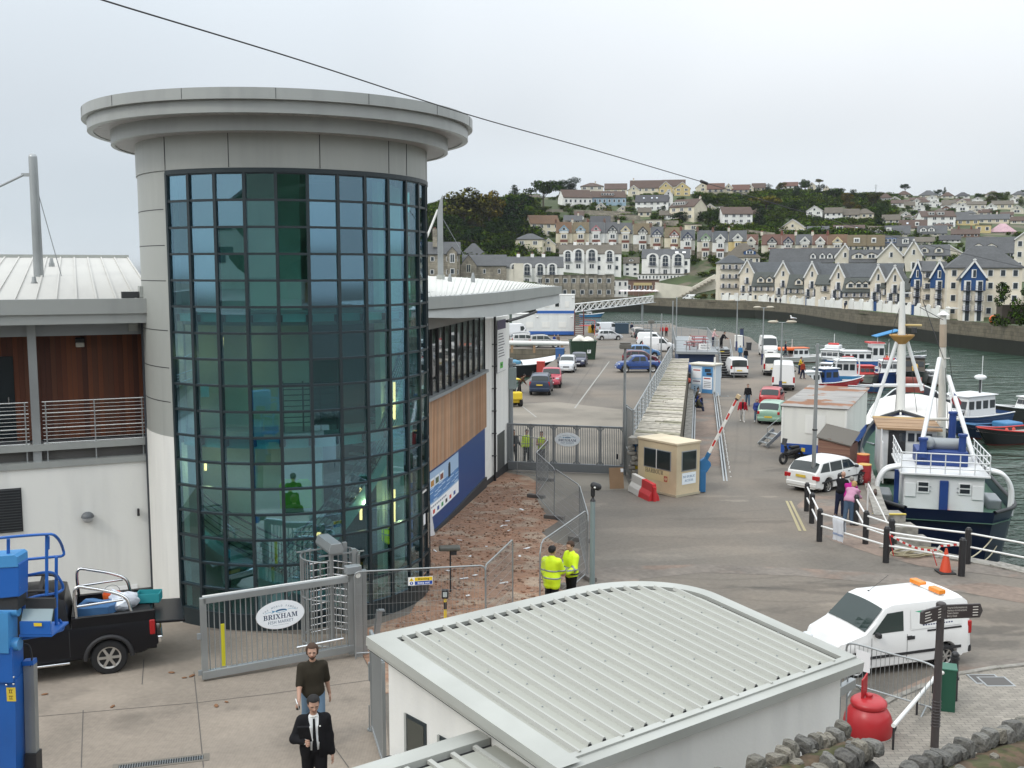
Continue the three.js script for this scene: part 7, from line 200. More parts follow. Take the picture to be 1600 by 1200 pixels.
let top=o.top||{},hem=top.hem??.0;let sleeve=top.sleeve??1;let tc=[...torso,cap(up(.05,.02,0),up(-.05,.02,0),.12*fat,.12*fat)];if(top.long)for(let l of leg)tc.push(cap(l.hip.clone().add(V(0,.03,0)),l.hip.clone().lerp(l.kn,top.long),.104*fat,.1*fat));arm.forEach(a=>{if(sleeve>=1)tc.push(cap(a.sh,a.el,.06*fat,.05),cap(a.el,a.el.clone().lerp(a.wr,.93),.05,.04));else if(sleeve>0){let e=a.sh.clone().lerp(a.el,Math.min(1,sleeve*1.25));tc.push(cap(a.sh,e,.06*fat,.055))}});tc.push(cap(up(0,.49,-.015),up(0,.52,-.012),.068,.062));let invL=new THREE.Euler(lean,tw,0,'YXZ'),qInv=new THREE.Quaternion().setFromEuler(invL).invert();let cutHem=(x,y,z)=>{let v=V(x,y-hy,z).applyQuaternion(qInv);return-(v.y-(top.long?-.95:-.07+hem))};let cut=cutHem;if(top.open)cut=(x,y,z)=>{let v=V(x,y-hy,z).applyQuaternion(qInv);let wv=.046+clamp((.45-v.y)*.04)+clamp((v.y-.34)*.16);return Math.max(cutHem(x,y,z),v.z>.02?wv-Math.abs(v.x):-1)};let tg=scale(skinOf(tc,cell,.05,top.grow??.01,cut));let tm=$(top.name||'jacket',[tg],top.m||_c([.1,.1,.1]),t);if(top.open)$('shirt',[scale(skinOf([...torso,cap(up(0,.49,-.012),up(0,.525,-.008),.068,.06)],cell,.05,.006,cutHem))],o.shirtM||_c([.7,.7,.7]),t);if(top.bands)for(let[y0,y1,m]of top.bands)$('reflective_band',[scale(skinOf(tc,cell,.05,(top.grow??.01)+.01,(x,y,z)=>{let v=V(x,y-hy,z).applyQuaternion(qInv);return Math.max(y0-v.y,v.y-y1)}))],m,tm);if(top.armBand)arm.forEach(a=>$('sleeve_band',[scale(skinOf([cap(a.sh,a.el,.06,.05),cap(a.el,a.wr,.05,.04)],cell*.8,.03,(top.grow??.014)+.009,(x,y,z)=>Math.abs((x-a.el.x)*a.dir.x+(y-a.el.y)*a.dir.y+(z-a.el.z)*a.dir.z-.05)-.03))],top.armBand,tm));let lm=o.legM||_c([.05,.07,.11]);let lc=[cap(up(.06,.04,0),up(-.06,.04,0),.113*fat,.113*fat)];leg.forEach(l=>lc.push(cap(l.hip,l.kn,.102*fat,.072),cap(l.kn,l.an.clone().add(V(0,-.015,0)),.072,.062)));$('trousers',[scale(skinOf(lc,cell,.035,.008))],lm,t);let sm=o.shoeM||M.black;footC.forEach(f=>$('shoe',[scale(skinOf(f.slice(0,2),near?.014:.022,.02,.006))],sm,t));let hc=o.hair===undefined?'dark':o.hair;if(hc){let len=o.hairLong||0;let hcaps=[cap(V(0,.16,-.018),V(0,.163,.012),.089,.082),cap(V(0,.115,-.04),V(0,.14,-.03),.07,.085)];if(len)hcaps.push(cap(V(0,.14,-.045),V(0,.1-len,-.05),.082,.06),cap(V(.06,.15,-.01),V(.066,.12-len*.8,-.005),.04,.03),cap(V(-.06,.15,-.01),V(-.066,.12-len*.8,-.005),.04,.03));let hgx=skinOf(hcaps,near?.01:.02,.03,.004,(x,y,z)=>Math.max(Math.min(z-.035,.192-y),.07-len-y));$('hair',[scale(hgx.applyMatrix4(hm))],mat(hairCols[hc],.85),t)}
if(o.beard)$('beard',[scale(skinOf([cap(V(-.035,.055,.05),V(0,.03,.075),.03,.03),cap(V(.035,.055,.05),V(0,.03,.075),.03,.03)],.008,.02,0,(x,y,z)=>y-.052-Math.abs(x)*.4).applyMatrix4(hm))],mat(hairCols.brown,.9),t);if(o.cap)$('cap',[scale(merge([T(SG(.096,14,8,0,6.3,0,1.5),0,.15,-.005),T(CG(.07,.075,.012,14),0,.158,.075)]).applyMatrix4(hm))],o.cap,t);return{t,arm,leg,up,S,hm,B}}
let hvM=mat([.62,.82,.015],.7,{emissive:0x000000}),refl=mat([.25,.26,.27],.35,{metalness:.3}),jean=_c([.07,.11,.17]),jeanL=_c([.13,.2,.28]),bC=_c([.014,.014,.016]),navyC=_c([.02,.025,.05]);let toCam=(p,add=0)=>Math.atan2(-p.x,-p.z)+add;{let a=G(491,1164),pa=_p('bearded man in a dark brown top and blue jeans walking through the yard',a,toCam(a,.1),{H:1.9,near:1,hair:'brown',hairLong:.05,beard:1,top:{name:'top',m:_c([.035,.03,.022]),sleeve:.85,hem:-.02,grow:.01},legM:jeanL,pose:{legs:[[16,4],[-14,22]],arms:[[-14,10,14],[18,9,26]],head:[2,-8]},grip:[0,1]});{let w=pa.arm[1].wr.clone().multiplyScalar(pa.S);let q=$('held_papers',[T(box(.012,.2,.12),w.x-.03,w.y-.06,w.z+.05,.5,.2,.2)],M.paper,pa.t);$('held_camera',[T(_b(.07,.07,.05,.015),w.x-.02,w.y-.13,w.z+.03)],M.black,pa.t)}
let b=G(493,1262),pb=_p('man in a black suit and tie holding a notebook to his chest',b,toCam(b,.05),{H:1.86,near:1,hair:'black',fat:1.02,belly:1,top:{name:'suit_jacket',m:bC,open:1,long:.14,grow:.014},shirtM:_c([.68,.69,.7]),legM:bC,pose:{legs:[[5,4],[-5,8]],arms:[[2,8,10],[8,22,92,42]],head:[14,4]},grip:[0,1]});{let u=(x,y,z)=>pb.up(x,y,z).multiplyScalar(pb.S);let tie=$('tie',[_m([u(-.016,.5,.078),u(.016,.5,.078),u(.022,.3,.14),u(.038,.06,.19),u(0,.01,.19),u(-.038,.06,.19),u(-.022,.3,.14)],[[0,6,2,1],[6,5,3,2],[5,4,3]])],bC,pb.t);$('collar',[T(TG(.062,.016,6,18).rotateX(1.4),u(0,.515,.0).x,u(0,.515,0).y,u(0,.515,.005).z)],M.white,pb.t);let w=pb.arm[1].wr.clone().multiplyScalar(pb.S);$('notebook',[T(_b(.035,.28,.2,.006),w.x+.0,w.y+.13,w.z+.0,-.2,1.2,.45)],bC,pb.t);$('notebook_pages',[T(box(.022,.27,.19),w.x+.012,w.y+.132,w.z+.008,-.2,1.2,.45)],M.paper,pb.t);let bg=u(-.0,.4,0);$('lapel_badge',[T(SG(.014,8,6),u(.085,.4,.135).x,u(.085,.4,.135).y,u(.085,.4,.135).z)],M.white,pb.t);$('shirt_cuff',[T(CG(.045,.045,.04,12),w.x,w.y,w.z,.9,0,.9)],M.white,pb.t)}
let c=W(862,960,25.7);c.y=gy(c.z);let d=W(892,950,26.2);d.y=gy(d.z);_p('man in a long yellow hi-vis coat seen from behind by the mesh fence',c,headTo(c,d)+Math.PI/2+.35,{H:1.80,near:1,hair:'black',top:{name:'hi_vis_coat',m:hvM,long:.35,grow:.03,bands:[[.02,.07,refl],[.2,.25,refl]],armBand:refl},legM:bC,pose:{legs:[[2,2],[-2,2]],arms:[[6,8,20],[25,10,55]],head:[6,-15]}});let dd=_p('man in a yellow hi-vis jacket with black collar facing his workmate at the mesh fence',d,headTo(d,c)+Math.PI/2-.2,{H:1.82,near:1,hair:'brown',top:{name:'hi_vis_jacket',m:hvM,grow:.026,hem:-.04,bands:[[.0,.05,M.dark],[.16,.2,refl]],armBand:refl},legM:bC,pose:{legs:[[4,3],[-4,4]],arms:[[15,10,60],[20,6,65]],head:[12,0]}});$('collar',[T(TG(.07,.03,6,16).rotateX(1.5),dd.up(0,.52,-.01).x,dd.up(0,.52,0).y,dd.up(0,.52,-.01).z)],M.black,dd.t);
let e=G(803,724),f=G(823,725),g=G(846,729);_p('man in dark clothes standing behind the left end of the far gate',e,toCam(e,.4),{H:1.74,hair:'dark',top:{m:bC},legM:bC,pose:{legs:[[2,2],[-2,2]],arms:[[10,10,50],[10,10,60,30]]}});_p('taller man in a yellow hi-vis vest standing in the middle behind the far gate',f,toCam(f,.2),{H:1.78,hair:'dark',top:{name:'hi_vis_vest',m:hvM,bands:[[.1,.15,refl]]},legM:bC,pose:{legs:[[3,2],[-3,2]],arms:[[4,12,30,20],[4,8,20]]}});_p('man in a yellow vest with folded arms, right one behind the far gate',g,toCam(g,-.2),{H:1.78,hair:'dark',top:{name:'hi_vis_vest',m:hvM,sleeve:0,bands:[[.1,.15,refl]]},legM:bC,pose:{legs:[[3,2],[-3,2]],arms:[[20,8,85,40],[20,8,85,40]]}});
let h=G(1168,634),i=G(1160,659),j=G(1182,660);_p('man in a black jacket walking behind a couple on the quay road',h,toCam(h),{H:1.64,hair:'dark',top:{m:bC},legM:jean,pose:{legs:[[14,3],[-12,18]],arms:[[-10,10,10],[14,10,15]]}});_p('grey haired walker in a red jacket and pale trousers on the quay road',i,toCam(i),{H:1.6,hair:'grey',top:{m:_c([.3,.015,.025]),grow:.025,open:1},shirtM:bC,legM:_c([.45,.44,.42]),shoeM:M.white,pose:{legs:[[12,3],[-12,16]],arms:[[-12,14,12],[10,16,18]]}});_p('red haired woman in a blue top and jeans walking on the quay road',j,toCam(j),{H:1.56,woman:1,hair:'red',hairLong:.14,top:{m:_c([.03,.05,.18]),grow:.03,hem:-.03},legM:jeanL,shoeM:M.white,pose:{legs:[[10,3],[-10,14]],arms:[[4,10,40,25],[4,10,40,25]]}});let k=G(1156.5,562),l=G(1165,567);_p('walker in a bright blue jacket seen from behind near the quay end',k,toCam(k,Math.PI),{H:1.62,hair:'grey',top:{m:_c([.05,.2,.42])},legM:jean,pose:{legs:[[8,2],[-8,10]]}});_p('walker in a black jacket beside the bright blue jacket near the quay end',l,toCam(l,Math.PI),{H:1.6,hair:'dark',top:{m:bC},legM:jean,pose:{legs:[[-8,10],[8,2]]}});
let m=G(1316,811),n=G(1326,820),q=G(1334,813);_p('woman in a pale pink top and jeans leaning over the white railing',n,2.45-Math.PI/1.0+Math.PI,{H:1.68,near:1,woman:1,fat:1.15,hair:'blond',hairLong:.06,top:{m:_c([.46,.24,.34]),grow:.025},legM:jean,pose:{lean:38,legs:[[-10,2],[2,4]],arms:[[70,6,40],[70,6,40]],head:[10,0]}});_p('person in a magenta top at the white railing, half hidden by the pink one',m.clone().lerp(q,.5),2.45,{H:1.64,hair:'grey',top:{m:_c([.38,.02,.2]),grow:.02},legM:navyC,pose:{lean:22,legs:[[-6,2],[2,4]],arms:[[60,6,40],[60,6,40]]}});let mm=G(1312,806);_p('balding man in a dark jacket at the white railing behind the pink and magenta tops',mm,2.45,{H:1.72,hair:null,top:{m:bC},legM:navyC,pose:{lean:20,legs:[[-6,2],[2,4]],arms:[[55,6,40],[55,6,40]]}});
let t1=G(874,578);_p('person in a grey jacket beside the silver car on the fish quay',t1,.4,{H:1.62,hair:'dark',top:{m:_c([.22,.22,.23])},legM:navyC});let t2=G(866,543),t3=G(872,543);_p('man in blue overalls standing at the white pole by the slip',t2,.8,{H:1.7,hair:'brown',top:{m:_c([.02,.04,.2])},legM:_c([.02,.04,.2])});_p('man in brown overalls standing beside the blue overalls by the slip',t3,-.6,{H:1.7,hair:'grey',top:{m:_c([.12,.08,.06])},legM:_c([.05,.04,.035])});let t4=G(812,614);_p('person bending by the yellow forklift at the quay edge',t4,1.9,{H:1.7,hair:'dark',top:{m:_c([.09,.05,.03])},legM:bC,pose:{lean:40,legs:[[10,2],[-14,6]],arms:[[60,8,20],[50,8,30]]}});for(let[px,py,l,cc]of[[926,521,'dark figure by the far quay rail, left',bC],[934,521,'blue clad figure by the far quay rail',_c([.03,.05,.2])],[987,521,'figure in dark blue at the far quay rail, right',navyC]]){let p=G(px,py);_p(l,p,toCam(p),{H:1.7,hair:'dark',top:{m:cc},legM:bC})}for(let[px,py,l]of[[1034,526,'person in a red jacket behind the parked vans, left of two'],[1041,526,'person in a red jacket behind the parked vans, right of two']]){let p=G(px,py);_p(l,p,toCam(p),{H:1.7,hair:'dark',top:{m:_c([.35,.02,.02])},legM:bC})}
let u1=G(1227,556),u2=G(1233,562);_p('person in a navy jacket beside the white vans at the quay edge',u1,1.2,{H:1.7,hair:'dark',top:{m:navyC},legM:navyC});let v1=aY(1252,585+8,QY);_p('fisherman in a yellow and black jacket beside the red hulled boat',G(1249,585),1.4,{H:1.72,hair:'dark',top:{m:_c([.5,.33,.02]),bands:[[.12,.2,M.black]]},legM:navyC,pose:{lean:12,legs:[[4,2],[-4,4]],arms:[[35,8,40],[30,8,40]]}});_p('fisherman in a dark red jacket at the stern of the red hulled boat',G(1254,592),.6,{H:1.7,hair:'dark',top:{m:_c([.25,.04,.02])},legM:navyC});
for(let[px,l]of[[1203,'dark clad walker pair leader on the far promenade'],[1212,'second dark clad walker on the far promenade'],[1219,'third dark clad walker on the far promenade'],[1320,'lone walker in dark blue before the white scalloped wall']]){let[d2,py]=_f(px,.3),p=W(px,py,d2);_p(l,p,rr(-2,2),{H:1.9,hair:'dark',top:{m:navyC},legM:bC})}}
let paintM=(c,r=.28)=>mat(c,r,{clearcoat:.35,clearcoatRoughness:.08});let glassM=mat([.022,.03,.03],.05),glassG=mat([.05,.065,.06],.05),tyreM=mat([.016,.016,.017],.9),alloy=mat([.45,.44,.42],.35,{metalness:.7}),lightM=mat([.55,.57,.58],.1),tailM=mat([.36,.01,.012],.2),plateY=mat([.6,.43,.05],.5),plateW=mat([.65,.65,.63],.5),trimB=mat([.02,.02,.022],.6);let ip=(P,x)=>{if(x<=P[0][0])return P[0][1];for(let i=0;i+1<P.length;i++)if(x<=P[i+1][0])return _l(P[i][1],P[i+1][1],(x-P[i][0])/(P[i+1][0]-P[i][0]));return P[P.length-1][1]};let wheels={};function wheelGeo(R,far){let k=R+(far?'f':'n');if(wheels[k])return wheels[k];let w=.1,n=far?16:28;let ty=lathe([[R*.64,-w],[R*.9,-w*1.02],[R,-w*.75],[R,w*.75],[R*.9,w*1.02],[R*.64,w]],n);ty.rotateX(Math.PI/2);let rim=lathe([[.0001,w*.62],[R*.18,w*.66],[R*.2,w*.4],[R*.56,w*.5],[R*.64,w*.95],[R*.67,w*.95],[R*.66,-w]],n);rim.rotateX(Math.PI/2);let sp=[];if(!far)for(let i=0;i<6;i++){let a=i/6*6.2832;sp.push(T(box(R*.5,R*.15,.025),0,0,0).translate(R*.38,0,w*.78).rotateZ(a))}let disc=T(CG(R*.6,R*.6,.02,n),0,0,w*.28,Math.PI/2,0,0);return wheels[k]={ty,rim:far?rim:lathe([[R*.55,w*.75],[R*.64,w*.97],[R*.67,w*.95],[R*.66,-w],[R*.62,-w]],n).rotateX(Math.PI/2),sp:sp.length?merge([...sp,T(CG(R*.17,R*.17,.04,14),0,0,w*.78,Math.PI/2,0,0)]):null,disc}}
function _v(s,label,cat,P,turn,group){let t=_t(s.name||'parked_car',label,cat,P,turn,group);if(!s.level){let f=gy(P.z-0)}let R=s.R||.31,sill=s.sill??.2,tb=s.tumble??.22;let x0=s.top[0][0],x1=s.top[s.top.length-1][0];let set=new Set();for(let A of[s.top,s.belt,s.plan])for(let p of A)set.add(+clamp(p[0],x0,x1).toFixed(4));for(let x=x0;x<=x1;x+=.16)set.add(+x.toFixed(4));for(let w of s.wheels)for(let a=0;a<=14;a++)set.add(+clamp(w+Math.cos(a/14*Math.PI)*(R+.06),x0,x1).toFixed(4));let xs=[...set].sort((a,b)=>a-b).filter((x,i,A)=>!i||x-A[i-1]>.004);let bot=x=>{let b=sill+(x<x0+.3?.06:x>x1-.3?.05:0);for(let w of s.wheels){let d=Math.abs(x-w),Ra=R+.06;if(d<Ra)b=Math.max(b,R+Math.sqrt(Ra*Ra-d*d))}return b};let wd=x=>ip(s.plan,x),tp_=x=>ip(s.top,x),bl=x=>Math.min(ip(s.belt,x),tp_(x));let sec=x=>{let w=wd(x),b=bot(x),m=Math.max(bl(x),b+.05),tt=Math.max(tp_(x),m),gh=tt-m,wr=w*.97-tb*gh;let c=Math.min(.04,gh*.1+.012);return[[0,b],[w*.9,b],[w*.985,b+.05],[w,b+(m-b)*.5],[w*.985,m-.03],[w*.97,m+Math.min(.01,gh*.05)],[_l(w*.97,wr,.8),m+gh*.8],[wr-Math.min(.03,gh*.06+.01),tt-Math.min(.02,gh*.05+.004)],[(wr-.03)*.72,tt+c*.55],[0,tt+c]]};let S=xs.map(sec),N=S[0].length,Pv=[];for(let i=0;i<xs.length;i++)for(let q of[1,-1])for(let p of S[i])Pv.push([xs[i],p[1],p[0]*q]);let Fc=[];for(let i=0;i+1<xs.length;i++)for(let k=0;k+1<N;k++){let a=i*2*N+k,b=a+2*N;Fc.push([a,a+1,b+1,b]);let c=a+N,d=b+N;Fc.push([c,d,d+1,c+1])}for(let e of[0,xs.length-1])for(let k=0;k+1<N;k++){let a=e*2*N+k;Fc.push(e?[a,a+1,a+1+N,a+N]:[a,a+N,a+1+N,a+1])}
let g=_m(Pv,Fc);g=toCreasedNormals(g,.55);let pm=s.paint;$('body',[g],pm,t);$('underbody',[bx(x0+.25,x1-.25,sill-.02,Math.min(R*2+.1,sill+.55),-wd((x0+x1)/2)*.78,wd((x0+x1)/2)*.78)],M.black,t);let sideZ=(x,y)=>{let m=bl(x),w=wd(x)*.97;return w-tb*Math.max(0,y-m)+.007};let topZ=x=>{let m=bl(x),gh=Math.max(0,tp_(x)-m);return wd(x)*.97-tb*gh};let gm=s.glass||glassM;for(let P2 of s.side||[])for(let q of[1,-1]){if(s.sideOnly&&s.sideOnly!==q)continue;$('side_window',[_m(P2.map(([x,y])=>[x,y,sideZ(x,y)*q]),[P2.map((_,i)=>q>0?i:P2.length-1-i)])],gm,t)}
let strip=(xa,xb,mg,name,m)=>{let n=6,v=[];for(let i=0;i<=n;i++){let x=_l(xa,xb,i/n),z=topZ(x)-mg;for(let j=-3;j<=3;j++){let f=j/3;let gh=Math.max(0,tp_(x)-bl(x)),c=Math.min(.04,gh*.1+.012);v.push([x+(xa>0?.012:-.012),tp_(x)+.02+c*(1-f*f),z*f])}}let F=[];for(let i=0;i<n;i++)for(let j=0;j<6;j++){let a=i*7+j;F.push([a,a+7,a+8,a+1])}return $(name,[_m(v,F)],m,t)};if(s.wind)strip(...s.wind,.06,'windscreen',gm);if(s.rear)strip(...s.rear,.07,'rear_window',gm);let W2=wheelGeo(R,!s.near);for(let w of s.wheels)for(let q of[1,-1]){let o=new THREE.Group();o.name='wheel';o.position.set(w,R,q*(wd(w)-.105));if(q<0)o.rotation.y=Math.PI;t.add(o);_q('tyre',W2.ty,tyreM,o);_q('rim',W2.rim,alloy,o);if(W2.sp){_q('spokes',W2.sp,alloy,o);_q('brake_disc',W2.disc,trimB,o)}}
let wf=wd(x1-.2),wb=wd(x0+.15);let bh=s.bumper??.42;let bumpM=s.bumpM||pm;$('front_bumper',[_b(.24,.2,wf*1.9,.05,x1-.08,bh,0)],bumpM,t);$('rear_bumper',[_b(.22,.2,wb*1.92,.05,x0+.07,bh,0)],bumpM,t);let hl=s.hl||[x1-.2,.66],tl=s.tl||[x0+.05,.8,.2];for(let q of[1,-1]){$('headlight',[_b(.3,.15,.3,.05,hl[0],hl[1],q*(wd(hl[0])-.19))],lightM,t);$('tail_light',[_b(.12,tl[2],tl[3]||.16,.03,tl[0],tl[1],q*(wd(x0+.1)-.07))],tailM,t);$('wing_mirror',[_b(.12,.13,.18,.04,s.mir?.[0]??_l(x0,x1,.66),s.mir?.[1]??.98,q*(wd(0)+.07))],s.mirM||trimB,t);for(let x of s.handles||[])$('door_handle',[_b(.16,.035,.03,.01,x,bl(x)-.09,q*(wd(x)*.99))],s.handM||trimB,t)}
$('number_plate',[box(.012,.11,.5,x0-.05+(s.plX||0),s.plY||bh+.12,0)],plateY,t);$('number_plate',[box(.012,.11,.5,x1+.045,bh-.02,0)],plateW,t);$('grille',[_b(.06,.12,wf*.9,.02,x1-.015,.62,0)],trimB,t);if(s.seams)for(let x of s.seams)for(let q of[1,-1])$('door_seam',[_m([[x-.006,sill+.12,(wd(x)*.992+.004)*q],[x+.006,sill+.12,(wd(x)*.992+.004)*q],[x+.006,(sill+bl(x))/2,(wd(x)+.005)*q],[x+.006,bl(x)-.02,(wd(x)*.985+.006)*q],[x-.006,bl(x)-.02,(wd(x)*.985+.006)*q],[x-.006,(sill+bl(x))/2,(wd(x)+.005)*q]],[[0,1,2,5],[5,2,3,4]])],M.dark,t);if(s.strip)for(let q of[1,-1])$('rub_strip',[bx(x0+.35,x1-.4,s.strip,s.strip+.07,q*(wd(0)+.0)-.012,q*(wd(0)+.0)+.012)],trimB,t);if(s.rails)for(let q of[1,-1])$('roof_rail',[_u([V(s.rails[0],tp_(s.rails[0])+.02,q*(topZ(s.rails[0])-.06)),V(s.rails[0]+.12,tp_(s.rails[0]+.12)+.08,q*(topZ(s.rails[0])-.06)),V(s.rails[1]-.12,tp_(s.rails[1]-.12)+.08,q*(topZ(s.rails[1])-.06)),V(s.rails[1],tp_(s.rails[1])+.02,q*(topZ(s.rails[1])-.06))],.02,6)],trimB,t);return{t,s,wd,tp_,bl,topZ,x0,x1}}
let _a=(c,o={})=>({paint:paintM(c),R:.3,wheels:[-1.2,1.25],top:[[-1.95,.72],[-1.9,.95],[-1.55,1.38],[-1.0,1.46],[.1,1.45],[.45,1.36],[1.1,.96],[1.75,.78],[1.98,.55]],belt:[[-1.95,.72],[-1.85,.92],[1.1,.92],[1.98,.6]],plan:[[-1.95,.68],[-1.7,.79],[0,.84],[1.3,.81],[1.8,.7],[1.98,.52]],wind:[.5,1.05],rear:[-1.86,-1.56],side:[[[-1.0,.96],[-.22,.96],[-.22,1.37],[-.95,1.37]],[[-.15,.96],[.86,.96],[.38,1.33],[-.15,1.37]],[[-1.55,1.0],[-1.08,.97],[-1.04,1.35],[-1.3,1.34]]],handles:[-.35,.25],seams:[-.18,.9],mir:[.75,.98],...o});let saloon=(c,o={})=>_a(c,{top:[[-2.15,.75],[-2.1,.9],[-1.5,.96],[-.9,1.36],[-.3,1.42],[.15,1.41],[.5,1.32],[1.15,.94],[1.85,.78],[2.1,.55]],belt:[[-2.15,.72],[-2.0,.9],[1.1,.9],[2.1,.6]],plan:[[-2.15,.7],[-1.9,.8],[0,.85],[1.4,.82],[1.9,.7],[2.1,.52]],wheels:[-1.3,1.35],rear:[-1.45,-.93],wind:[.55,1.1],side:[[[-1.1,.95],[-.25,.95],[-.25,1.34],[-.8,1.32]],[[-.18,.95],[.9,.95],[.42,1.3],[-.18,1.34]]],...o});let suv=(c,o={})=>_a(c,{R:.36,sill:.32,bumper:.55,top:[[-2.1,.9],[-2.07,1.15],[-1.85,1.6],[-1.3,1.7],[0,1.7],[.35,1.6],[.85,1.15],[1.75,1.02],[2.1,.7]],belt:[[-2.1,.9],[-2.0,1.1],[.9,1.1],[2.1,.8]],plan:[[-2.1,.78],[-1.9,.87],[0,.9],[1.6,.87],[2.1,.66]],wheels:[-1.25,1.35],rear:[-2.04,-1.87],wind:[.4,.8],side:[[[-1.1,1.14],[-.25,1.14],[-.25,1.58],[-1.1,1.58]],[[-.18,1.14],[.7,1.14],[.3,1.54],[-.18,1.58]],[[-1.75,1.15],[-1.2,1.14],[-1.2,1.58],[-1.7,1.55]]],tl:[-2.02,1.0,.32],hl:[1.9,.86],plX:-.02,plY:.9,mir:[.6,1.2],rails:[-1.7,.1],handles:[-.35,.2],...o});let panelVan=(c,o={})=>({name:'parked_van',paint:paintM(c,.4),R:.34,sill:.28,bumper:.45,tumble:.1,top:[[-2.5,.7],[-2.48,1.2],[-2.42,2.2],[-2.3,2.32],[1.0,2.32],[1.25,2.2],[1.75,1.3],[2.35,1.02],[2.5,.6]],belt:[[-2.5,.7],[-2.46,1.2],[1.7,1.2],[2.5,.7]],plan:[[-2.5,.9],[-2.3,.95],[1.4,.95],[2.1,.86],[2.5,.6]],wheels:[-1.5,1.6],wind:[1.28,1.72],side:[[[.6,1.28],[1.5,1.28],[1.15,1.95],[.6,1.95]]],tl:[-2.45,.95,.5],hl:[2.3,.85],bumpM:trimB,plY:.75,mir:[1.45,1.35],handles:[.5],seams:[.5],...o});let smallVan=(c,o={})=>panelVan(c,{R:.3,sill:.22,bumper:.42,top:[[-2.1,.6],[-2.07,1.1],[-2.0,1.68],[-1.85,1.79],[.3,1.8],[.55,1.72],[1.15,1.14],[1.75,.94],[2.05,.55]],belt:[[-2.1,.6],[-2.05,1.05],[1.1,1.05],[2.05,.65]],plan:[[-2.1,.8],[-1.95,.86],[1.1,.86],[1.7,.78],[2.05,.52]],wheels:[-1.3,1.35],wind:[.58,1.12],rear:[-2.06,-2.005],side:[[[.0,1.1],[.98,1.1],[.5,1.62],[.0,1.64]]],tl:[-2.03,1.0,.34],hl:[1.85,.76],plY:.7,mir:[.85,1.12],handles:[-.15],seams:[-.08,.98],...o});let place=(rear,front)=>{let r=G(...rear),f=G(...front);return[r.clone().lerp(f,.5),headTo(r,f)]};let _k=(px,py,az)=>[G(px,py),Math.PI/2-az*Math.PI/180];{
let[P,ry]=place([1500,1022],[1308,1046]);let s=smallVan([.72,.72,.71],{near:1,glass:glassG,rear:null,strip:.5,sideOnly:0,side:[[[.02,1.12],[.96,1.12],[.5,1.6],[.02,1.62]]],glass:mat([.03,.045,.042],.05)});let v=_v(s,'white panel van with amber light bar parked behind the fingerpost','van',P,ry);P.y=0;v.t.position.y=gy(v.t.position.z);v.t.scale.setScalar(.86);v.t.position.x-=.42;let lb=$('light_bar',[_b(.2,.05,1.1,.02,-1.35,1.86,0)],M.white,v.t);for(let q of[-1,1])$('amber_lens',[_b(.22,.12,.42,.03,-1.35,1.9,q*.36)],M.amber,lb);$('aerial',[bar(V(.25,1.83,.3),V(-.35,2.2,.3),.005,5),T(SG(.03,8,6),.25,1.83,.3)],M.black,v.t);$('wiper',[bar(V(1.08,1.22,.3),V(.98,1.27,-.25),.012,5),bar(V(1.08,1.22,-.1),V(.98,1.27,-.6),.012,5)],M.black,v.t);
let lm=_i(512,220,(x,w,h)=>{x.fillStyle='#dedfdd';x.fillRect(0,0,w,h);x.fillStyle='#35a27c';x.beginPath();x.moveTo(40,30);x.quadraticCurveTo(180,60,330,12);x.lineTo(470,22);x.quadraticCurveTo(300,80,150,96);x.quadraticCurveTo(120,60,40,30);x.fill();x.fillStyle='#2c3560';x.font='bold 46px serif';x.fillText('SO',20,150);for(let i=0;i<7;i++)x.fillRect(100+i*40,118,26,32);for(let i=0;i<12;i++)x.fillRect(90+i*26,176,18,14)});for(let q of[1,-1]){let z=.86*.97-.1*.36+.0;let n=new THREE.Mesh(_d([-1.75*q,1.12,0],[-.2*q,1.12,0],[-.2*q,1.62,-.055],[-1.75*q,1.62,-.055]),lm);n.name='side_lettering';if(q>0)n.position.set(0,0,.845);else{n.position.set(0,0,-.845);n.rotation.y=Math.PI}v.t.add(n);$('loading_rail',[bx(-1.75,-.7,1.03,1.07,q*.845-.012,q*.845+.012)],trimB,v.t)}$('fuel_handle',[_b(.22,.09,.02,.01,-.2,.92,-.86),_b(.22,.09,.02,.01,-.2,.92,.86)],trimB,v.t);
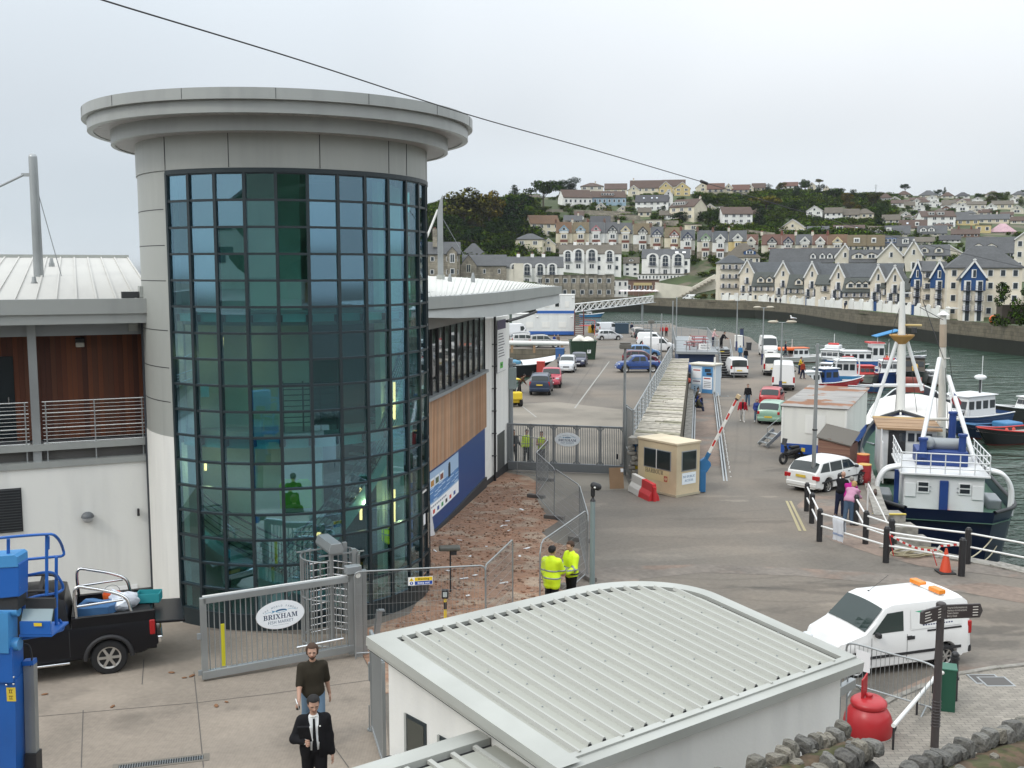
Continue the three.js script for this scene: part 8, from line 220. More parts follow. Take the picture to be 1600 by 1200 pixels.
let pk={name:'pickup_truck',near:1,paint:mat([.008,.008,.01],.3,{specularIntensity:.5}),R:.38,sill:.38,bumper:.62,tumble:.24,top:[[-2.6,1.0],[-2.55,1.12],[-.9,1.12],[-.88,1.12],[-.78,1.72],[-.5,1.8],[.55,1.8],[.8,1.72],[1.4,1.2],[2.3,1.08],[2.6,.8]],belt:[[-2.6,1.0],[-2.5,1.1],[1.4,1.1],[2.6,.9]],plan:[[-2.6,.9],[0,.92],[2.0,.9],[2.6,.75]],wheels:[-1.62,1.6],wind:[.85,1.36],side:[[[-.7,1.16],[.1,1.16],[.1,1.66],[-.62,1.64]],[[.18,1.16],[1.15,1.16],[.75,1.62],[.18,1.67]]],tl:[-2.52,.95,.34],hl:[2.4,.95],seams:[-.85,.14,1.3],handles:[.0,.9],mir:[1.15,1.28],plX:-.06};let[P2,r2]=(()=>{let w=G(172,1051);let az=69*Math.PI/180,dir=V(-Math.sin(az),0,Math.cos(az));let ry=headTo(V(0,0,0),dir);return[w.clone().addScaledVector(dir,1.62).add(V(Math.cos(az)*-.8*0,0,0)),ry]})();let off=V(-Math.sin(r2),0,-Math.cos(r2)).multiplyScalar(.8);let side=off.z<0?off:off.negate();P2.add(side);let k=_v(pk,'black pickup truck with open tailgate parked against the white wall','pickup',P2,r2);k.t.position.y=gy(P2.z)+.0;let bedD=mat([.014,.014,.015],.8);$('load_bed',[bx(-2.5,-.95,1.128,1.136,-.72,.72)],bedD,k.t);for(let q of[-1,1])$('bed_side',[bx(-2.58,-.9,1.12,1.32,q*.83-.06,q*.83+.06)],pk.paint,k.t);$('tailgate',[T(_b(.62,.06,1.6,.02),-2.9,1.0,0,0,0,.05)],pk.paint,k.t);$('bed_front',[bx(-.98,-.9,1.12,1.34,-.8,.8)],pk.paint,k.t);let hoop=q=>_u([V(-1.0,1.3,q),V(-1.02,1.95,q*.92),V(-1.25,1.92,q*.92),V(-2.0,1.62,q*.96),V(-2.1,1.32,q)],.035,8,40);for(let q of[-.78,.78])$('styling_bar',[hoop(q),bar(V(-1.02,1.55,q),V(-1.95,1.6,q),.028,8)],M.chrome,k.t);for(let q of[1,-1])$('roof_bar',[_u([V(-.6,1.8,q*.62),V(-.5,1.9,q*.62),V(.5,1.91,q*.62),V(.75,1.78,q*.62)],.03,8)],trimB,k.t);for(let x of[-.3,.35])$('roof_crossbar',[box(.08,.04,1.25,x,1.9,0)],trimB,k.t);for(let w of pk.wheels)for(let q of[1,-1])$('wheel_arch',[T(TG(.47,.05,6,20,Math.PI),w,.38,q*.91)],trimB,k.t);$('side_step',[_b(1.7,.05,.14,.02,.0,.4,.95),_b(1.7,.05,.14,.02,.0,.4,-.95)],M.chrome,k.t);$('chrome_bumper',[_b(.16,.18,1.6,.05,-2.66,.62,0)],M.chrome,k.t);let tb=(nm,lb,ct,x,y,z,fn)=>{let p=V(x,y,z).applyAxisAngle(V(0,1,0),r2).add(k.t.position);let t=_t(nm,lb,ct,p,r2+rr(-.4,.4));fn(t)};tb('plastic_bag','white plastic bags lying in the open pickup bed','bag',-1.95,1.3,.1,t=>{let g=new THREE.IcosahedronGeometry(.26,3),p=g.attributes.position;for(let i=0;i<p.count;i++){let n=.72+.6*vnoise(p.getX(i)*9+7,p.getY(i)*9+p.getZ(i)*8+9,64,4);p.setXYZ(i,p.getX(i)*n*1.3,p.getY(i)*n*.9,p.getZ(i)*n)}g.computeVertexNormals();$('bag',[g],mat([.66,.69,.74],.5),t);let h=new THREE.ConeGeometry(.14,.3,7,3);$('knot',[T(h,.18,.22,0,.2,0,-.5)],mat([.66,.69,.74],.5),t)});tb('plastic_crate','turquoise plastic crate at the pickup tailgate','crate',-2.5,1.16,.35,t=>{$('floor',[box(.5,.02,.36,0,.01,0)],mat([.03,.27,.3],.5),t);for(let[w,d,x,z]of[[.5,.02,0,.18],[.5,.02,0,-.18],[.02,.36,.25,0],[.02,.36,-.25,0]])$('side',[box(w,.2,d,x,.11,z)],mat([.03,.27,.3],.5),t)});tb('fuel_can','orange tub next to a blue sheet in the pickup bed','tub',-1.7,1.15,.45,t=>{$('tub',[lathe([[.0001,0],[.16,0],[.2,.26],[.185,.26],[.15,.02]],18)],M.orange,t);$('handle',[T(TG(.19,.008,5,16,3.1),0,.25,0)],M.sG,t)});tb('blue_sheet','folded blue sheet in the pickup bed behind the cab','tarpaulin',-1.4,1.15,-.1,t=>{let g=BG(.75,.2,.6,10,3,8),p=g.attributes.position;for(let i=0;i<p.count;i++)p.setY(i,p.getY(i)*(.7+.9*vnoise(p.getX(i)*5+3,p.getZ(i)*5+3,64,5))+.1);g.computeVertexNormals();$('sheet',[g],mat([.05,.14,.3],.6),t);$('fold',[T(box(.5,.03,.2),.02,.26,.05,.2,.3,.1)],mat([.08,.2,.4],.6),t)});
let e=_a([.7,.7,.68],{near:1,glass:glassM,R:.31,top:[[-2.2,.66],[-2.17,.92],[-1.75,1.34],[-1.3,1.41],[.1,1.43],[.45,1.36],[1.05,.95],[1.95,.82],[2.15,.55]],belt:[[-2.2,.66],[-2.1,.9],[1.05,.9],[2.15,.62]],plan:[[-2.2,.74],[-1.95,.82],[0,.85],[1.4,.83],[1.95,.72],[2.15,.55]],wheels:[-1.32,1.38],rear:[-2.12,-1.77],wind:[.5,1.0],side:[[[-1.12,.94],[-.25,.94],[-.25,1.34],[-1.12,1.34]],[[-.18,.94],[.82,.94],[.4,1.31],[-.18,1.35]],[[-1.95,.97],[-1.2,.95],[-1.2,1.34],[-1.62,1.32]]],strip:.5,bumpM:paintM([.65,.65,.63]),tl:[-2.14,.74,.2,.34],mirM:M.dark,plY:.78});let[P3,r3]=place([1253,768],[1334,752]);_v(e,'white estate car parked nose to the quay edge by the red oil drums','car',P3,r3);
let van=(s,l,px,py,az,cat='van')=>{let[p,r]=_k(px,py,az);return _v(s,l,cat,p,r)};van(smallVan([.7,.7,.69],{side:[],glass:glassM,top:[[-2.1,.6],[-2.07,1.0],[-1.98,1.68],[-1.85,1.79],[.3,1.8],[.55,1.72],[1.15,1.14],[1.75,.94],[2.05,.55]],rear:[-2.068,-1.985]}),'small white van seen from behind at the foot of the dark stairs',1149,587,2);van(panelVan([.7,.7,.68],{rear:null}),'tall white van farthest along the quay edge',1200,556,-172);van(panelVan([.68,.66,.6],{top:[[-2.4,.7],[-2.38,1.1],[-2.2,1.85],[-2.0,1.95],[1.0,1.95],[1.25,1.85],[1.75,1.2],[2.35,1.0],[2.5,.6]],rear:[-2.36,-2.22]}),'older white van with dark rear window, second along the quay edge',1207,584,12);van(panelVan([.72,.72,.71],{rear:null}),'square white box van seen from behind, nearest of the three on the quay edge',1223,606,14);van(_a([.4,.02,.025]),'red hatchback behind the portable cabin',1206,634,20,'car');van(_a([.22,.36,.27]),'pale green hatchback behind the portable cabin',1208,658,24,'car');
van(suv([.02,.035,.07]),'dark blue off-roader with roof bars seen from behind on the fish quay',846,614,6,'car');van({...suv([.42,.06,.085]),name:'parked_car',top:[[-2.2,.9],[-2.15,1.0],[-.6,1.02],[-.58,1.05],[-.4,1.6],[.3,1.68],[.6,1.6],[1.1,1.1],[1.8,1.0],[2.1,.7]],rear:[-.56,-.42],wind:[.65,1.05],side:[[[-.3,1.12],[.9,1.12],[.55,1.54],[-.25,1.54]]],rails:null},'faded red pickup facing the camera on the fish quay',862,603,184,'pickup');van(_a([.5,.51,.52],{top:[[-1.95,.8],[-1.9,1.05],[-1.6,1.5],[-1.0,1.6],[.2,1.58],[.55,1.48],[1.3,1.0],[1.75,.86],[1.98,.55]]}),'silver people carrier facing the camera on the fish quay',887,580,188,'car');van(saloon([.03,.035,.07]),'dark blue saloon parked beyond the silver people carrier',905,571,188,'car');van(_a([.5,.51,.52]),'silver hatchback crossing the fish quay beyond the green skip',951,531,82,'car');van(_a([.4,.36,.32],{}),'grey beige car parked near the far quay rail',997,527,172,'car');van(suv([.02,.025,.03]),'black people carrier parked beside the white vans',1011,533,150,'car');van(smallVan([.68,.69,.69]),'white van with blue lettering parked by the railing of the fish quay',1020,540,105);van(smallVan([.66,.66,.66]),'second white van half hidden behind the lettered one',1030,549,100);van(_a([.10,.22,.42]),'light blue car parked behind the white vans by the railing',1005,558,92,'car');van(_a([.10,.025,.035]),'dark maroon car between the blue cars by the railing',1000,568,95,'car');van({...suv([.02,.06,.22]),top:[[-2.4,.9],[-2.35,1.05],[-.9,1.08],[-.85,1.5],[-.6,1.68],[.3,1.7],[.6,1.6],[1.1,1.12],[1.9,1.02],[2.2,.7]],wheels:[-1.4,1.4],rear:null,rails:null,side:[[[-.7,1.14],[-.1,1.14],[-.1,1.58],[-.62,1.58]],[[-.02,1.14],[.85,1.14],[.45,1.56],[-.02,1.58]]],wind:[.65,1.05],strip:.55},'blue pickup with grey sill parked nose out by the fish quay railing',996,581,-95,'pickup');van(suv([.48,.48,.47]),'silver off-roader left of two below the white cabins',822,541,80,'car');van({...suv([.36,.36,.35]),top:suv([0,0,0]).top},'grey double cab off-roader right of two below the white cabins',851,543,85,'car');van(panelVan([.68,.69,.7]),'white box lorry beside the white cabins',803,530,60,'lorry');van(smallVan([.6,.62,.64]),'pale van parked before the far quay rail',952,521,70);van(smallVan([.68,.69,.69]),'white van parked on the far promenade below the terraces',1077,469,-60);{let o=scene.children[scene.children.length-1];let[d,py]=_f(1077,.8);o.position.copy(W(1077,469,d))}
let fp=G(800,634),F=_t('forklift','yellow forklift half hidden behind the white end wall','forklift',fp,1.9);$('chassis',[_b(1.6,.7,1.0,.08,0,.65,0)],M.yellow,F);$('counterweight',[_b(.6,.6,1.0,.12,-.75,.85,0)],M.yellow,F);for(let x of[-.6,.55])for(let z of[-.45,.45])$('wheel',[T(CG(.3,.3,.24,20),x,.3,z,Math.PI/2,0,0)],tyreM,F);for(let x of[-.5,.5])for(let z of[-.42,.42])$('cage_post',[box(.06,1.1,.06,x,1.5,z)],M.black,F);$('roof_guard',[box(1.15,.06,.95,0,2.05,0)],M.yellow,F);$('seat',[_b(.4,.5,.45,.06,-.1,1.2,0)],M.black,F);for(let z of[-.3,.3])$('mast',[box(.1,2.2,.1,.9,1.1,z)],M.dark,F);let mp=G(1236,724),mo=_t('moped','black moped with a yellow number plate in front of the portable cabin','moped',mp,Math.PI+.6);for(let x of[-.6,.6])$('wheel',[T(TG(.25,.07,8,20),x,.32,0)],tyreM,mo);$('body',[T(KG(.18,.7,5,10),-.1,.62,0,0,0,1.45),bar(V(.3,.6,0),V(.5,1.0,0),.08),bar(V(.6,.32,0),V(.45,1.0,0),.035)],M.black,mo);$('seat',[_b(.65,.12,.26,.05,-.2,.86,0)],M.rubber,mo);$('handlebar',[bar(V(.42,1.05,-.33),V(.42,1.05,.33),.02),bar(V(.44,1.05,.25),V(.36,1.3,.3),.012)],M.black,mo);$('screen',[T(box(.02,.35,.3),.55,1.2,0,0,0,.3)],M.dark,mo);$('number_plate',[box(.02,.2,.24,-.92,.62,0)],plateY,mo)}
function _z(L,B,sheer,draft,o={}){let n=22,m=7,flare=o.flare??.86;let b=t=>B/2*(o.round?Math.min(1,Math.sqrt(clamp(t/.10))*.42+.58):o.tr??.9+.1*clamp(t*3))*(t<.5?1:Math.sqrt(Math.max(.0004,1-Math.pow((t-.5)/.5,o.bow||2.2))));let s=t=>sheer*(1+(o.rise??.45)*Math.pow(clamp((t-.45)/.55),2)+(o.srise??.05)*Math.pow(1-clamp(t/.3),2));let rake=(t,y)=>L*t+(o.rake??.12)*L*Math.pow(t,4)*(y/sheer)-(o.round?.06*L*(1-t)**6*(y/sheer):.02*L*(1-t)**4*y/sheer);let pt=(t,k,q)=>{let y=k<.4?_l(-draft,.12,k/.4):_l(.12,s(t),(k-.4)/.6);let w=k<.4?_l(.12,flare,Math.pow(k/.4,.55)):_l(flare,1,(k-.4)/.6);return V(rake(t,y),y,q*b(t)*w)};let skin=(k0,k1)=>[1,-1].map(q=>_g(n,m,(u,v)=>pt(u,_l(k0,k1,v),q))).concat([_g(4,m,(u,v)=>{let p=pt(0,_l(k0,k1,v),1);return V(p.x,p.y,p.z*(1-2*u))})]);let deck=_g(n,4,(u,v)=>{let p=pt(u,1,1);return V(p.x,p.y-(o.well??.3),p.z*(1-2*v)*.985)});let rim=[1,-1].map(q=>_u(Array.from({length:18},(_,i)=>pt(i/17,1,q)),o.rim??.06,6,50));return{up:skin(.4,1),low:skin(0,.4),deck,rim,s,b,pt}}
let bW=mat([.68,.69,.69],.4),bWin=mat([.03,.035,.04],.08),deckM=mat([.3,.29,.26],.8),boot=mat([.16,.03,.025],.6);function boat(label,px,py,az,L,B,sh,col,o={}){let P=aY(px,py,SEA);let t=_t(o.name||'small_boat',label,o.cat||'boat',P,Math.PI/2-az*Math.PI/180);let h=_z(L,B,sh,.6,o);let off=-L*.45;let part2=(n,g,m,p=t)=>$(n,g.map(x=>x.translate(off,0,0)),m,p);part2('hull',h.up,mat(col,.35),t);part2('boot_top',h.low,boot);part2('deck',[h.deck],o.deckM||deckM);part2('gunwale',h.rim,o.rimM||bW);let S={t,h,off,part2};let cab=(x0,x1,w,y0,y1,m=bW,roof=bW,tilt=.25)=>{let v=[];for(let q of[-1,1])v.push([x0-.0,y0,q*w/2],[x1+tilt,y0,q*w/2],[x1-tilt*.6,y1,q*w*.45],[x0+.05,y1,q*w*.45]);let c=part2('cabin',[_m(v,[[0,1,2,3],[7,6,5,4],[1,5,6,2],[4,0,3,7],[3,2,6,7]])],m);part2('cabin_roof',[_b(x1-x0+.35,.09,w*1.0,.03,(x0+x1)/2-.05,y1+.03,0)],roof,c);let wy=_l(y0,y1,.62),hh=(y1-y0)*.36,n=Math.max(1,Math.round((x1-x0)/.9));for(let q of[-1,1])for(let i=0;i<n;i++)part2('side_window',[_b((x1-x0)/n*.7,hh,.04,.015,x0+(i+.5)*(x1-x0)/n,wy,q*w*.475)],bWin,c);for(let i=-1;i<=1;i++){part2('front_window',[T(_b(.04,hh,w*.26,.015),x1+tilt*.02+.04,wy,i*w*.29,0,0,Math.atan2(tilt*1.6,y1-y0))],bWin,c);part2('rear_window',[_b(.04,hh,w*.22,.015,x0-.0,wy,i*w*.28)],bWin,c)}return c};if(o.cab)for(let c of o.cab)cab(...c);if(o.mast)for(let[x,y0,y1,r=.04]of o.mast)part2('mast',[bar(V(x,y0,0),V(x,y1,0),r,6)],o.mastM||bW);if(o.fend)for(let[x,q,c]of o.fend)part2('fender',[T(SG(.3,12,8),x,sh*.7,q*(B/2+.15))],c||M.orange);if(o.rail){let[a,b2]=o.rail;for(let q of[1,-1])part2('guard_rail',[_u(Array.from({length:8},(_,i)=>h.pt(_l(a,b2,i/7),1,q*.95).add(V(0,.6,0))),.02,5),...Array.from({length:5},(_,i)=>{let p=h.pt(_l(a,b2,i/4),1,q*.95);return bar(p,p.clone().add(V(0,.6,0)),.015,4)})],M.chrome)}if(o.extra)o.extra(S);return S}
{boat('white cabin boat with an orange canopy top nearest the white vans',1246,566,80,6.5,2.4,.8,[.6,.6,.58],{cab:[[1.8,4.2,2,.6,2.1,bW,M.orange]],mast:[[2,2,3.4]],extra:S=>S.part2('orange_cover',[_b(2.2,.4,2.2,.1,.8,2.0,0)],M.orange)});boat('white cabin cruiser with raised flybridge in the middle of the moorings',1300,574,-150,8.5,3,1.3,[.66,.67,.67],{cab:[[2.2,5.6,2.6,1.1,2.5]],mast:[[3,2.6,4.6]],rail:[.55,1],extra:S=>{S.part2('flybridge',[_b(2,.5,2,.12,3.4,2.85,0)],bW);S.part2('red_roll',[T(KG(.16,1.2,4,8),3.3,3.2,0,1.57,0,0)],M.red)}});boat('blue and white motor cruiser with a sky blue awning',1350,580,95,11,3.4,1.5,[.02,.11,.34],{cab:[[2,5.6,2.8,1.1,2.7],[5.6,7.2,2.8,1.1,3.7]],rail:[.5,1],rimM:bW,extra:S=>{S.part2('blue_awning',[T(box(3.2,.1,2.6),7.6,5.1,0,0,0,.28)],mat([.03,.2,.42],.7));S.part2('awning_frame',[bar(V(6.3,3.7,1),V(6.3,4.8,1),.04),bar(V(8.6,2.5,1),V(8.8,5.4,1),.04)],bW);S.part2('red_coaming',[box(2.0,.16,2.6,6.2,3.85,0)],M.red);S.part2('yellow_raft',[T(KG(.2,.8,4,8),7.6,2.0,1.0,1.57,0,0)],M.orange)}});boat('red hulled fishing boat with a blue shelter moored at the quay edge',1282,612,70,8,2.8,1.1,[.42,.02,.025],{cab:[[3.4,5.2,2.2,.9,2.6,mat([.02,.08,.28],.5)],[.6,2.8,2.2,.8,2.3]],fend:[[3,1,mat([.2,.03,.02],.5)],[4.5,-1,M.red]],mast:[[3.2,2.3,4.2]],extra:S=>{S.part2('gantry',[bar(V(.4,.8,1.1),V(.4,3,1.1),.05),bar(V(.4,.8,-1.1),V(.4,3,-1.1),.05),bar(V(.4,3,-1.1),V(.4,3,1.1),.05)],M.galv)}});boat('blue sterned boat with white arched wheelhouse facing away',1318,604,10,7.5,2.9,1.5,[.03,.2,.4],{tr:.92,cab:[[2.0,4.0,2.5,1.2,3.1]],fend:[[1.5,1,M.red],[1.2,-1,M.dark]],extra:S=>{S.part2('name_plate',[box(.04,.4,1.3,-.1,1.15,0)],M.paper);S.part2('goal_post',[_u([V(.6,1.3,-1.2),V(.6,3.3,-1.1),V(.6,3.6,0),V(.6,3.3,1.1),V(.6,1.3,1.2)],.08,8,30)],bW);S.part2('red_light_board',[box(.1,.14,1.2,.7,3.7,0)],M.red)}});boat('small red boat with pale bow facing the camera',1352,596,185,5.5,2.3,.9,[.45,.44,.38],{rimM:M.red,cab:[[1.6,3.2,1.9,.7,1.9,M.red,M.red]],fend:[[2.5,1,M.red],[2.5,-1,mat([.03,.04,.15],.5)],[3.6,-1,M.red]]});boat('navy boat with small white wheelhouse beside the red boat',1387,599,190,7,2.8,1.3,[.012,.04,.17],{cab:[[2.4,4.1,2.1,1.2,2.7]],mast:[[3.0,2.6,5.2]],extra:S=>{S.part2('red_top',[_b(.8,.2,1.2,.05,3.2,2.95,0)],M.red);S.part2('stays',[bar(V(3,5.2,0),V(6.2,1.6,0),.015,4),bar(V(3,5.2,0),V(.2,1.3,0),.015,4)],M.dark)}});boat('dark work boat with timber wheelhouse behind the yellow crows nest mast',1428,599,200,9,3.2,1.4,[.025,.03,.028],{rimM:M.dark,cab:[[2,4,2.4,1.2,3.0,mat([.1,.085,.07],.7),M.dark]],extra:S=>S.part2('yellow_gear',[T(new THREE.TorusKnotGeometry(.45,.14,40,6),5.2,1.7,0)],mat([.5,.3,.06],.7))});boat('white open boat floating right of the dark work boat',1455,599,170,4.5,2,.9,[.66,.66,.65],{cab:[[1.2,2.6,1.6,.7,1.5]]});boat('white cabin cruiser with navy hull moored right of the trawler',1508,672,-120,9.5,3.2,1.35,[.015,.05,.15],{cab:[[2.2,5.8,2.7,1.1,3.0],[5.8,7.4,2.2,1.1,1.9]],rail:[.6,1],mast:[[2.4,3,6.2,.03]],extra:S=>{S.part2('radar',[T(SG(.5,12,8).scale(1,.45,1),2.6,4.4,0)],bW);S.part2('radar_post',[bar(V(2.6,3,0),V(2.6,4.3,0),.09)],M.dark)}});boat('small navy open boat with blue tarpaulin right of the cruiser',1560,682,-110,5.5,2.1,.9,[.015,.03,.07],{rimM:mat([.05,.15,.3],.5),extra:S=>S.part2('tarpaulin',[_b(1.8,.5,1.6,.15,1.6,.95,0)],mat([.04,.17,.34],.6))});boat('black boat with red band and a round orange buoy at the right edge',1597,690,-115,7,2.6,1.0,[.02,.02,.022],{rimM:M.red,fend:[[2.6,1,mat([.6,.08,.05],.5)],[3.4,1,mat([.6,.08,.05],.5)]]});boat('small open white boat between the blue cruiser and the red boat',1372,584,60,4.5,1.9,.8,[.6,.6,.58],{mast:[[2,.8,3]]});boat('green hulled boat with a low cuddy left of the navy one',1408,582,150,6,2.3,1,[.03,.12,.09],{cab:[[2.4,4,1.8,.9,2]],mast:[[2.2,1,5]]});boat('small white boat with red stripe beside the blue sterned boat',1292,590,30,5,2,.9,[.62,.62,.6],{rimM:M.red,cab:[[1.6,3,1.6,.8,1.8]]});boat('dark blue punt tied beyond the portable cabin',1345,612,120,4,1.7,.7,[.02,.06,.16],{});boat('dark boat behind the orange buoy at the right edge',1612,655,-110,7,2.6,1.1,[.03,.032,.03],{rimM:bW,cab:[[2.5,4,2,.9,2.0]]});boat('little blue boat on the water under the gangway',921,496,80,6,2.2,.9,[.04,.2,.42],{cab:[[2,3.2,1.6,.7,1.5]]});boat('black hulled boat with white foredeck lying in the slip',812,587,75,8,3.2,1.5,[.02,.02,.022],{rimM:bW,deckM:bW,well:.0,extra:S=>{S.part2('whaleback',[_g(8,6,(u,v)=>{let p=S.h.pt(.45+u*.55,1,1-2*v);return V(p.x,p.y+.5*(1-(1-2*v)**2)+.02,p.z)})],bW);S.part2('blue_tarpaulin',[_b(2.5,.4,2.6,.15,2.2,1.8,0)],mat([.08,.25,.38],.6))}})}
{let navy=mat([.008,.014,.05],.3,{map:grime,tiles:1}),w=mat([.66,.67,.68],.5,{map:grime,tiles:1}),blue=mat([.012,.045,.2],.5,{map:grime,tiles:1}),rustW=mat([.68,.68,.67],.5,{map:streak,tiles:1});let e=V(5.0,0,-17.4).normalize(),P=aY(1482,800,-1.6);P.y=SEA;P.addScaledVector(e,.9);let ry=Math.atan2(-e.z,e.x);let t=_t('trawler','navy hulled trawler with white superstructure and lattice masts moored at the quay','trawler',P,ry);let h=_z(20,6.0,3.2,1.4,{round:1,flare:.84,well:.5,rise:.35,srise:.05,rim:.09});$('hull',h.up,navy,t);$('boot_top',h.low,boot,t);$('deck',[h.deck],mat([.06,.13,.09],.8),t);$('rail_cap',h.rim,M.dark,t);let toL=(px,py,d)=>W(px,py,d).sub(P).applyAxisAngle(V(0,1,0),-ry);let dz=3.2;
let dh=$('deckhouse',[_b(4.6,1.75,3.3,.06,3.2,3.55,0)],w,t);$('deckhouse_roof',[_b(5.0,.1,3.7,.03,3.2,4.46,0)],w,t);let wx=.88;for(let q of[-1,1]){let f=$('window',[_b(.06,.52,.52,.02,wx,3.85,q*.85)],bW,dh);$('pane',[box(.05,.16,.4,wx-.02,4.0,q*.85),box(.05,.18,.4,wx-.02,3.77,q*.85)],bWin,f);$('shutter',[_b(.05,.62,.46,.02,wx-.02,3.72,q*1.38)],bW,dh);$('latch',[bar(V(wx-.04,3.9,q*.52),V(wx-.04,3.9,q*.6),.02,4),bar(V(wx-.04,3.72,q*.52),V(wx-.04,3.72,q*.6),.02,4)],M.sG,f)}$('blue_pillar',[_b(.14,1.4,.36,.03,wx-.03,3.5,0)],blue,dh);$('red_fitting',[_b(.3,.08,.36,.03,wx-.1,2.86,.12)],M.red,dh);
let rl=[];for(let y of[4.75,5.05,5.4])for(let[a,b]of[[[.75,-1.8],[.75,1.8]],[[.75,-1.8],[5.6,-1.8]],[[.75,1.8],[5.6,1.8]]])rl.push(bar(V(a[0],y,a[1]),V(b[0],y,b[1]),.028,6));for(let k=-3;k<=3;k++)rl.push(bar(V(.75,4.5,k*.6),V(.75,5.4,k*.6),.026,5));for(let k=1;k<6;k++)for(let q of[-1.8,1.8])rl.push(bar(V(.75+k*.9,4.5,q),V(.75+k*.9,5.4,q),.026,5));$('guard_rail',rl,bW,t);$('winch_house',[_b(1.8,.7,2.2,.05,3.6,4.85,.1)],blue,t);$('winch_drum',[T(CG(.3,.3,1.2,18),3.5,5.4,.3,Math.PI/2,0,0)],M.sG,t);for(let[x,z,y]of[[2.6,-.75,5.7],[2.9,.95,5.9],[4.5,.7,6.7]])$('exhaust',[cyl(.17,.16,y-4.9,x,4.9,z,14),cyl(.21,.21,.1,x,y,z,14)],blue,t);$('vent',[T(SG(.32,14,10),3.1,5.5,-.5)],M.sG,t);
for(let q of[-1,1])for(let x of[.9,1.35])$('gantry_hoop',[_u([V(x,2.8,q*2.75),V(x,4.0,q*2.72),V(x,4.55,q*2.4),V(x,4.75,q*1.75)],.085,8,24)],bW,t);for(let q of[-1,1])$('deck_stores',[_b(1.6,.5,.6,.1,3,2.95,q*2.3)],M.sG,t);$('blue_side_pillar',[box(.2,1.7,.2,1.6,3.6,-1.9)],blue,t);
let wh=$('wheelhouse',[_b(4.2,2.5,2.6,.06,8.6,4.3,-1.0)],w,t);$('doorway',[box(.06,2.0,.8,6.48,4.5,-1.55)],M.black,wh);for(let k=0;k<4;k++)$('louvre',[box(.05,.06,.9,6.47,4.4+k*.45,.1)],M.sG,wh);for(let k=0;k<7;k++)$('plank',[box(.55,.1,3.0,6.5+k*.6,5.62+(k%2)*.01,-1.0)],k===6?mat([.36,.22,.06],.7):M.wood,wh);for(let k=-1;k<=2;k++)$('window',[box(.05,.4,.3,6.47,5.2,-.9+k*.4)],bWin,wh);$('ladder',[bar(V(6.2,3,-2.2),V(6.2,5.6,-2.3),.04),bar(V(5.6,3,-2.2),V(5.6,5.0,-2.3),.04),...Array.from({length:5},(_,k)=>bar(V(5.6,3.4+k*.4,-2.25),V(6.2,3.4+k*.4,-2.25),.025,5))],bW,wh);
let top=toL(1474,492,51.5),f0=toL(1470,715,51.5),lm=mat([.62,.61,.58],.5,{map:streak,tiles:1});$('mast',[bar(V(top.x,4.4,f0.z),V(top.x,top.y,top.z),.2,10,.15)],lm,t);$('mast_rust',[bar(V(top.x-.01,_l(4.4,top.y,.76),_l(f0.z,top.z,.76)),V(top.x-.01,_l(4.4,top.y,.93),_l(f0.z,top.z,.93)),.172,10)],mat([.42,.34,.26],.8,{map:grime,tiles:1}),t);$('mast_cap',[cyl(.3,.05,.2,top.x,top.y,top.z,12)],bW,t);for(let[x0,y0,x1,y1]of[[1433,728,1468,560],[1526,730,1482,588]]){let a=toL(x0,y0,46.9),b=toL(x1,y1,51);$('mast_leg',[bar(a,b,.11,8)],bW,t)}let ca=toL(1446,655,50.4),cb=toL(1506,655,50.4);$('crosstree',[bar(ca,cb,.08,8),bar(toL(1478,482,51.5),toL(1497,482,51.5),.04,6),bar(toL(1474,560,51.3),toL(1484,560,51.3),.03,6)],lm,t);let rg=[];for(let[a,b]of[[[1474,500],[1437,480]],[[1474,560],[1442,470]],[[1477,575],[1483,700]],[[1463,575],[1465,700]],[[1480,530],[1492,625]]])rg.push(bar(toL(...a,51),toL(...b,52),.018,4));$('rigging',rg,M.dark,t);let fg=toL(1489,612,50),fl2=$('ensign',[_g(8,6,(u,v)=>V(fg.x,fg.y-v*.6-u*.4,fg.z+u*.35+.06*Math.sin(v*7)))],mat([.3,.03,.04],.9),t);$('canton',[_g(3,3,(u,v)=>V(fg.x-.02,fg.y-v*.28-u*.16,fg.z+u*.15+.06*Math.sin(v*3)))],mat([.03,.06,.2],.9),fl2);
let mo=_t('mooring_line','pale mooring ropes running from the trawler quarter to the quay rail','rope');for(let[a,b,s]of[[[1582,786,45],[1508,876,39],.5],[[1584,784,46],[1520,880,39],.9]]){let p=W(...a),q=W(...b);$('rope',[_u([0,.25,.5,.75,1].map(f=>p.clone().lerp(q,f).add(V(0,-s*Math.sin(f*Math.PI),0))),.03,5)],mat([.42,.38,.27],.9),mo)}
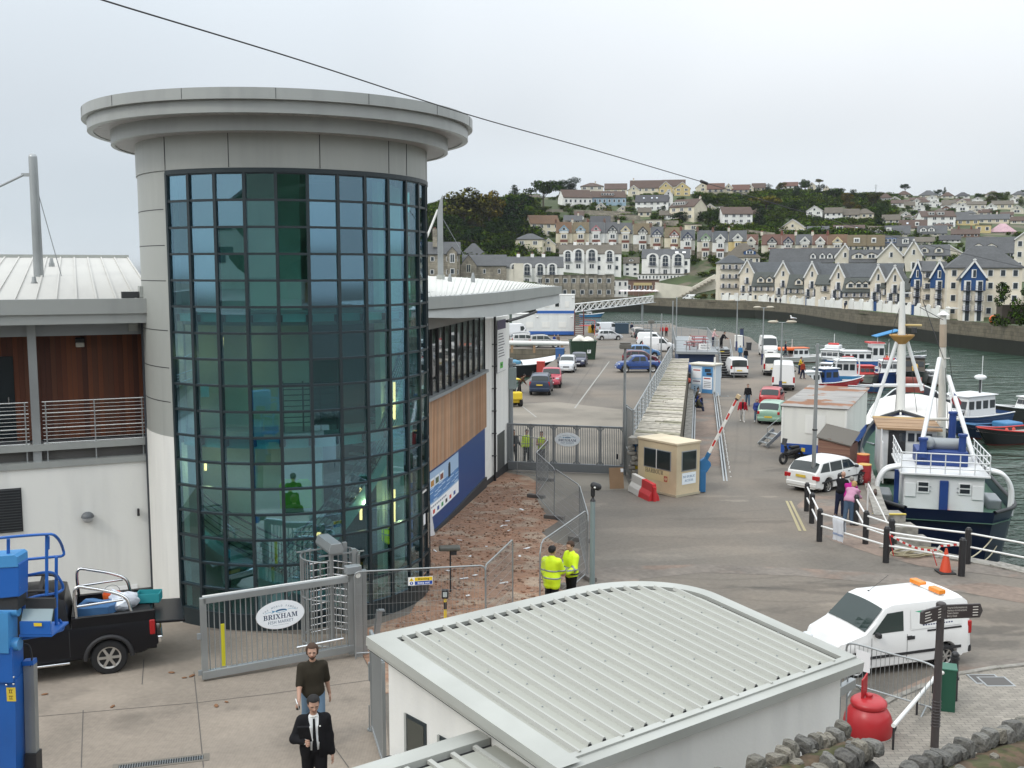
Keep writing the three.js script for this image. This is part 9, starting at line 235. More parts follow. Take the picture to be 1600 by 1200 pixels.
let P2=P.clone().addScaledVector(e,17.5).add(V(-.2,0,0));let v2=_t('fishing_vessel','older fishing vessel with white whaleback and a yellow crows nest on its mast','trawler',P2,ry-.12);let h2=_z(19,5.6,3.0,1.2,{round:1,well:.6,rise:.5});$('hull',h2.up,mat([.012,.014,.022],.4),v2);$('boot_top',h2.low,boot,v2);$('deck',[h2.deck],mat([.05,.13,.085],.8),v2);$('rail_cap',h2.rim,bW,v2);let r2=ry-.12,L2=(px,py,d)=>W(px,py,d).sub(P2).applyAxisAngle(V(0,1,0),-r2);let dd=67;$('whaleback',[_g(14,8,(u,v)=>{let p=h2.pt(.18+u*.55,1,1-2*v);let k=1-(1-2*v)**2;return V(p.x,p.y+.55+.55*k,p.z*.98)})],mat([.66,.64,.6],.5),v2);$('whaleback_side',[_g(14,2,(u,v)=>{let p=h2.pt(.18+u*.55,1,-1);return V(p.x,p.y+.55*v,p.z*.98)}),_g(14,2,(u,v)=>{let p=h2.pt(.18+u*.55,1,1);return V(p.x,p.y+.55*v,p.z*.98)})],mat([.6,.59,.56],.5),v2);$('yellow_coaming',[box(.2,.24,3.4,3.1,4.0,0)],mat([.36,.23,.06],.7),v2);$('red_winch',[T(CG(.35,.35,1.3,16),9,5.9,0,Math.PI/2,0,0),box(.9,.5,1.6,9,5.5,0)],mat([.22,.05,.035],.7),v2);let g2=[];for(let y of[0,.45,.9])g2.push(_u(Array.from({length:9},(_,i)=>{let p=h2.pt(.3+i*.05,1,.9);return V(p.x,p.y+1.5+y,p.z)}),.035,5));for(let i=0;i<9;i++){let p=h2.pt(.3+i*.05,1,.9);g2.push(bar(V(p.x,p.y+1.4,p.z),V(p.x,p.y+2.4,p.z),.03,5))}$('guard_rail',g2,bW,v2);let mt=L2(1410,440,dd),mb=L2(1405,700,dd),cn=L2(1409,528,dd);$('mast',[bar(V(mb.x,3,mb.z),V(cn.x,cn.y,cn.z),.3,12,.26),bar(cn,mt,.24,10,.14)],rustW,v2);$('crows_nest',[T(lathe([[.25,-.5],[.75,.0],[.8,.12],[.3,.1]],20),cn.x,cn.y+.1,cn.z)],mat([.36,.2,.05],.7),v2);for(let[x0,y0]of[[1362,652],[1441,610]])$('mast_leg',[bar(L2(x0,y0,dd),L2(x0<1400?1402:1417,532,dd),.12,8)],bW,v2);$('crosstree',[bar(L2(1364,602,dd),L2(1442,602,dd),.12,8),bar(L2(1409,458,dd),L2(1424,458,dd),.04,5)],bW,v2);$('radar',[_b(.15,.14,1.4,.05,cn.x,cn.y+.85,cn.z+.5)],mat([.5,.38,.16],.5),v2);$('lantern',[cyl(.16,.16,.35,cn.x,cn.y+.35,cn.z+.75,10)],M.dark,v2);$('rigging',[bar(L2(1409,470,dd),L2(1344,680,dd),.025,4),bar(L2(1409,500,dd),L2(1395,690,dd),.02,4),bar(L2(1412,470,dd),L2(1438,690,dd),.025,4)],M.dark,v2);let gear=L2(1352,715,58);$('net_heap',[T(new THREE.IcosahedronGeometry(1.2,2).scale(1.2,.5,1),4,3.0,-1)],mat([.03,.06,.08],.95),v2);$('dark_opening',[box(.1,1.2,4.2,3.4,3.3,0)],M.black,v2)}
let at=(px,py,d)=>{let p=W(px,py,d);p.y=gy(p.z);return p};{
let a=G(794,736),b=G(974,742),L=a.distanceTo(b),t=_t('sliding_gate','long grey barred gate with oval fish market sign closing the fish quay','gate',a,headTo(a,b)),h=2.35;let gm=mat([.22,.235,.245],.5,{metalness:.3});$('top_rail',[_b(L,.1,.08,.02,L/2,h,0)],gm,t);$('bottom_beam',[_b(L,.42,.14,.03,L/2,.3,0)],gm,t);for(let k=0;k<=5;k++){let x=k*L/5;$('upright',[box(.1,h-.4,.08,x,h/2+.25,0)],gm,t);for(let q of[-1,1])if(x+q>-.5&&x+q<L+.5)for(let yy of[h-.12,.58])$('corner_brace',[T(box(.2,.05,.06),x+q*.1,yy,0,0,0,(yy>1?q:-q)*.75)],gm,t)}
let bg=BG(.03,h-.5,.03);let n=65;for(let k=0;k<n;k++)if(k%13)_q('bar',bg,gm,t,k*L/n,h/2+.24,0);let s=$('oval_sign',[ext(oval(.63,.34),.03).translate(L*.52,h*.72,.05)],M.paper,t);$('sign_print',[ovalPrint(.61,.33).translate(L*.52,h*.72,.084)],signOval(0),s);$('lock',[box(.08,.25,.1,L*.95,.95,.06)],M.black,t);let lp2=(px,py0,py1,label,head)=>{let p=G(px,py1),o=_t('light_pole',label,'lamp post',p);let hh=W(px,py0,-p.z).y-p.y;$('pole',[cyl(.08,.06,hh,0,0,0,12)],M.galv,o);$('base',[cyl(.12,.12,.25,0,0,0,12)],M.sG,o);if(head)$('floodlight',[_b(.55,.22,.4,.03,0,hh+.08,.05),_b(.5,.08,.36,.02,0,hh+.24,0)],mat([.12,.115,.1],.6),o);return o};lp2(974.5,544,742,'tall galvanised floodlight pole at the right end of the far gate',1);lp2(1016,505,600,'floodlight pole beside the fish quay railing',1);lp2(1032.5,490,575,'plain galvanised pole by the fish quay railing',0);lp2(1050,470,560,'tall thin mast on the harbour wall end, left one',0);lp2(1056,464,556,'tall thin mast on the harbour wall end, right one',0);let c=at(798,700,50.5),cc=_t('eave_column','round grey column under the tip of the right wing eave','column',c);$('shaft',[cyl(.13,.11,5.6,0,0,0,16)],M.sG,cc);$('base',[cyl(.2,.2,.1,0,0,0,16)],M.sG,cc);$('bracket',[box(.5,.1,.3,0,5.3,0)],M.sG,cc);$('glass_panel',[_b(.4,1.1,.3,.03,.08,4.6,0)],mat([.3,.36,.36],.1),cc);
let WY=.85,nl=aY(986,684,WY),nr=aY(1062,690,WY),fl=aY(1049,560,WY),fr=aY(1077,560,WY);let wl=_t('harbour_parapet','thick stone parapet wall with flagstone top dividing the two quays','wall');let Q=(u,v,y=WY)=>{let p=nl.clone().lerp(fl,u),q=nr.clone().lerp(fr,u);return p.lerp(q,v).setY(y)};$('masonry',[_m([Q(0,.02,-2),Q(0,.98,-2),Q(1,.98,-2),Q(1,.02,-2),Q(0,.02,WY-.1),Q(0,.98,WY-.1),Q(1,.98,WY-.1),Q(1,.02,WY-.1)],[[0,1,5,4],[1,2,6,5],[2,3,7,6],[3,0,4,7],[4,5,6,7]])],quayStone,wl);let fm=[[1.5,1.45,1.35],[1.2,1.17,1.1],[1.75,1.7,1.6],[1.0,1.0,.8]].map(q=>mat(q,.9,{map:stoneT,bumpMap:earthB,bumpScale:.03,tiles:1}));let u=.002;while(u<.99){let du=rr(.008,.015),v0=rnd()<.45?rr(.35,.65):1;let cells=v0===1?[[0,1]]:[[0,v0],[v0,1]];for(let[a,b]of cells){let y=WY+rr(-.03,.03),w=[Q(u+.0006,a+.01,y),Q(u+.0006,b-.01,y+rr(-.02,.02)),Q(Math.min(1,u+du-.0006),b-.01,y),Q(Math.min(1,u+du-.0006),a+.01,y)];$('flagstone',[_m([...w,...w.map(p=>V(p.x,p.y-.1,p.z))],[[0,1,2,3],[1,0,4,5],[2,1,5,6],[3,2,6,7],[0,3,7,4]])],pick(fm),wl)}u+=du}
let ec=_t('wall_end_slab','broad weathered slab capping the near end of the parapet wall behind the harbour hut','slab');let e0=aY(984,690,WY-.1),e1=aY(1062,694,WY-.1);$('slab',[_e(e0.clone().setY(WY+.0),e1.clone().setY(WY+.0),.7,.28)],stone,ec);for(let k=0;k<30;k++){let p=e0.clone().lerp(e1,rr(.02,.6));$('stone',[_b(rr(.2,.4),rr(.14,.24),.3,.05,p.x,-1.3+Math.floor(rnd()*9)*.22,p.z+.1)],stone,ec)}
let RL=_t('parapet_railing','galvanised railing with curling infill along the left edge of the parapet wall','railing');let rp=k=>Q(k,.04),N=16;for(let k=0;k<=N;k++){let p=rp(k/N);$('post',[bar(p,V(p.x,p.y+1.25,p.z),.03,6)],M.galv,RL)}$('top_rail',[bar(rp(0).add(V(0,1.25,0)),rp(1).add(V(0,1.25,0)),.035)],M.galv,RL);$('bottom_rail',[bar(rp(0).add(V(0,.15,0)),rp(1).add(V(0,.15,0)),.03)],M.galv,RL);for(let k=0;k<N;k++){let p=rp(k/N),q=rp((k+1)/N);let m=f=>p.clone().lerp(q,f);for(let j=0;j<5;j++)$('curl',[_u([0,.25,.5,.75,1].map((f,i)=>m(f).add(V(0,.28+j*.2+(i%2?.09:-.09),0))),.026,4,10)],M.galv,RL)}
let NR=_t('end_fence','tall galvanised fence bay where the parapet railing meets the far gate','fence');{let p=G(978,735),q=rp(.0);for(let k=0;k<=9;k++){let r=p.clone().lerp(V(q.x,-1.3,q.z),k/9);$('bar',[bar(r,V(r.x,r.y+3.3+k*.02,r.z),k%9?.015:.05,6)],M.galv,NR)}$('top_rail',[bar(V(p.x,p.y+3.2,p.z),V(q.x,2.1,q.z),.035)],M.galv,NR);$('mid_rail',[bar(V(p.x,p.y+1.2,p.z),V(q.x,.0,q.z),.03)],M.galv,NR)}
let lg=_t('stone_ledge','low stone ledge used as a seat along the right side of the parapet wall','ledge');let S=(u,o,y)=>{let p=Q(u,1,y),d=fr.clone().sub(nr).setY(0).normalize();return V(p.x-d.z*o,y,p.z+d.x*o)};let gq=S(0,0,0);for(let k=0;k<30;k++){let a=k/30+.001,b=(k+1)/30-.001;let y0=-1.6,y1=-1.1;$('stone',[_m([S(a,.02,y0),S(a,.45,y0),S(b,.45,y0),S(b,.02,y0),S(a,.02,y1),S(a,.45,y1),S(b,.45,y1),S(b,.02,y1)],[[0,1,5,4],[1,2,6,5],[2,3,7,6],[4,5,6,7]])],stone,lg)}
let flat=(o0,o1,y,m,nm)=>_s(nm,[_m([S(0,o0,y),S(0,o1,y),S(1,o1,y),S(1,o0,y)],[[0,1,2,3]],[[0,0],[1,0],[1,40],[0,40]])],m);flat(.6,2.0,-1.35,pinkTar,'paved_strip');for(let[o,l]of[[.5,'steel channel nearest the parapet wall'],[2.05,'steel channel beside the quay road']]){let t=_t('steel_channel',l,'channel');for(let q of[0,.14])$('rail',[_e(S(0,o+q,-1.25),S(1,o+q,-1.25),.07,.14)],M.galv,t);$('web',[_e(S(0,o+.07,-1.31),S(1,o+.07,-1.31),.12,.03)],M.dark,t)}let ch=_t('chain_fence','row of white stub posts along the quay road edge beside the steel channel','posts');for(let k=0;k<34;k++){let p=S(k/34,2.4,-1.4);$('stub',[cyl(.035,.03,.3,p.x,-1.5,p.z,6)],M.rW,ch)}
let SP=(u,o)=>S(u,o,-1.6),t1=SP(.6,.75),t2=SP(.66,.72),t3=SP(.72,.7);let sit={legs:[[80,70,4],[84,66,4]],sit:1,arms:[[25,8,40,20],[25,8,40,20]]};_p('seated person in an olive jacket and dark trousers on the wall ledge',t1,1.2,{H:1.66,hair:'dark',top:{m:_c([.06,.055,.035]),grow:.025},legM:navyC,shoeM:M.white,pose:{...sit,lean:14}});_p('seated person in a blue top and red shoes next to the olive jacket',t2,1.1,{H:1.6,hair:'white',top:{m:_c([.03,.06,.25])},legM:navyC,shoeM:M.red,pose:{...sit,lean:20}});_p('seated person in a dark hat farthest along the wall ledge',t3,1.2,{H:1.6,hair:'dark',top:{m:_c([.08,.07,.05])},legM:navyC,pose:{...sit,lean:10},cap:M.black});
let h0=G(1056.5,777.5),h1=G(1092.5,772),hl=G(1005,764.5),hx=h1.clone().sub(h0).setY(0),hz=hl.clone().sub(h0).setY(0);let Wd=hx.length(),Dp=hz.length(),ry=headTo(h0,h1);let H=_t('harbour_hut','cream harbour office hut with dark windows beside the raised barrier','hut',h0,ry);let Hh=2.22,dd=-Dp;let cm=mat([.60,.50,.34],.6,{map:grime,tiles:1});$('wall',[_b(Wd,Hh-.06,Dp,.02,Wd/2,Hh/2+.05,dd/2)],cm,H);$('roof',[_b(Wd+.08,.1,Dp+.08,.02,Wd/2,Hh+.05,dd/2)],mat([.62,.53,.38],.6,{map:grime,tiles:1}),H);$('plinth',[box(Wd+.06,.09,Dp+.06,Wd/2,.045,dd/2)],mat([.4,.36,.26],.8),H);let hw=(nm,x0,x1,y0,y1,face)=>{let f=$('window',[face?_b(.04,y1-y0,x1-x0,.015,0,(y0+y1)/2,-(x0+x1)/2):_b(x1-x0,y1-y0,.04,.015,(x0+x1)/2,(y0+y1)/2,0)],M.sG,H);$('pane',[face?_b(.03,y1-y0-.08,x1-x0-.08,.01,-.012,(y0+y1)/2,-(x0+x1)/2):_b(x1-x0-.08,y1-y0-.08,.03,.01,(x0+x1)/2,(y0+y1)/2,.012)],glassM,f);return f};hw('w',Wd*.2,Wd*.85,1.08,1.95,0);let f2=hw('w',Dp*.14,Dp*.84,1.06,1.92,1);$('mullion',[box(.06,.86,.03,-.02,1.49,-Dp*.5)],M.rW,f2);let ps=new THREE.Mesh(new THREE.PlaneGeometry(.85,.5),_i(256,150,(x,w,h)=>{x.fillStyle='#dfe7ec';x.fillRect(0,0,w,h);x.fillStyle='#3f6388';x.font='bold 40px serif';x.textAlign='center';x.fillText('NO PUBLIC',128,66);x.fillText('ACCESS',128,116)}));ps.name='notice';ps.position.set(Wd*.53,.75,.008);H.add(ps);let tx=new THREE.Mesh(new THREE.PlaneGeometry(Dp*.62,.5),_i(512,150,(x,w,h)=>{x.fillStyle='#c9b98f';x.fillRect(0,0,w,h);x.fillStyle='#4b4038';x.font='bold 74px serif';x.fillText('HARBOUR',10,62);x.fillStyle='#a04a3c';x.fillRect(410,70,74,74);x.fillStyle='#d8c8a4';x.beginPath();x.arc(447,107,22,0,7);x.fill();x.fillStyle='#a04a3c';x.fillRect(442,86,10,44)}));tx.name='lettering';tx.rotation.y=-Math.PI/2;tx.position.set(-.008,.8,-Dp*.5);H.add(tx);
let bp=G(1097,769),ba=_t('road_barrier','raised red and white barrier arm on a blue pedestal beside the harbour hut','barrier',bp);let blu=mat([.03,.16,.36],.5);$('pedestal',[_b(.26,.95,.26,.02,0,.5,0)],blu,ba);$('hinge_box',[T(ext([[-.12,.95],[.16,.9],[.34,1.2],[.32,1.32],[.1,1.55],[-.1,1.4]],.2,.01),0,0,-.1)],blu,ba);let e=W(1155,617,-bp.z-1).sub(bp),s0=V(.08,1.35,0);$('arm_root',[_e(s0,s0.clone().lerp(e,.14),.1,.16)],blu,ba);let am=$('arm',[_e(s0.clone().lerp(e,.12),e,.06,.13)],M.white,ba);for(let k=0;k<4;k++)$('red_stripe',[_e(s0.clone().lerp(e,.24+k*.2),s0.clone().lerp(e,.33+k*.2),.066,.09)],M.red,am);$('tip',[_e(s0.clone().lerp(e,.95),s0.clone().lerp(e,1.0),.1,.17)],mat([.55,.42,.25],.7),am);$('tip_band',[_e(s0.clone().lerp(e,.925),s0.clone().lerp(e,.95),.075,.14)],M.black,am);
let p0=G(990,768),p1=G(1022,783),pl=p0.distanceTo(p1),pb=_t('plastic_barrier','red and white plastic road barrier lying before the harbour hut','barrier',p0.clone().lerp(p1,.5),headTo(p0,p1));let pr=[[-.24,0],[.24,0],[.2,.22],[.09,.4],[.07,.72],[-.07,.72],[-.09,.4],[-.2,.22]];$('white_half',[T(ext(pr,pl*.48,.02),-pl*.5,.02,0,0,Math.PI/2,0)],mat([.62,.6,.56],.6),pb);$('red_half',[T(ext(pr,pl*.48,.02),.02,.02,0,0,Math.PI/2,0)],mat([.55,.03,.035],.5),pb);$('interlock',[cyl(.08,.08,.6,pl*.52,.05,0,10)],mat([.55,.03,.035],.5),pb);let pw=_t('plywood_board','small plywood board propped against the gate pole','board',G(963,763),.15);$('board',[T(box(.65,.95,.03),0,.46,0,-.25,0,0)],mat([.3,.19,.11],.85,{map:grime,tiles:1}),pw);$('tag',[T(box(.12,.16,.035),.26,.8,-.06,-.25,0,0)],M.paper,pw);let bo=_t('blue_post','slim blue post with a yellow lamp box left of the harbour hut','post',G(993,752));$('post',[box(.12,1.9,.12,0,.95,0)],mat([.06,.17,.38],.5),bo);$('lamp_box',[_b(.26,.3,.2,.03,-.05,.75,.12)],M.yellow,bo);$('stay',[bar(V(.1,1.4,0),V(.35,0,.1),.03)],M.rW,bo);
let k0=G(1079,617),k1=G(1114,620),kw=k0.distanceTo(k1),K=_t('information_kiosk','pale blue information kiosk covered with posters beside the quay road','kiosk',k0,headTo(k0,k1));$('body',[bx(0,kw,0,2.5,-1.3,0)],mat([.5,.58,.64],.6),K);$('roof',[_b(kw+.25,.14,1.6,.03,kw/2,2.58,-.65)],mat([.6,.57,.48],.6),K);$('corner_post',[box(.12,3.2,.12,kw,1.6,-.2)],M.white,K);let kp=new THREE.Mesh(new THREE.PlaneGeometry(kw-.1,2.3),_i(256,340,(x,w,h)=>{x.fillStyle='#b9d0e2';x.fillRect(0,0,w,h);x.fillStyle='#4a86b8';x.fillRect(128,0,128,h);x.fillStyle='#e8ecf0';x.fillRect(12,20,104,120);x.fillRect(12,160,104,60);x.fillRect(136,120,112,150);x.fillStyle='#28323e';x.fillRect(160,24,70,40);x.fillRect(180,72,60,30);x.fillStyle='#b04438';x.fillRect(20,40,86,14);x.fillRect(150,134,80,14);x.fillStyle='#5c4664';x.fillRect(20,176,86,12);x.fillStyle='#333a44';for(let i=0;i<3;i++){x.fillRect(36,244+i*24,14,14);x.fillRect(80,244+i*24,14,14)}for(let i=0;i<4;i++){x.fillRect(150,180+i*20,84,6)}}));kp.name='posters';kp.position.set(kw/2,1.25,.008);K.add(kp);
let DY=.65,c0=aY(1056,549,DY),c1=aY(1122,550,DY),ddp=24,up=V(c0.x/-c0.z*.9,0,-1).normalize();let TD2=_t('terrace_building','blue harbourside block with a railed terrace on its roof','building');let DQ=(u,v,y)=>{let p=c0.clone().lerp(c1,u);return V(p.x+up.x*v*ddp,y,p.z+up.z*v*ddp)};let dbox=(u0,u1,v0,v1,y0,y1)=>_m([DQ(u0,v0,y0),DQ(u1,v0,y0),DQ(u1,v1,y0),DQ(u0,v1,y0),DQ(u0,v0,y1),DQ(u1,v0,y1),DQ(u1,v1,y1),DQ(u0,v1,y1)],[[0,1,5,4],[1,2,6,5],[2,3,7,6],[3,0,4,7],[4,5,6,7],[3,2,1,0]]);$('deck',[dbox(0,1,0,1,DY-.25,DY)],M.sG,TD2);$('wall',[dbox(.06,.94,.03,.97,-1.7,DY-.25)],mat([.012,.035,.10],.5),TD2);$('shutter',[dbox(.12,.3,.02,.029,-1.2,-.2)],mat([.03,.25,.32],.5),TD2);let rails=[],pst=CG(.03,.03,1.1,6);for(let[a,b,c,d]of[[0,0,1,0],[0,0,0,1],[1,.18,1,1],[0,1,1,1]]){for(let k=0;k<7;k++)$('rail',[bar(DQ(a,b,DY+.15+k*.155),DQ(c,d,DY+.15+k*.155),k===6?.03:.012,5)],M.galv,TD2);let n=Math.max(4,Math.round(Math.hypot((a-c)*4,(b-d)*24)/1.6));for(let k=0;k<=n;k++){let p=DQ(_l(a,c,k/n),_l(b,d,k/n),DY+.55);_q('rail_post',pst,M.galv,TD2,p.x,p.y,p.z)}}
let sg=DQ(.68,0,DY+.5),sp=_t('toilet_sign','white public toilets sign hung on the terrace railing','sign',[sg.x,sg.y,sg.z+.06],0);$('board',[box(1.2,.62,.02,0,0,-.012)],M.paper,sp);let so=new THREE.Mesh(new THREE.PlaneGeometry(1.16,.58),_i(256,128,(x,w,h)=>{x.fillStyle='#e4e4e2';x.fillRect(0,0,w,h);x.fillStyle='#2c3440';x.font='bold 48px sans-serif';x.textAlign='center';x.fillText('PUBLIC',128,56);x.fillText('TOILETS',128,108)}));so.name='lettering';sp.add(so);[[.45,.12,'red picnic table nearest the front of the terrace'],[.6,.3,'red picnic table in the middle of the terrace'],[.65,.5,'red picnic table farthest back on the terrace']].forEach(([u,v,l])=>{let p=DQ(u,v,DY),o=_t('picnic_table',l,'table',p,.1);for(let k=0;k<4;k++)$('top_board',[box(1.7,.05,.16,0,.75,-.3+k*.2)],mat([.32,.1,.1],.7),o);for(let z of[-.75,.75])$('bench',[box(1.7,.05,.26,0,.45,z)],mat([.26,.07,.07],.7),o);for(let x of[-.6,.6])for(let q of[-1,1])$('leg',[_e(V(x,0,q*.7),V(x,.73,q*.25),.07,.1)],mat([.2,.06,.06],.7),o)});_p('seated person in a white top at the terrace picnic tables',DQ(.35,.25,DY),1.5,{H:1.7,hair:'grey',top:{m:_c([.55,.52,.5])},legM:bC,pose:{legs:[[80,75],[80,75]],sit:1,arms:[[30,8,50],[30,8,50]],lean:10}});_p('person in a pink striped top standing at the terrace railing',DQ(.97,.32,DY),1.6,{H:1.8,hair:'white',top:{m:_c([.5,.32,.32])},legM:navyC,pose:{lean:14,legs:[[2,2],[-2,2]],arms:[[40,8,40],[40,8,40]]}});_p('person in black leaning on the rail at the top of the dark stairs',DQ(1.14,.2,DY),.9,{H:1.8,hair:'dark',top:{m:bC},legM:bC,pose:{lean:30,legs:[[2,2],[-4,4]],arms:[[60,8,40],[60,8,40]]}});let ST=_t('steel_stairs','dark steel stairs climbing to the terrace beside the white van','stairs');let tg=BG(1.15,.05,.3);let stp=(f,u)=>{let a=DQ(1.05,-.12,-1.6),b=DQ(1.05,.16,DY);return a.lerp(b,f).add(V(u,0,0))};for(let k=0;k<12;k++){let p=stp((k+.5)/12,.6);_q('tread',tg,M.dark,ST,p.x,p.y,p.z);$('riser',[box(1.1,.16,.02,p.x,p.y-.09,p.z-.12)],M.black,ST)}for(let u of[.0,1.2]){$('stringer',[_e(stp(0,u),stp(1,u),.06,.3)],M.sG,ST);$('handrail',[bar(stp(0,u).add(V(0,1,0)),stp(1,u).add(V(0,1,0)),.03)],M.galv,ST);for(let k=0;k<=4;k++)$('baluster',[bar(stp(k/4,u),stp(k/4,u).add(V(0,1,0)),.02,5)],M.galv,ST)}$('landing',[dbox(1.0,1.32,.16,.3,DY-.2,DY)],M.sG,ST);$('yellow_nosing',[box(.5,.06,.1,stp(.9,.3).x,stp(.9,.3).y+.04,stp(.9,.3).z+.15)],M.yellow,ST);let wb=_t('white_locker','white locker standing at the quay end below the terrace','locker',G(1154,543));$('body',[_b(.95,1.5,.8,.06,0,.75,0)],M.white,wb);$('lid',[_b(1.0,.12,.85,.03,0,1.55,0)],M.white,wb);let mp=_t('mooring_pile','leaning dark blue pile at the quay end','pile',G(1160.5,541));$('pile',[bar(V(0,-1,0),V(-.2,2.3,0),.25,12)],mat([.03,.045,.1],.6),mp);$('top_band',[bar(V(-.2,2.3,0),V(-.21,2.42,0),.26,12)],M.dark,mp);let bn=_t('quay_bin','dark bin beside the walkers near the quay end','bin',G(1170,547));$('body',[cyl(.3,.34,.9,0,0,0,14)],M.dark,bn);$('rim',[cyl(.37,.37,.08,0,.9,0,14)],M.black,bn);
let lamp=(px,py0,py1,hw,label)=>{let p=G(px,py1),o=_t('street_lamp',label,'street lamp',p);let hh=W(px,py0,-p.z).y-p.y;$('column',[cyl(.1,.055,hh,0,0,0,12)],M.galv,o);$('sleeve',[cyl(.13,.13,1.2,0,0,0,12)],mat([.04,.05,.12],.5),o);let w=hw*-p.z/1600;$('bracket',[bar(V(-w*.9,hh,0),V(w*.9,hh,0),.035,6)],M.galv,o);for(let q of[-1,1]){let l=$('lantern',[T(SG(.3,14,8).scale(1.5,.42,.7),q*w*.72,hh+.06,0)],mat([.42,.38,.3],.5),o);$('photocell',[cyl(.05,.05,.12,q*w*.45,hh+.1,0,8)],mat([.3,.2,.12],.5),l)}return[o,hh,w]};let l1=lamp(1219,504,618,20,'double headed street lamp with a gull perched on its right head');lamp(1191,481,570,14,'double headed street lamp behind the farthest white van');lamp(1150.5,470,548,12,'double headed street lamp at the quay end');{let p=G(1270,769),o=_t('street_lamp','tall plain galvanised lamp column with black sleeve beside the white estate','street lamp',p),hh=W(1278,537,-p.z).y-p.y;$('column',[cyl(.1,.06,hh,0,0,0,14)],M.galv,o);$('sleeve',[cyl(.13,.12,1.1,0,0,0,14)],M.postBlack,o);$('collar',[cyl(.11,.11,.06,0,hh*.42,0,14)],M.black,o);$('bracket',[box(.4,.05,.05,.1,hh-.1,0)],M.galv,o)}
let gu=_t('gull','white gull with grey wings standing on the street lamp head','gull',l1[0].position.clone().add(V(l1[2]*.85,l1[1]+.19,0)),-.3);$('body',[skinOf([cap(V(0,.2,.16),V(0,.16,-.12),.07,.06),cap(V(0,.16,-.12),V(0,.13,-.28),.05,.02),cap(V(0,.22,.16),V(0,.34,.2),.05,.04),cap(V(0,.36,.21),V(0,.36,.225),.05,.045)],.018,.04).rotateY(-1.4)],mat([.7,.7,.7],.8),gu);$('wing',[T(SG(.08,10,8).scale(.4,.6,2.4),.08,.18,.07,0,-1.4,0),T(SG(.08,10,8).scale(.4,.6,2.4),.07,.18,-.07,0,-1.4,0)],mat([.3,.32,.35],.8),gu);$('beak',[T(new THREE.ConeGeometry(.018,.08,6),-.27,.355,.05,0,0,1.6)],M.yellow,gu);$('leg',[bar(V(-.02,0,.03),V(-.02,.13,.03),.008,4),bar(V(0,0,-.03),V(0,.13,-.03),.008,4)],mat([.5,.3,.25],.7),gu);
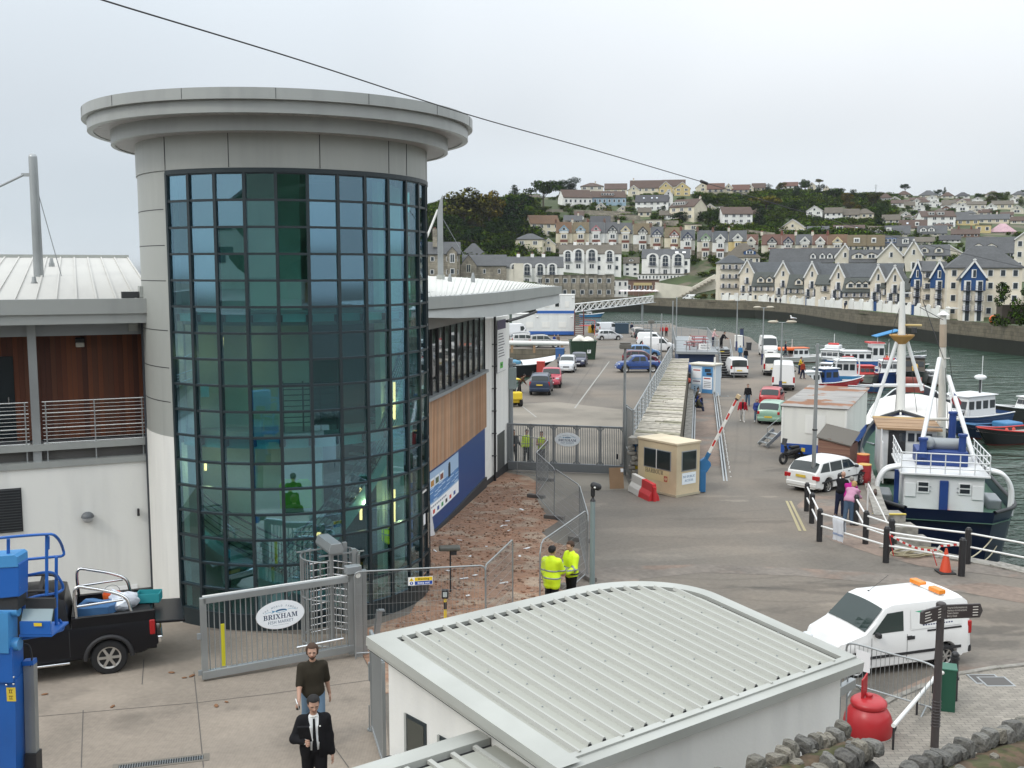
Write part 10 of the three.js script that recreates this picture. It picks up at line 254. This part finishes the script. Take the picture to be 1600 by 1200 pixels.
let b0=G(1220,716),b1=G(1320,722),bw=b0.distanceTo(b1),C=_t('portable_cabin','white portable cabin with blue skirt and rusty corrugated roof on the quay','cabin',b0,headTo(b0,b1));let cl=9.0,ch2=2.5;$('wall',[bx(0,bw,.85,.35+ch2,-cl,0)],mat([.68,.68,.66],.7,{map:streak,tiles:1}),C);$('blue_skirt',[bx(-.015,bw+.015,.32,.849,-cl-.01,.015)],mat([.012,.07,.33],.5),C);let rt=mat([1,1,1],.6,{map:tex(256,256,(u,v)=>{let n=fbm(u*1,v,5,5,801),p=smooth(.5,.62,n),st=fbm(u*.3,v,14,3,805);let k=.7+.6*st;return[s2(k*_l(.30,.26,p)),s2(k*_l(.29,.12,p)),s2(k*_l(.275,.06,p))]}),tiles:1});rt.map.repeat.set(.16,.16);let ng=26,cg=_g(2,ng*8,(u,v)=>V(_l(-.12,bw+.12,u),.38+ch2+.045*Math.sin(v*ng*6.2832)+.15*(1-v),_l(-cl-.1,.12,v)),(u,v)=>[u*bw,v*cl]);$('corrugated_roof',[cg],rt,C);$('window_shutter',[bx(bw*.37,bw*.68,1.45,2.45,.003,.03)],M.white,C);$('corner_post',[bx(-.02,.08,.85,.3+ch2,.0,.03),bx(bw-.08,bw+.02,.85,.3+ch2,.0,.03)],M.white,C);for(let x of[.1,bw-.1])$('jack_leg',[bx(x-.05,x+.05,-.1,.33,-.2,-.1)],M.dark,C);$('side_panel',[bx(-.06,-.003,.4,2.6,-1.2,-.3)],M.white,C);let stp2=_t('cabin_steps','grey metal steps at the left side of the portable cabin','steps',G(1203,698),.3);for(let k=0;k<3;k++)$('tread',[box(.3,.05,.9,-.3+k*.3,.25+k*.25,0)],M.galv,stp2);for(let z of[-.45,.45])$('stringer',[_e(V(-.5,.1,z),V(.5,.95,z),.04,.2)],M.galv,stp2);$('handrail',[bar(V(-.5,.1,.5),V(-.5,1.2,.5),.02),bar(V(-.5,1.2,.5),V(.5,1.9,.5),.02)],M.galv,stp2);let s1=G(1277,729),s2_=G(1327,733),sw=s1.distanceTo(s2_),SH=_t('timber_shed','small brown weatherboarded shed with a sloping felt roof before the cabin','shed',s1,headTo(s1,s2_));let bd=[[.22,.115,.085],[.19,.1,.075],[.25,.14,.1]].map(q=>mat(q,.85,{map:grime}));$('frame',[(()=>{let v=[[.02,0,-.02],[sw-.02,0,-.02],[sw-.02,1.22,-.02],[.02,1.52,-.02],[.02,0,-1.6],[sw-.02,0,-1.6],[sw-.02,1.22,-1.6],[.02,1.52,-1.6]];return _m(v,[[0,1,2,3],[1,5,6,2],[5,4,7,6],[4,0,3,7]])})()],bd[1],SH);for(let k=0;k<12;k++){let y=.06+k*.122;let x1=y+.11<1.2?sw:sw*clamp((1.54-y)/.34);$('board',[T(box(x1,.115,.022),x1/2,y+.03,.0,-.1,0,0)],pick(bd),SH)}$('felt_roof',[_m([[-.08,1.56,.1],[sw+.08,1.24,.1],[sw+.08,1.7,-1.7],[-.08,2.0,-1.7],[-.08,1.5,.1],[sw+.08,1.18,.1]],[[0,1,2,3],[4,5,1,0]])],mat([.12,.11,.095],.95),SH);[[1350,756,'red oil drum with yellow rim, the nearer of two by the estate car'],[1348,738,'red oil drum with orange top, the farther of two by the estate car']].forEach(([px,py,l],i)=>{let o=_t('oil_drum',l,'drum',G(px,py));$('drum',[lathe([[.0001,0],[.29,0],[.3,.3],[.315,.31],[.3,.32],[.3,.6],[.315,.61],[.3,.62],[.295,.9]],24)],mat([.36,.025,.03],.5,{map:grime,tiles:1}),o);$('lid',[cyl(.3,.3,.03,0,.89,0,24)],i?mat([.55,.22,.04],.5):mat([.5,.3,.05],.5),o)});
let posts=[[1260,799],[1268,818],[1280,846],[1384,879],[1502,900]],posts2=[[1311,782],[1337,821],[1352,850],[1392,865],[1511,881],[1660,912]];let mk=(list,label,pl)=>{let R=_t('quay_railing',label,'railing');let P=list.map(p=>G(...p));for(let y of[.55,.98])for(let i=0;i+1<P.length;i++)$('rail',[bar(P[i].clone().add(V(0,y,0)),P[i+1].clone().add(V(0,y,0)),.032,8)],M.rW,R);P.forEach((p,i)=>{let o=$('post',[cyl(.1,.1,1.12,p.x,p.y-.02,p.z,12),cyl(.085,.06,.06,p.x,p.y+1.1,p.z,12)],M.postBlack,R)});return P};let PA=mk(posts,'black posts with two white rails curving along the quay road, the nearer line'),PB=mk(posts2,'black posts with two white rails beside the trawler, the line nearer the water');let tw=_t('towel','white towel hung over the white railing near the leaning people','towel',PA[2].clone().lerp(PA[3],.31).add(V(0,.99,0)),headTo(PA[2],PA[3]));$('cloth',[_g(10,14,(u,v)=>{let a=(v-.5)*2;return V((u-.5)*.55+.03*Math.sin(v*9),-Math.abs(a)*(a>0?.75:.5)+.045*(1-Math.abs(a)),(a>0?1:-1)*Math.min(.045,Math.abs(a))+.03*Math.sin(u*14)*Math.abs(a))})],mat([.6,.62,.66],.95),tw);$('stripe',[_g(6,2,(u,v)=>V((u-.5)*.5+.03*Math.sin((.8+v*.05)*9),-.5-v*.07,.062+.03*Math.sin((u*.9+.05)*14)*.8))],mat([.25,.3,.42],.95),tw);let tp2=_t('barrier_tape','red and white barrier tape sagging between two black posts','tape');let ta=PA[3].clone().add(V(0,.95,0)),tb=PA[4].clone().add(V(0,1.0,0));for(let k=0;k<24;k++){let f=k/24,g2=(k+1)/24,sag=q=>-.35*Math.sin(q*Math.PI)*(q<.7?1:.6);let p=ta.clone().lerp(tb,f).add(V(0,sag(f),.05)),q=ta.clone().lerp(tb,g2).add(V(0,sag(g2),.05));$('tape_length',[_e(p,q,.01,.06)],k%2?M.red:M.rW,tp2)}for(let[f,l]of[[.6,.5],[.02,.7]]){let p=ta.clone().lerp(tb,f).add(V(0,-.3*(f>.1?1:0),.06));$('loose_end',[bar(p,p.clone().add(V(.15,-l,.05)),.015,4)],M.red,tp2)}
let cn=_t('traffic_cone','orange traffic cone standing on the quay below the trawler','cone',G(1477,895));cn.scale.setScalar(.86);$('base',[_b(.56,.06,.56,.02,0,.03,0)],M.rubber,cn);$('cone',[lathe([[.2,.05],[.19,.12],[.035,.88],[.0001,.89]],20)],mat([.62,.075,.03],.5),cn);let rp2=_t('rope_coil','pale coiled rope lying at the quay edge under the trawler bow','rope',G(1430,868));for(let k=0;k<5;k++)$('loop',[T(TG(.36+k*.08,.03,5,30).rotateX(Math.PI/2).scale(1.3,1,.55),rr(-.1,.1),.05+k*.02,rr(-.08,.08),rr(-.03,.03),rnd(),0)],mat([.3,.26,.17],.95),rp2);let qs=_t('quay_steps','stone landing steps with a yellow painted edge beside the trawler','steps');let q0=G(1370,800),sdir=V(.3,0,1).normalize();for(let k=0;k<6;k++){let p=q0.clone().addScaledVector(sdir,k*.75).add(V(.35,-.02-k*.3,0));$('step',[_b(1.3,.5,.8,.02,p.x,p.y-.25,p.z)],stone,qs);if(!k)$('yellow_edge',[box(1.3,.05,.1,p.x,p.y+.026,p.z+.38)],mat([.6,.47,.1],.7),qs)}let hr=G(1352,812);$('handrail',[bar(hr.clone().add(V(.2,1.3,-.4)),hr.clone().add(V(.5,.1,.9)),.03),bar(hr.clone().add(V(.2,1.3,-.4)),hr.clone().add(V(.2,0,-.4)),.03)],M.rW,qs);[[1357,764],[1367,776]].forEach(([px,py],i)=>{let o=_t('mooring_cleat',['rusty mooring cleat at the quay edge, the one nearer the oil drums','rusty mooring cleat at the quay edge, the one nearer the steps'][i],'cleat',G(px,py),1.2);$('base',[cyl(.09,.08,.18,-.15,0,0,10),cyl(.09,.08,.18,.15,0,0,10)],mat([.06,.035,.025],.8),o);$('horn',[T(KG(.07,.6,4,8),0,.22,0,0,0,1.57)],mat([.06,.035,.025],.8),o)});
let pc=(label,x0,x1,yb,yt,d,base)=>{let a=W(x0,yb,d),b=W(x1,yb,d),w=b.x-a.x,h=W(x0,yt,d).y-a.y;let o=_t('stacked_cabin',label,'cabin',a,0);$('wall',[bx(0,w,.3,h,-3,0)],mat([.68,.70,.71],.6,{map:streak,tiles:1}),o);$('blue_band',[bx(-.02,w+.02,0,.55,-3.02,.02)],mat([.02,.10,.36],.5),o);$('roof',[bx(-.05,w+.05,h+.002,h+.1,-3.05,.05)],M.white,o);for(let k=0;k<3;k++){let f=$('window',[bx(w*(.22+k*.26),w*(.34+k*.26),1.1,2.0,.003,.05)],M.white,o);if(base)$('pane',[bx(w*(.23+k*.26),w*(.33+k*.26),1.18,1.92,.04,.06)],k===1?glassM:M.white,f)}for(let f of[.4,.95])$('lamp',[T(SG(.13,8,6),w*f,h-.4,.1)],M.white,o);return o};pc('lower white portable cabin with a blue band stacked on the fish quay',800,898,523,491,160,0);pc('upper white portable cabin with a blue band stacked on the fish quay',838,898,491,461,160,1);{let a=W(905,524,158),o=_t('rusty_stairs','rusty red stair tower beside the stacked white cabins','stairs',a);let rm=mat([.13,.05,.045],.8);for(let k=0;k<10;k++)$('tread',[box(1.3,.07,.4,0,.3+k*.3,-k*.1)],rm,o);for(let x of[-.7,.7])$('frame',[bar(V(x,0,.2),V(x,3.6,.2),.06,4),bar(V(x,0,-1),V(x,4,-1),.06,4)],rm,o);$('platform',[box(1.7,.1,1.4,.9,1.5,-.4),bar(V(2.4,0,0),V(2.4,2.3,0),.05),bar(V(.7,2.4,.2),V(2.4,2.3,0),.04)],M.red,o)}
let sk=_t('skip','dark green skip heaped with white sacks on the fish quay','skip',G(912,562),.0);let sm2=mat([.018,.05,.026],.6,{map:grime,tiles:1});$('body',[_m([[-1.35,0,0],[1.3,0,0],[1.45,2.1,.25],[-1.5,2.1,.25],[-1.35,0,-3.4],[1.3,0,-3.4],[1.45,2.1,-3.6],[-1.5,2.1,-3.6]],[[0,1,2,3],[1,5,6,2],[5,4,7,6],[4,0,3,7],[0,4,5,1]])],sm2,sk);$('rim',[bar(V(-1.5,2.1,.25),V(1.45,2.1,.25),.07,6),bar(V(1.45,2.1,.25),V(1.45,2.1,-3.6),.07,6),bar(V(-1.5,2.1,.25),V(-1.5,2.1,-3.6),.07,6)],sm2,sk);for(let k=-2;k<=2;k++)$('rib',[_e(V(k*.55,.1,.03),V(k*.6,2.05,.28),.1,.08,V(0,0,1))],sm2,sk);$('plate',[box(.4,.4,.02,.6,.95,.16)],M.paper,sk);{let o=_t('white_sacks','heap of white sacks filling the green skip','sacks',G(912,562).add(V(0,1.9,-1.7)));for(let k=0;k<14;k++)$('sack',[T(new THREE.IcosahedronGeometry(rr(.3,.5),1).scale(1.3,.7,1),rr(-.9,.9),rr(0,.35),rr(-1.2,1.3),rnd(),rnd()*6,0)],mat([.6,.58,.52],.8),o)}
{let a=W(790,536,125),b=W(888,537,128),o=_t('white_spar','long white spar laid horizontally along the slip edge','spar');$('spar',[bar(a,b,.32,14,.26)],M.white,o);for(let f of[.1,.45,.9]){let p=a.clone().lerp(b,f);$('trestle',[box(.3,.9,.5,p.x,p.y-.7,p.z)],M.wood,o)}}
let sb=(nm,l,cat,px,py,w,h,d,c)=>{let o=_t(nm,l,cat,G(px,py),rr(-.2,.2));$('body',[_b(w,h,d,.05,0,h/2,0)],mat(c,.6),o);$('lid',[_b(w+.06,.08,d+.06,.02,0,h+.03,0)],mat(c.map(v=>v*1.2),.6),o)};sb('red_bin','red fish bin at the slip edge behind the red pickup','bin',845,582,.8,1.05,.7,[.36,.04,.03]);sb('blue_bin','blue bin at the head of the slip','bin',875,561,1.0,1.2,.8,[.03,.1,.26]);sb('dark_container','dark blue container by the far quay rail','container',971,521,2.2,1.6,1.6,[.02,.045,.07]);sb('blue_container','blue box container beside the rusty stairs','container',932,517,2.0,.9,1.2,[.03,.12,.3]);sb('yellow_hopper','yellow hopper beside the rusty stairs','hopper',924,520,1.0,1.2,.9,[.6,.38,.03]);{let a=G(908,515),b=G(1046,513),o=_t('quay_end_rail','grey rail fence along the far end of the fish quay','railing');for(let k=0;k<=20;k++){let p=a.clone().lerp(b,k/20);$('post',[box(.1,1.3,.1,p.x,p.y+.65,p.z)],M.galv,o)}for(let y of[.4,.8,1.25])$('rail',[bar(a.clone().add(V(0,y,0)),b.clone().add(V(0,y,0)),.05,5)],M.galv,o)}
{let a=W(898,488,190),b=W(1021,472.5,240),o=_t('gangway','white lattice gangway sloping up over the water behind the stacked cabins','gangway');let hh=1.5,n=13;for(let z of[0,-1.6])for(let y of[0,hh])$('chord',[bar(a.clone().add(V(0,y,z)),b.clone().add(V(0,y,z)),.09,6)],M.rW,o);$('deck',[_e(a.clone().add(V(0,.02,-.8)),b.clone().add(V(0,.02,-.8)),1.4,.08)],M.sG,o);for(let z of[0,-1.6])for(let k=0;k<=n;k++){let p=a.clone().lerp(b,k/n).add(V(0,0,z));$('upright',[bar(p,p.clone().add(V(0,hh,0)),.05,5)],M.rW,o);if(k<n){let q=a.clone().lerp(b,(k+1)/n).add(V(0,0,z));$('brace',[bar(p,q.clone().add(V(0,hh,0)),.05,5)],M.rW,o);$('brace',[bar(p.clone().add(V(0,hh,0)),q,.05,5)],M.rW,o)}}let m=a.clone().lerp(b,.83);$('pile',[bar(m,V(m.x,SEA-2,m.z),.22,10)],M.galv,o)}
let bs=_t('stacked_gear','blue bundle and red fishing gear heaped beside the information kiosk','fishing gear',G(1071,607));$('blue_bundle',[T(SG(.55,14,10).scale(1,.9,.8),0,1.9,0)],mat([.03,.1,.36],.6),bs);$('black_trolley',[_b(.9,.9,.7,.08,0,.9,0)],M.black,bs);$('red_bag',[T(SG(.5,12,8).scale(1.1,.5,.8),-.05,.75,.35)],mat([.42,.06,.03],.7),bs);$('base',[box(1,.5,.7,.05,.25,0)],M.black,bs)}
renderer.render(scene,camera);
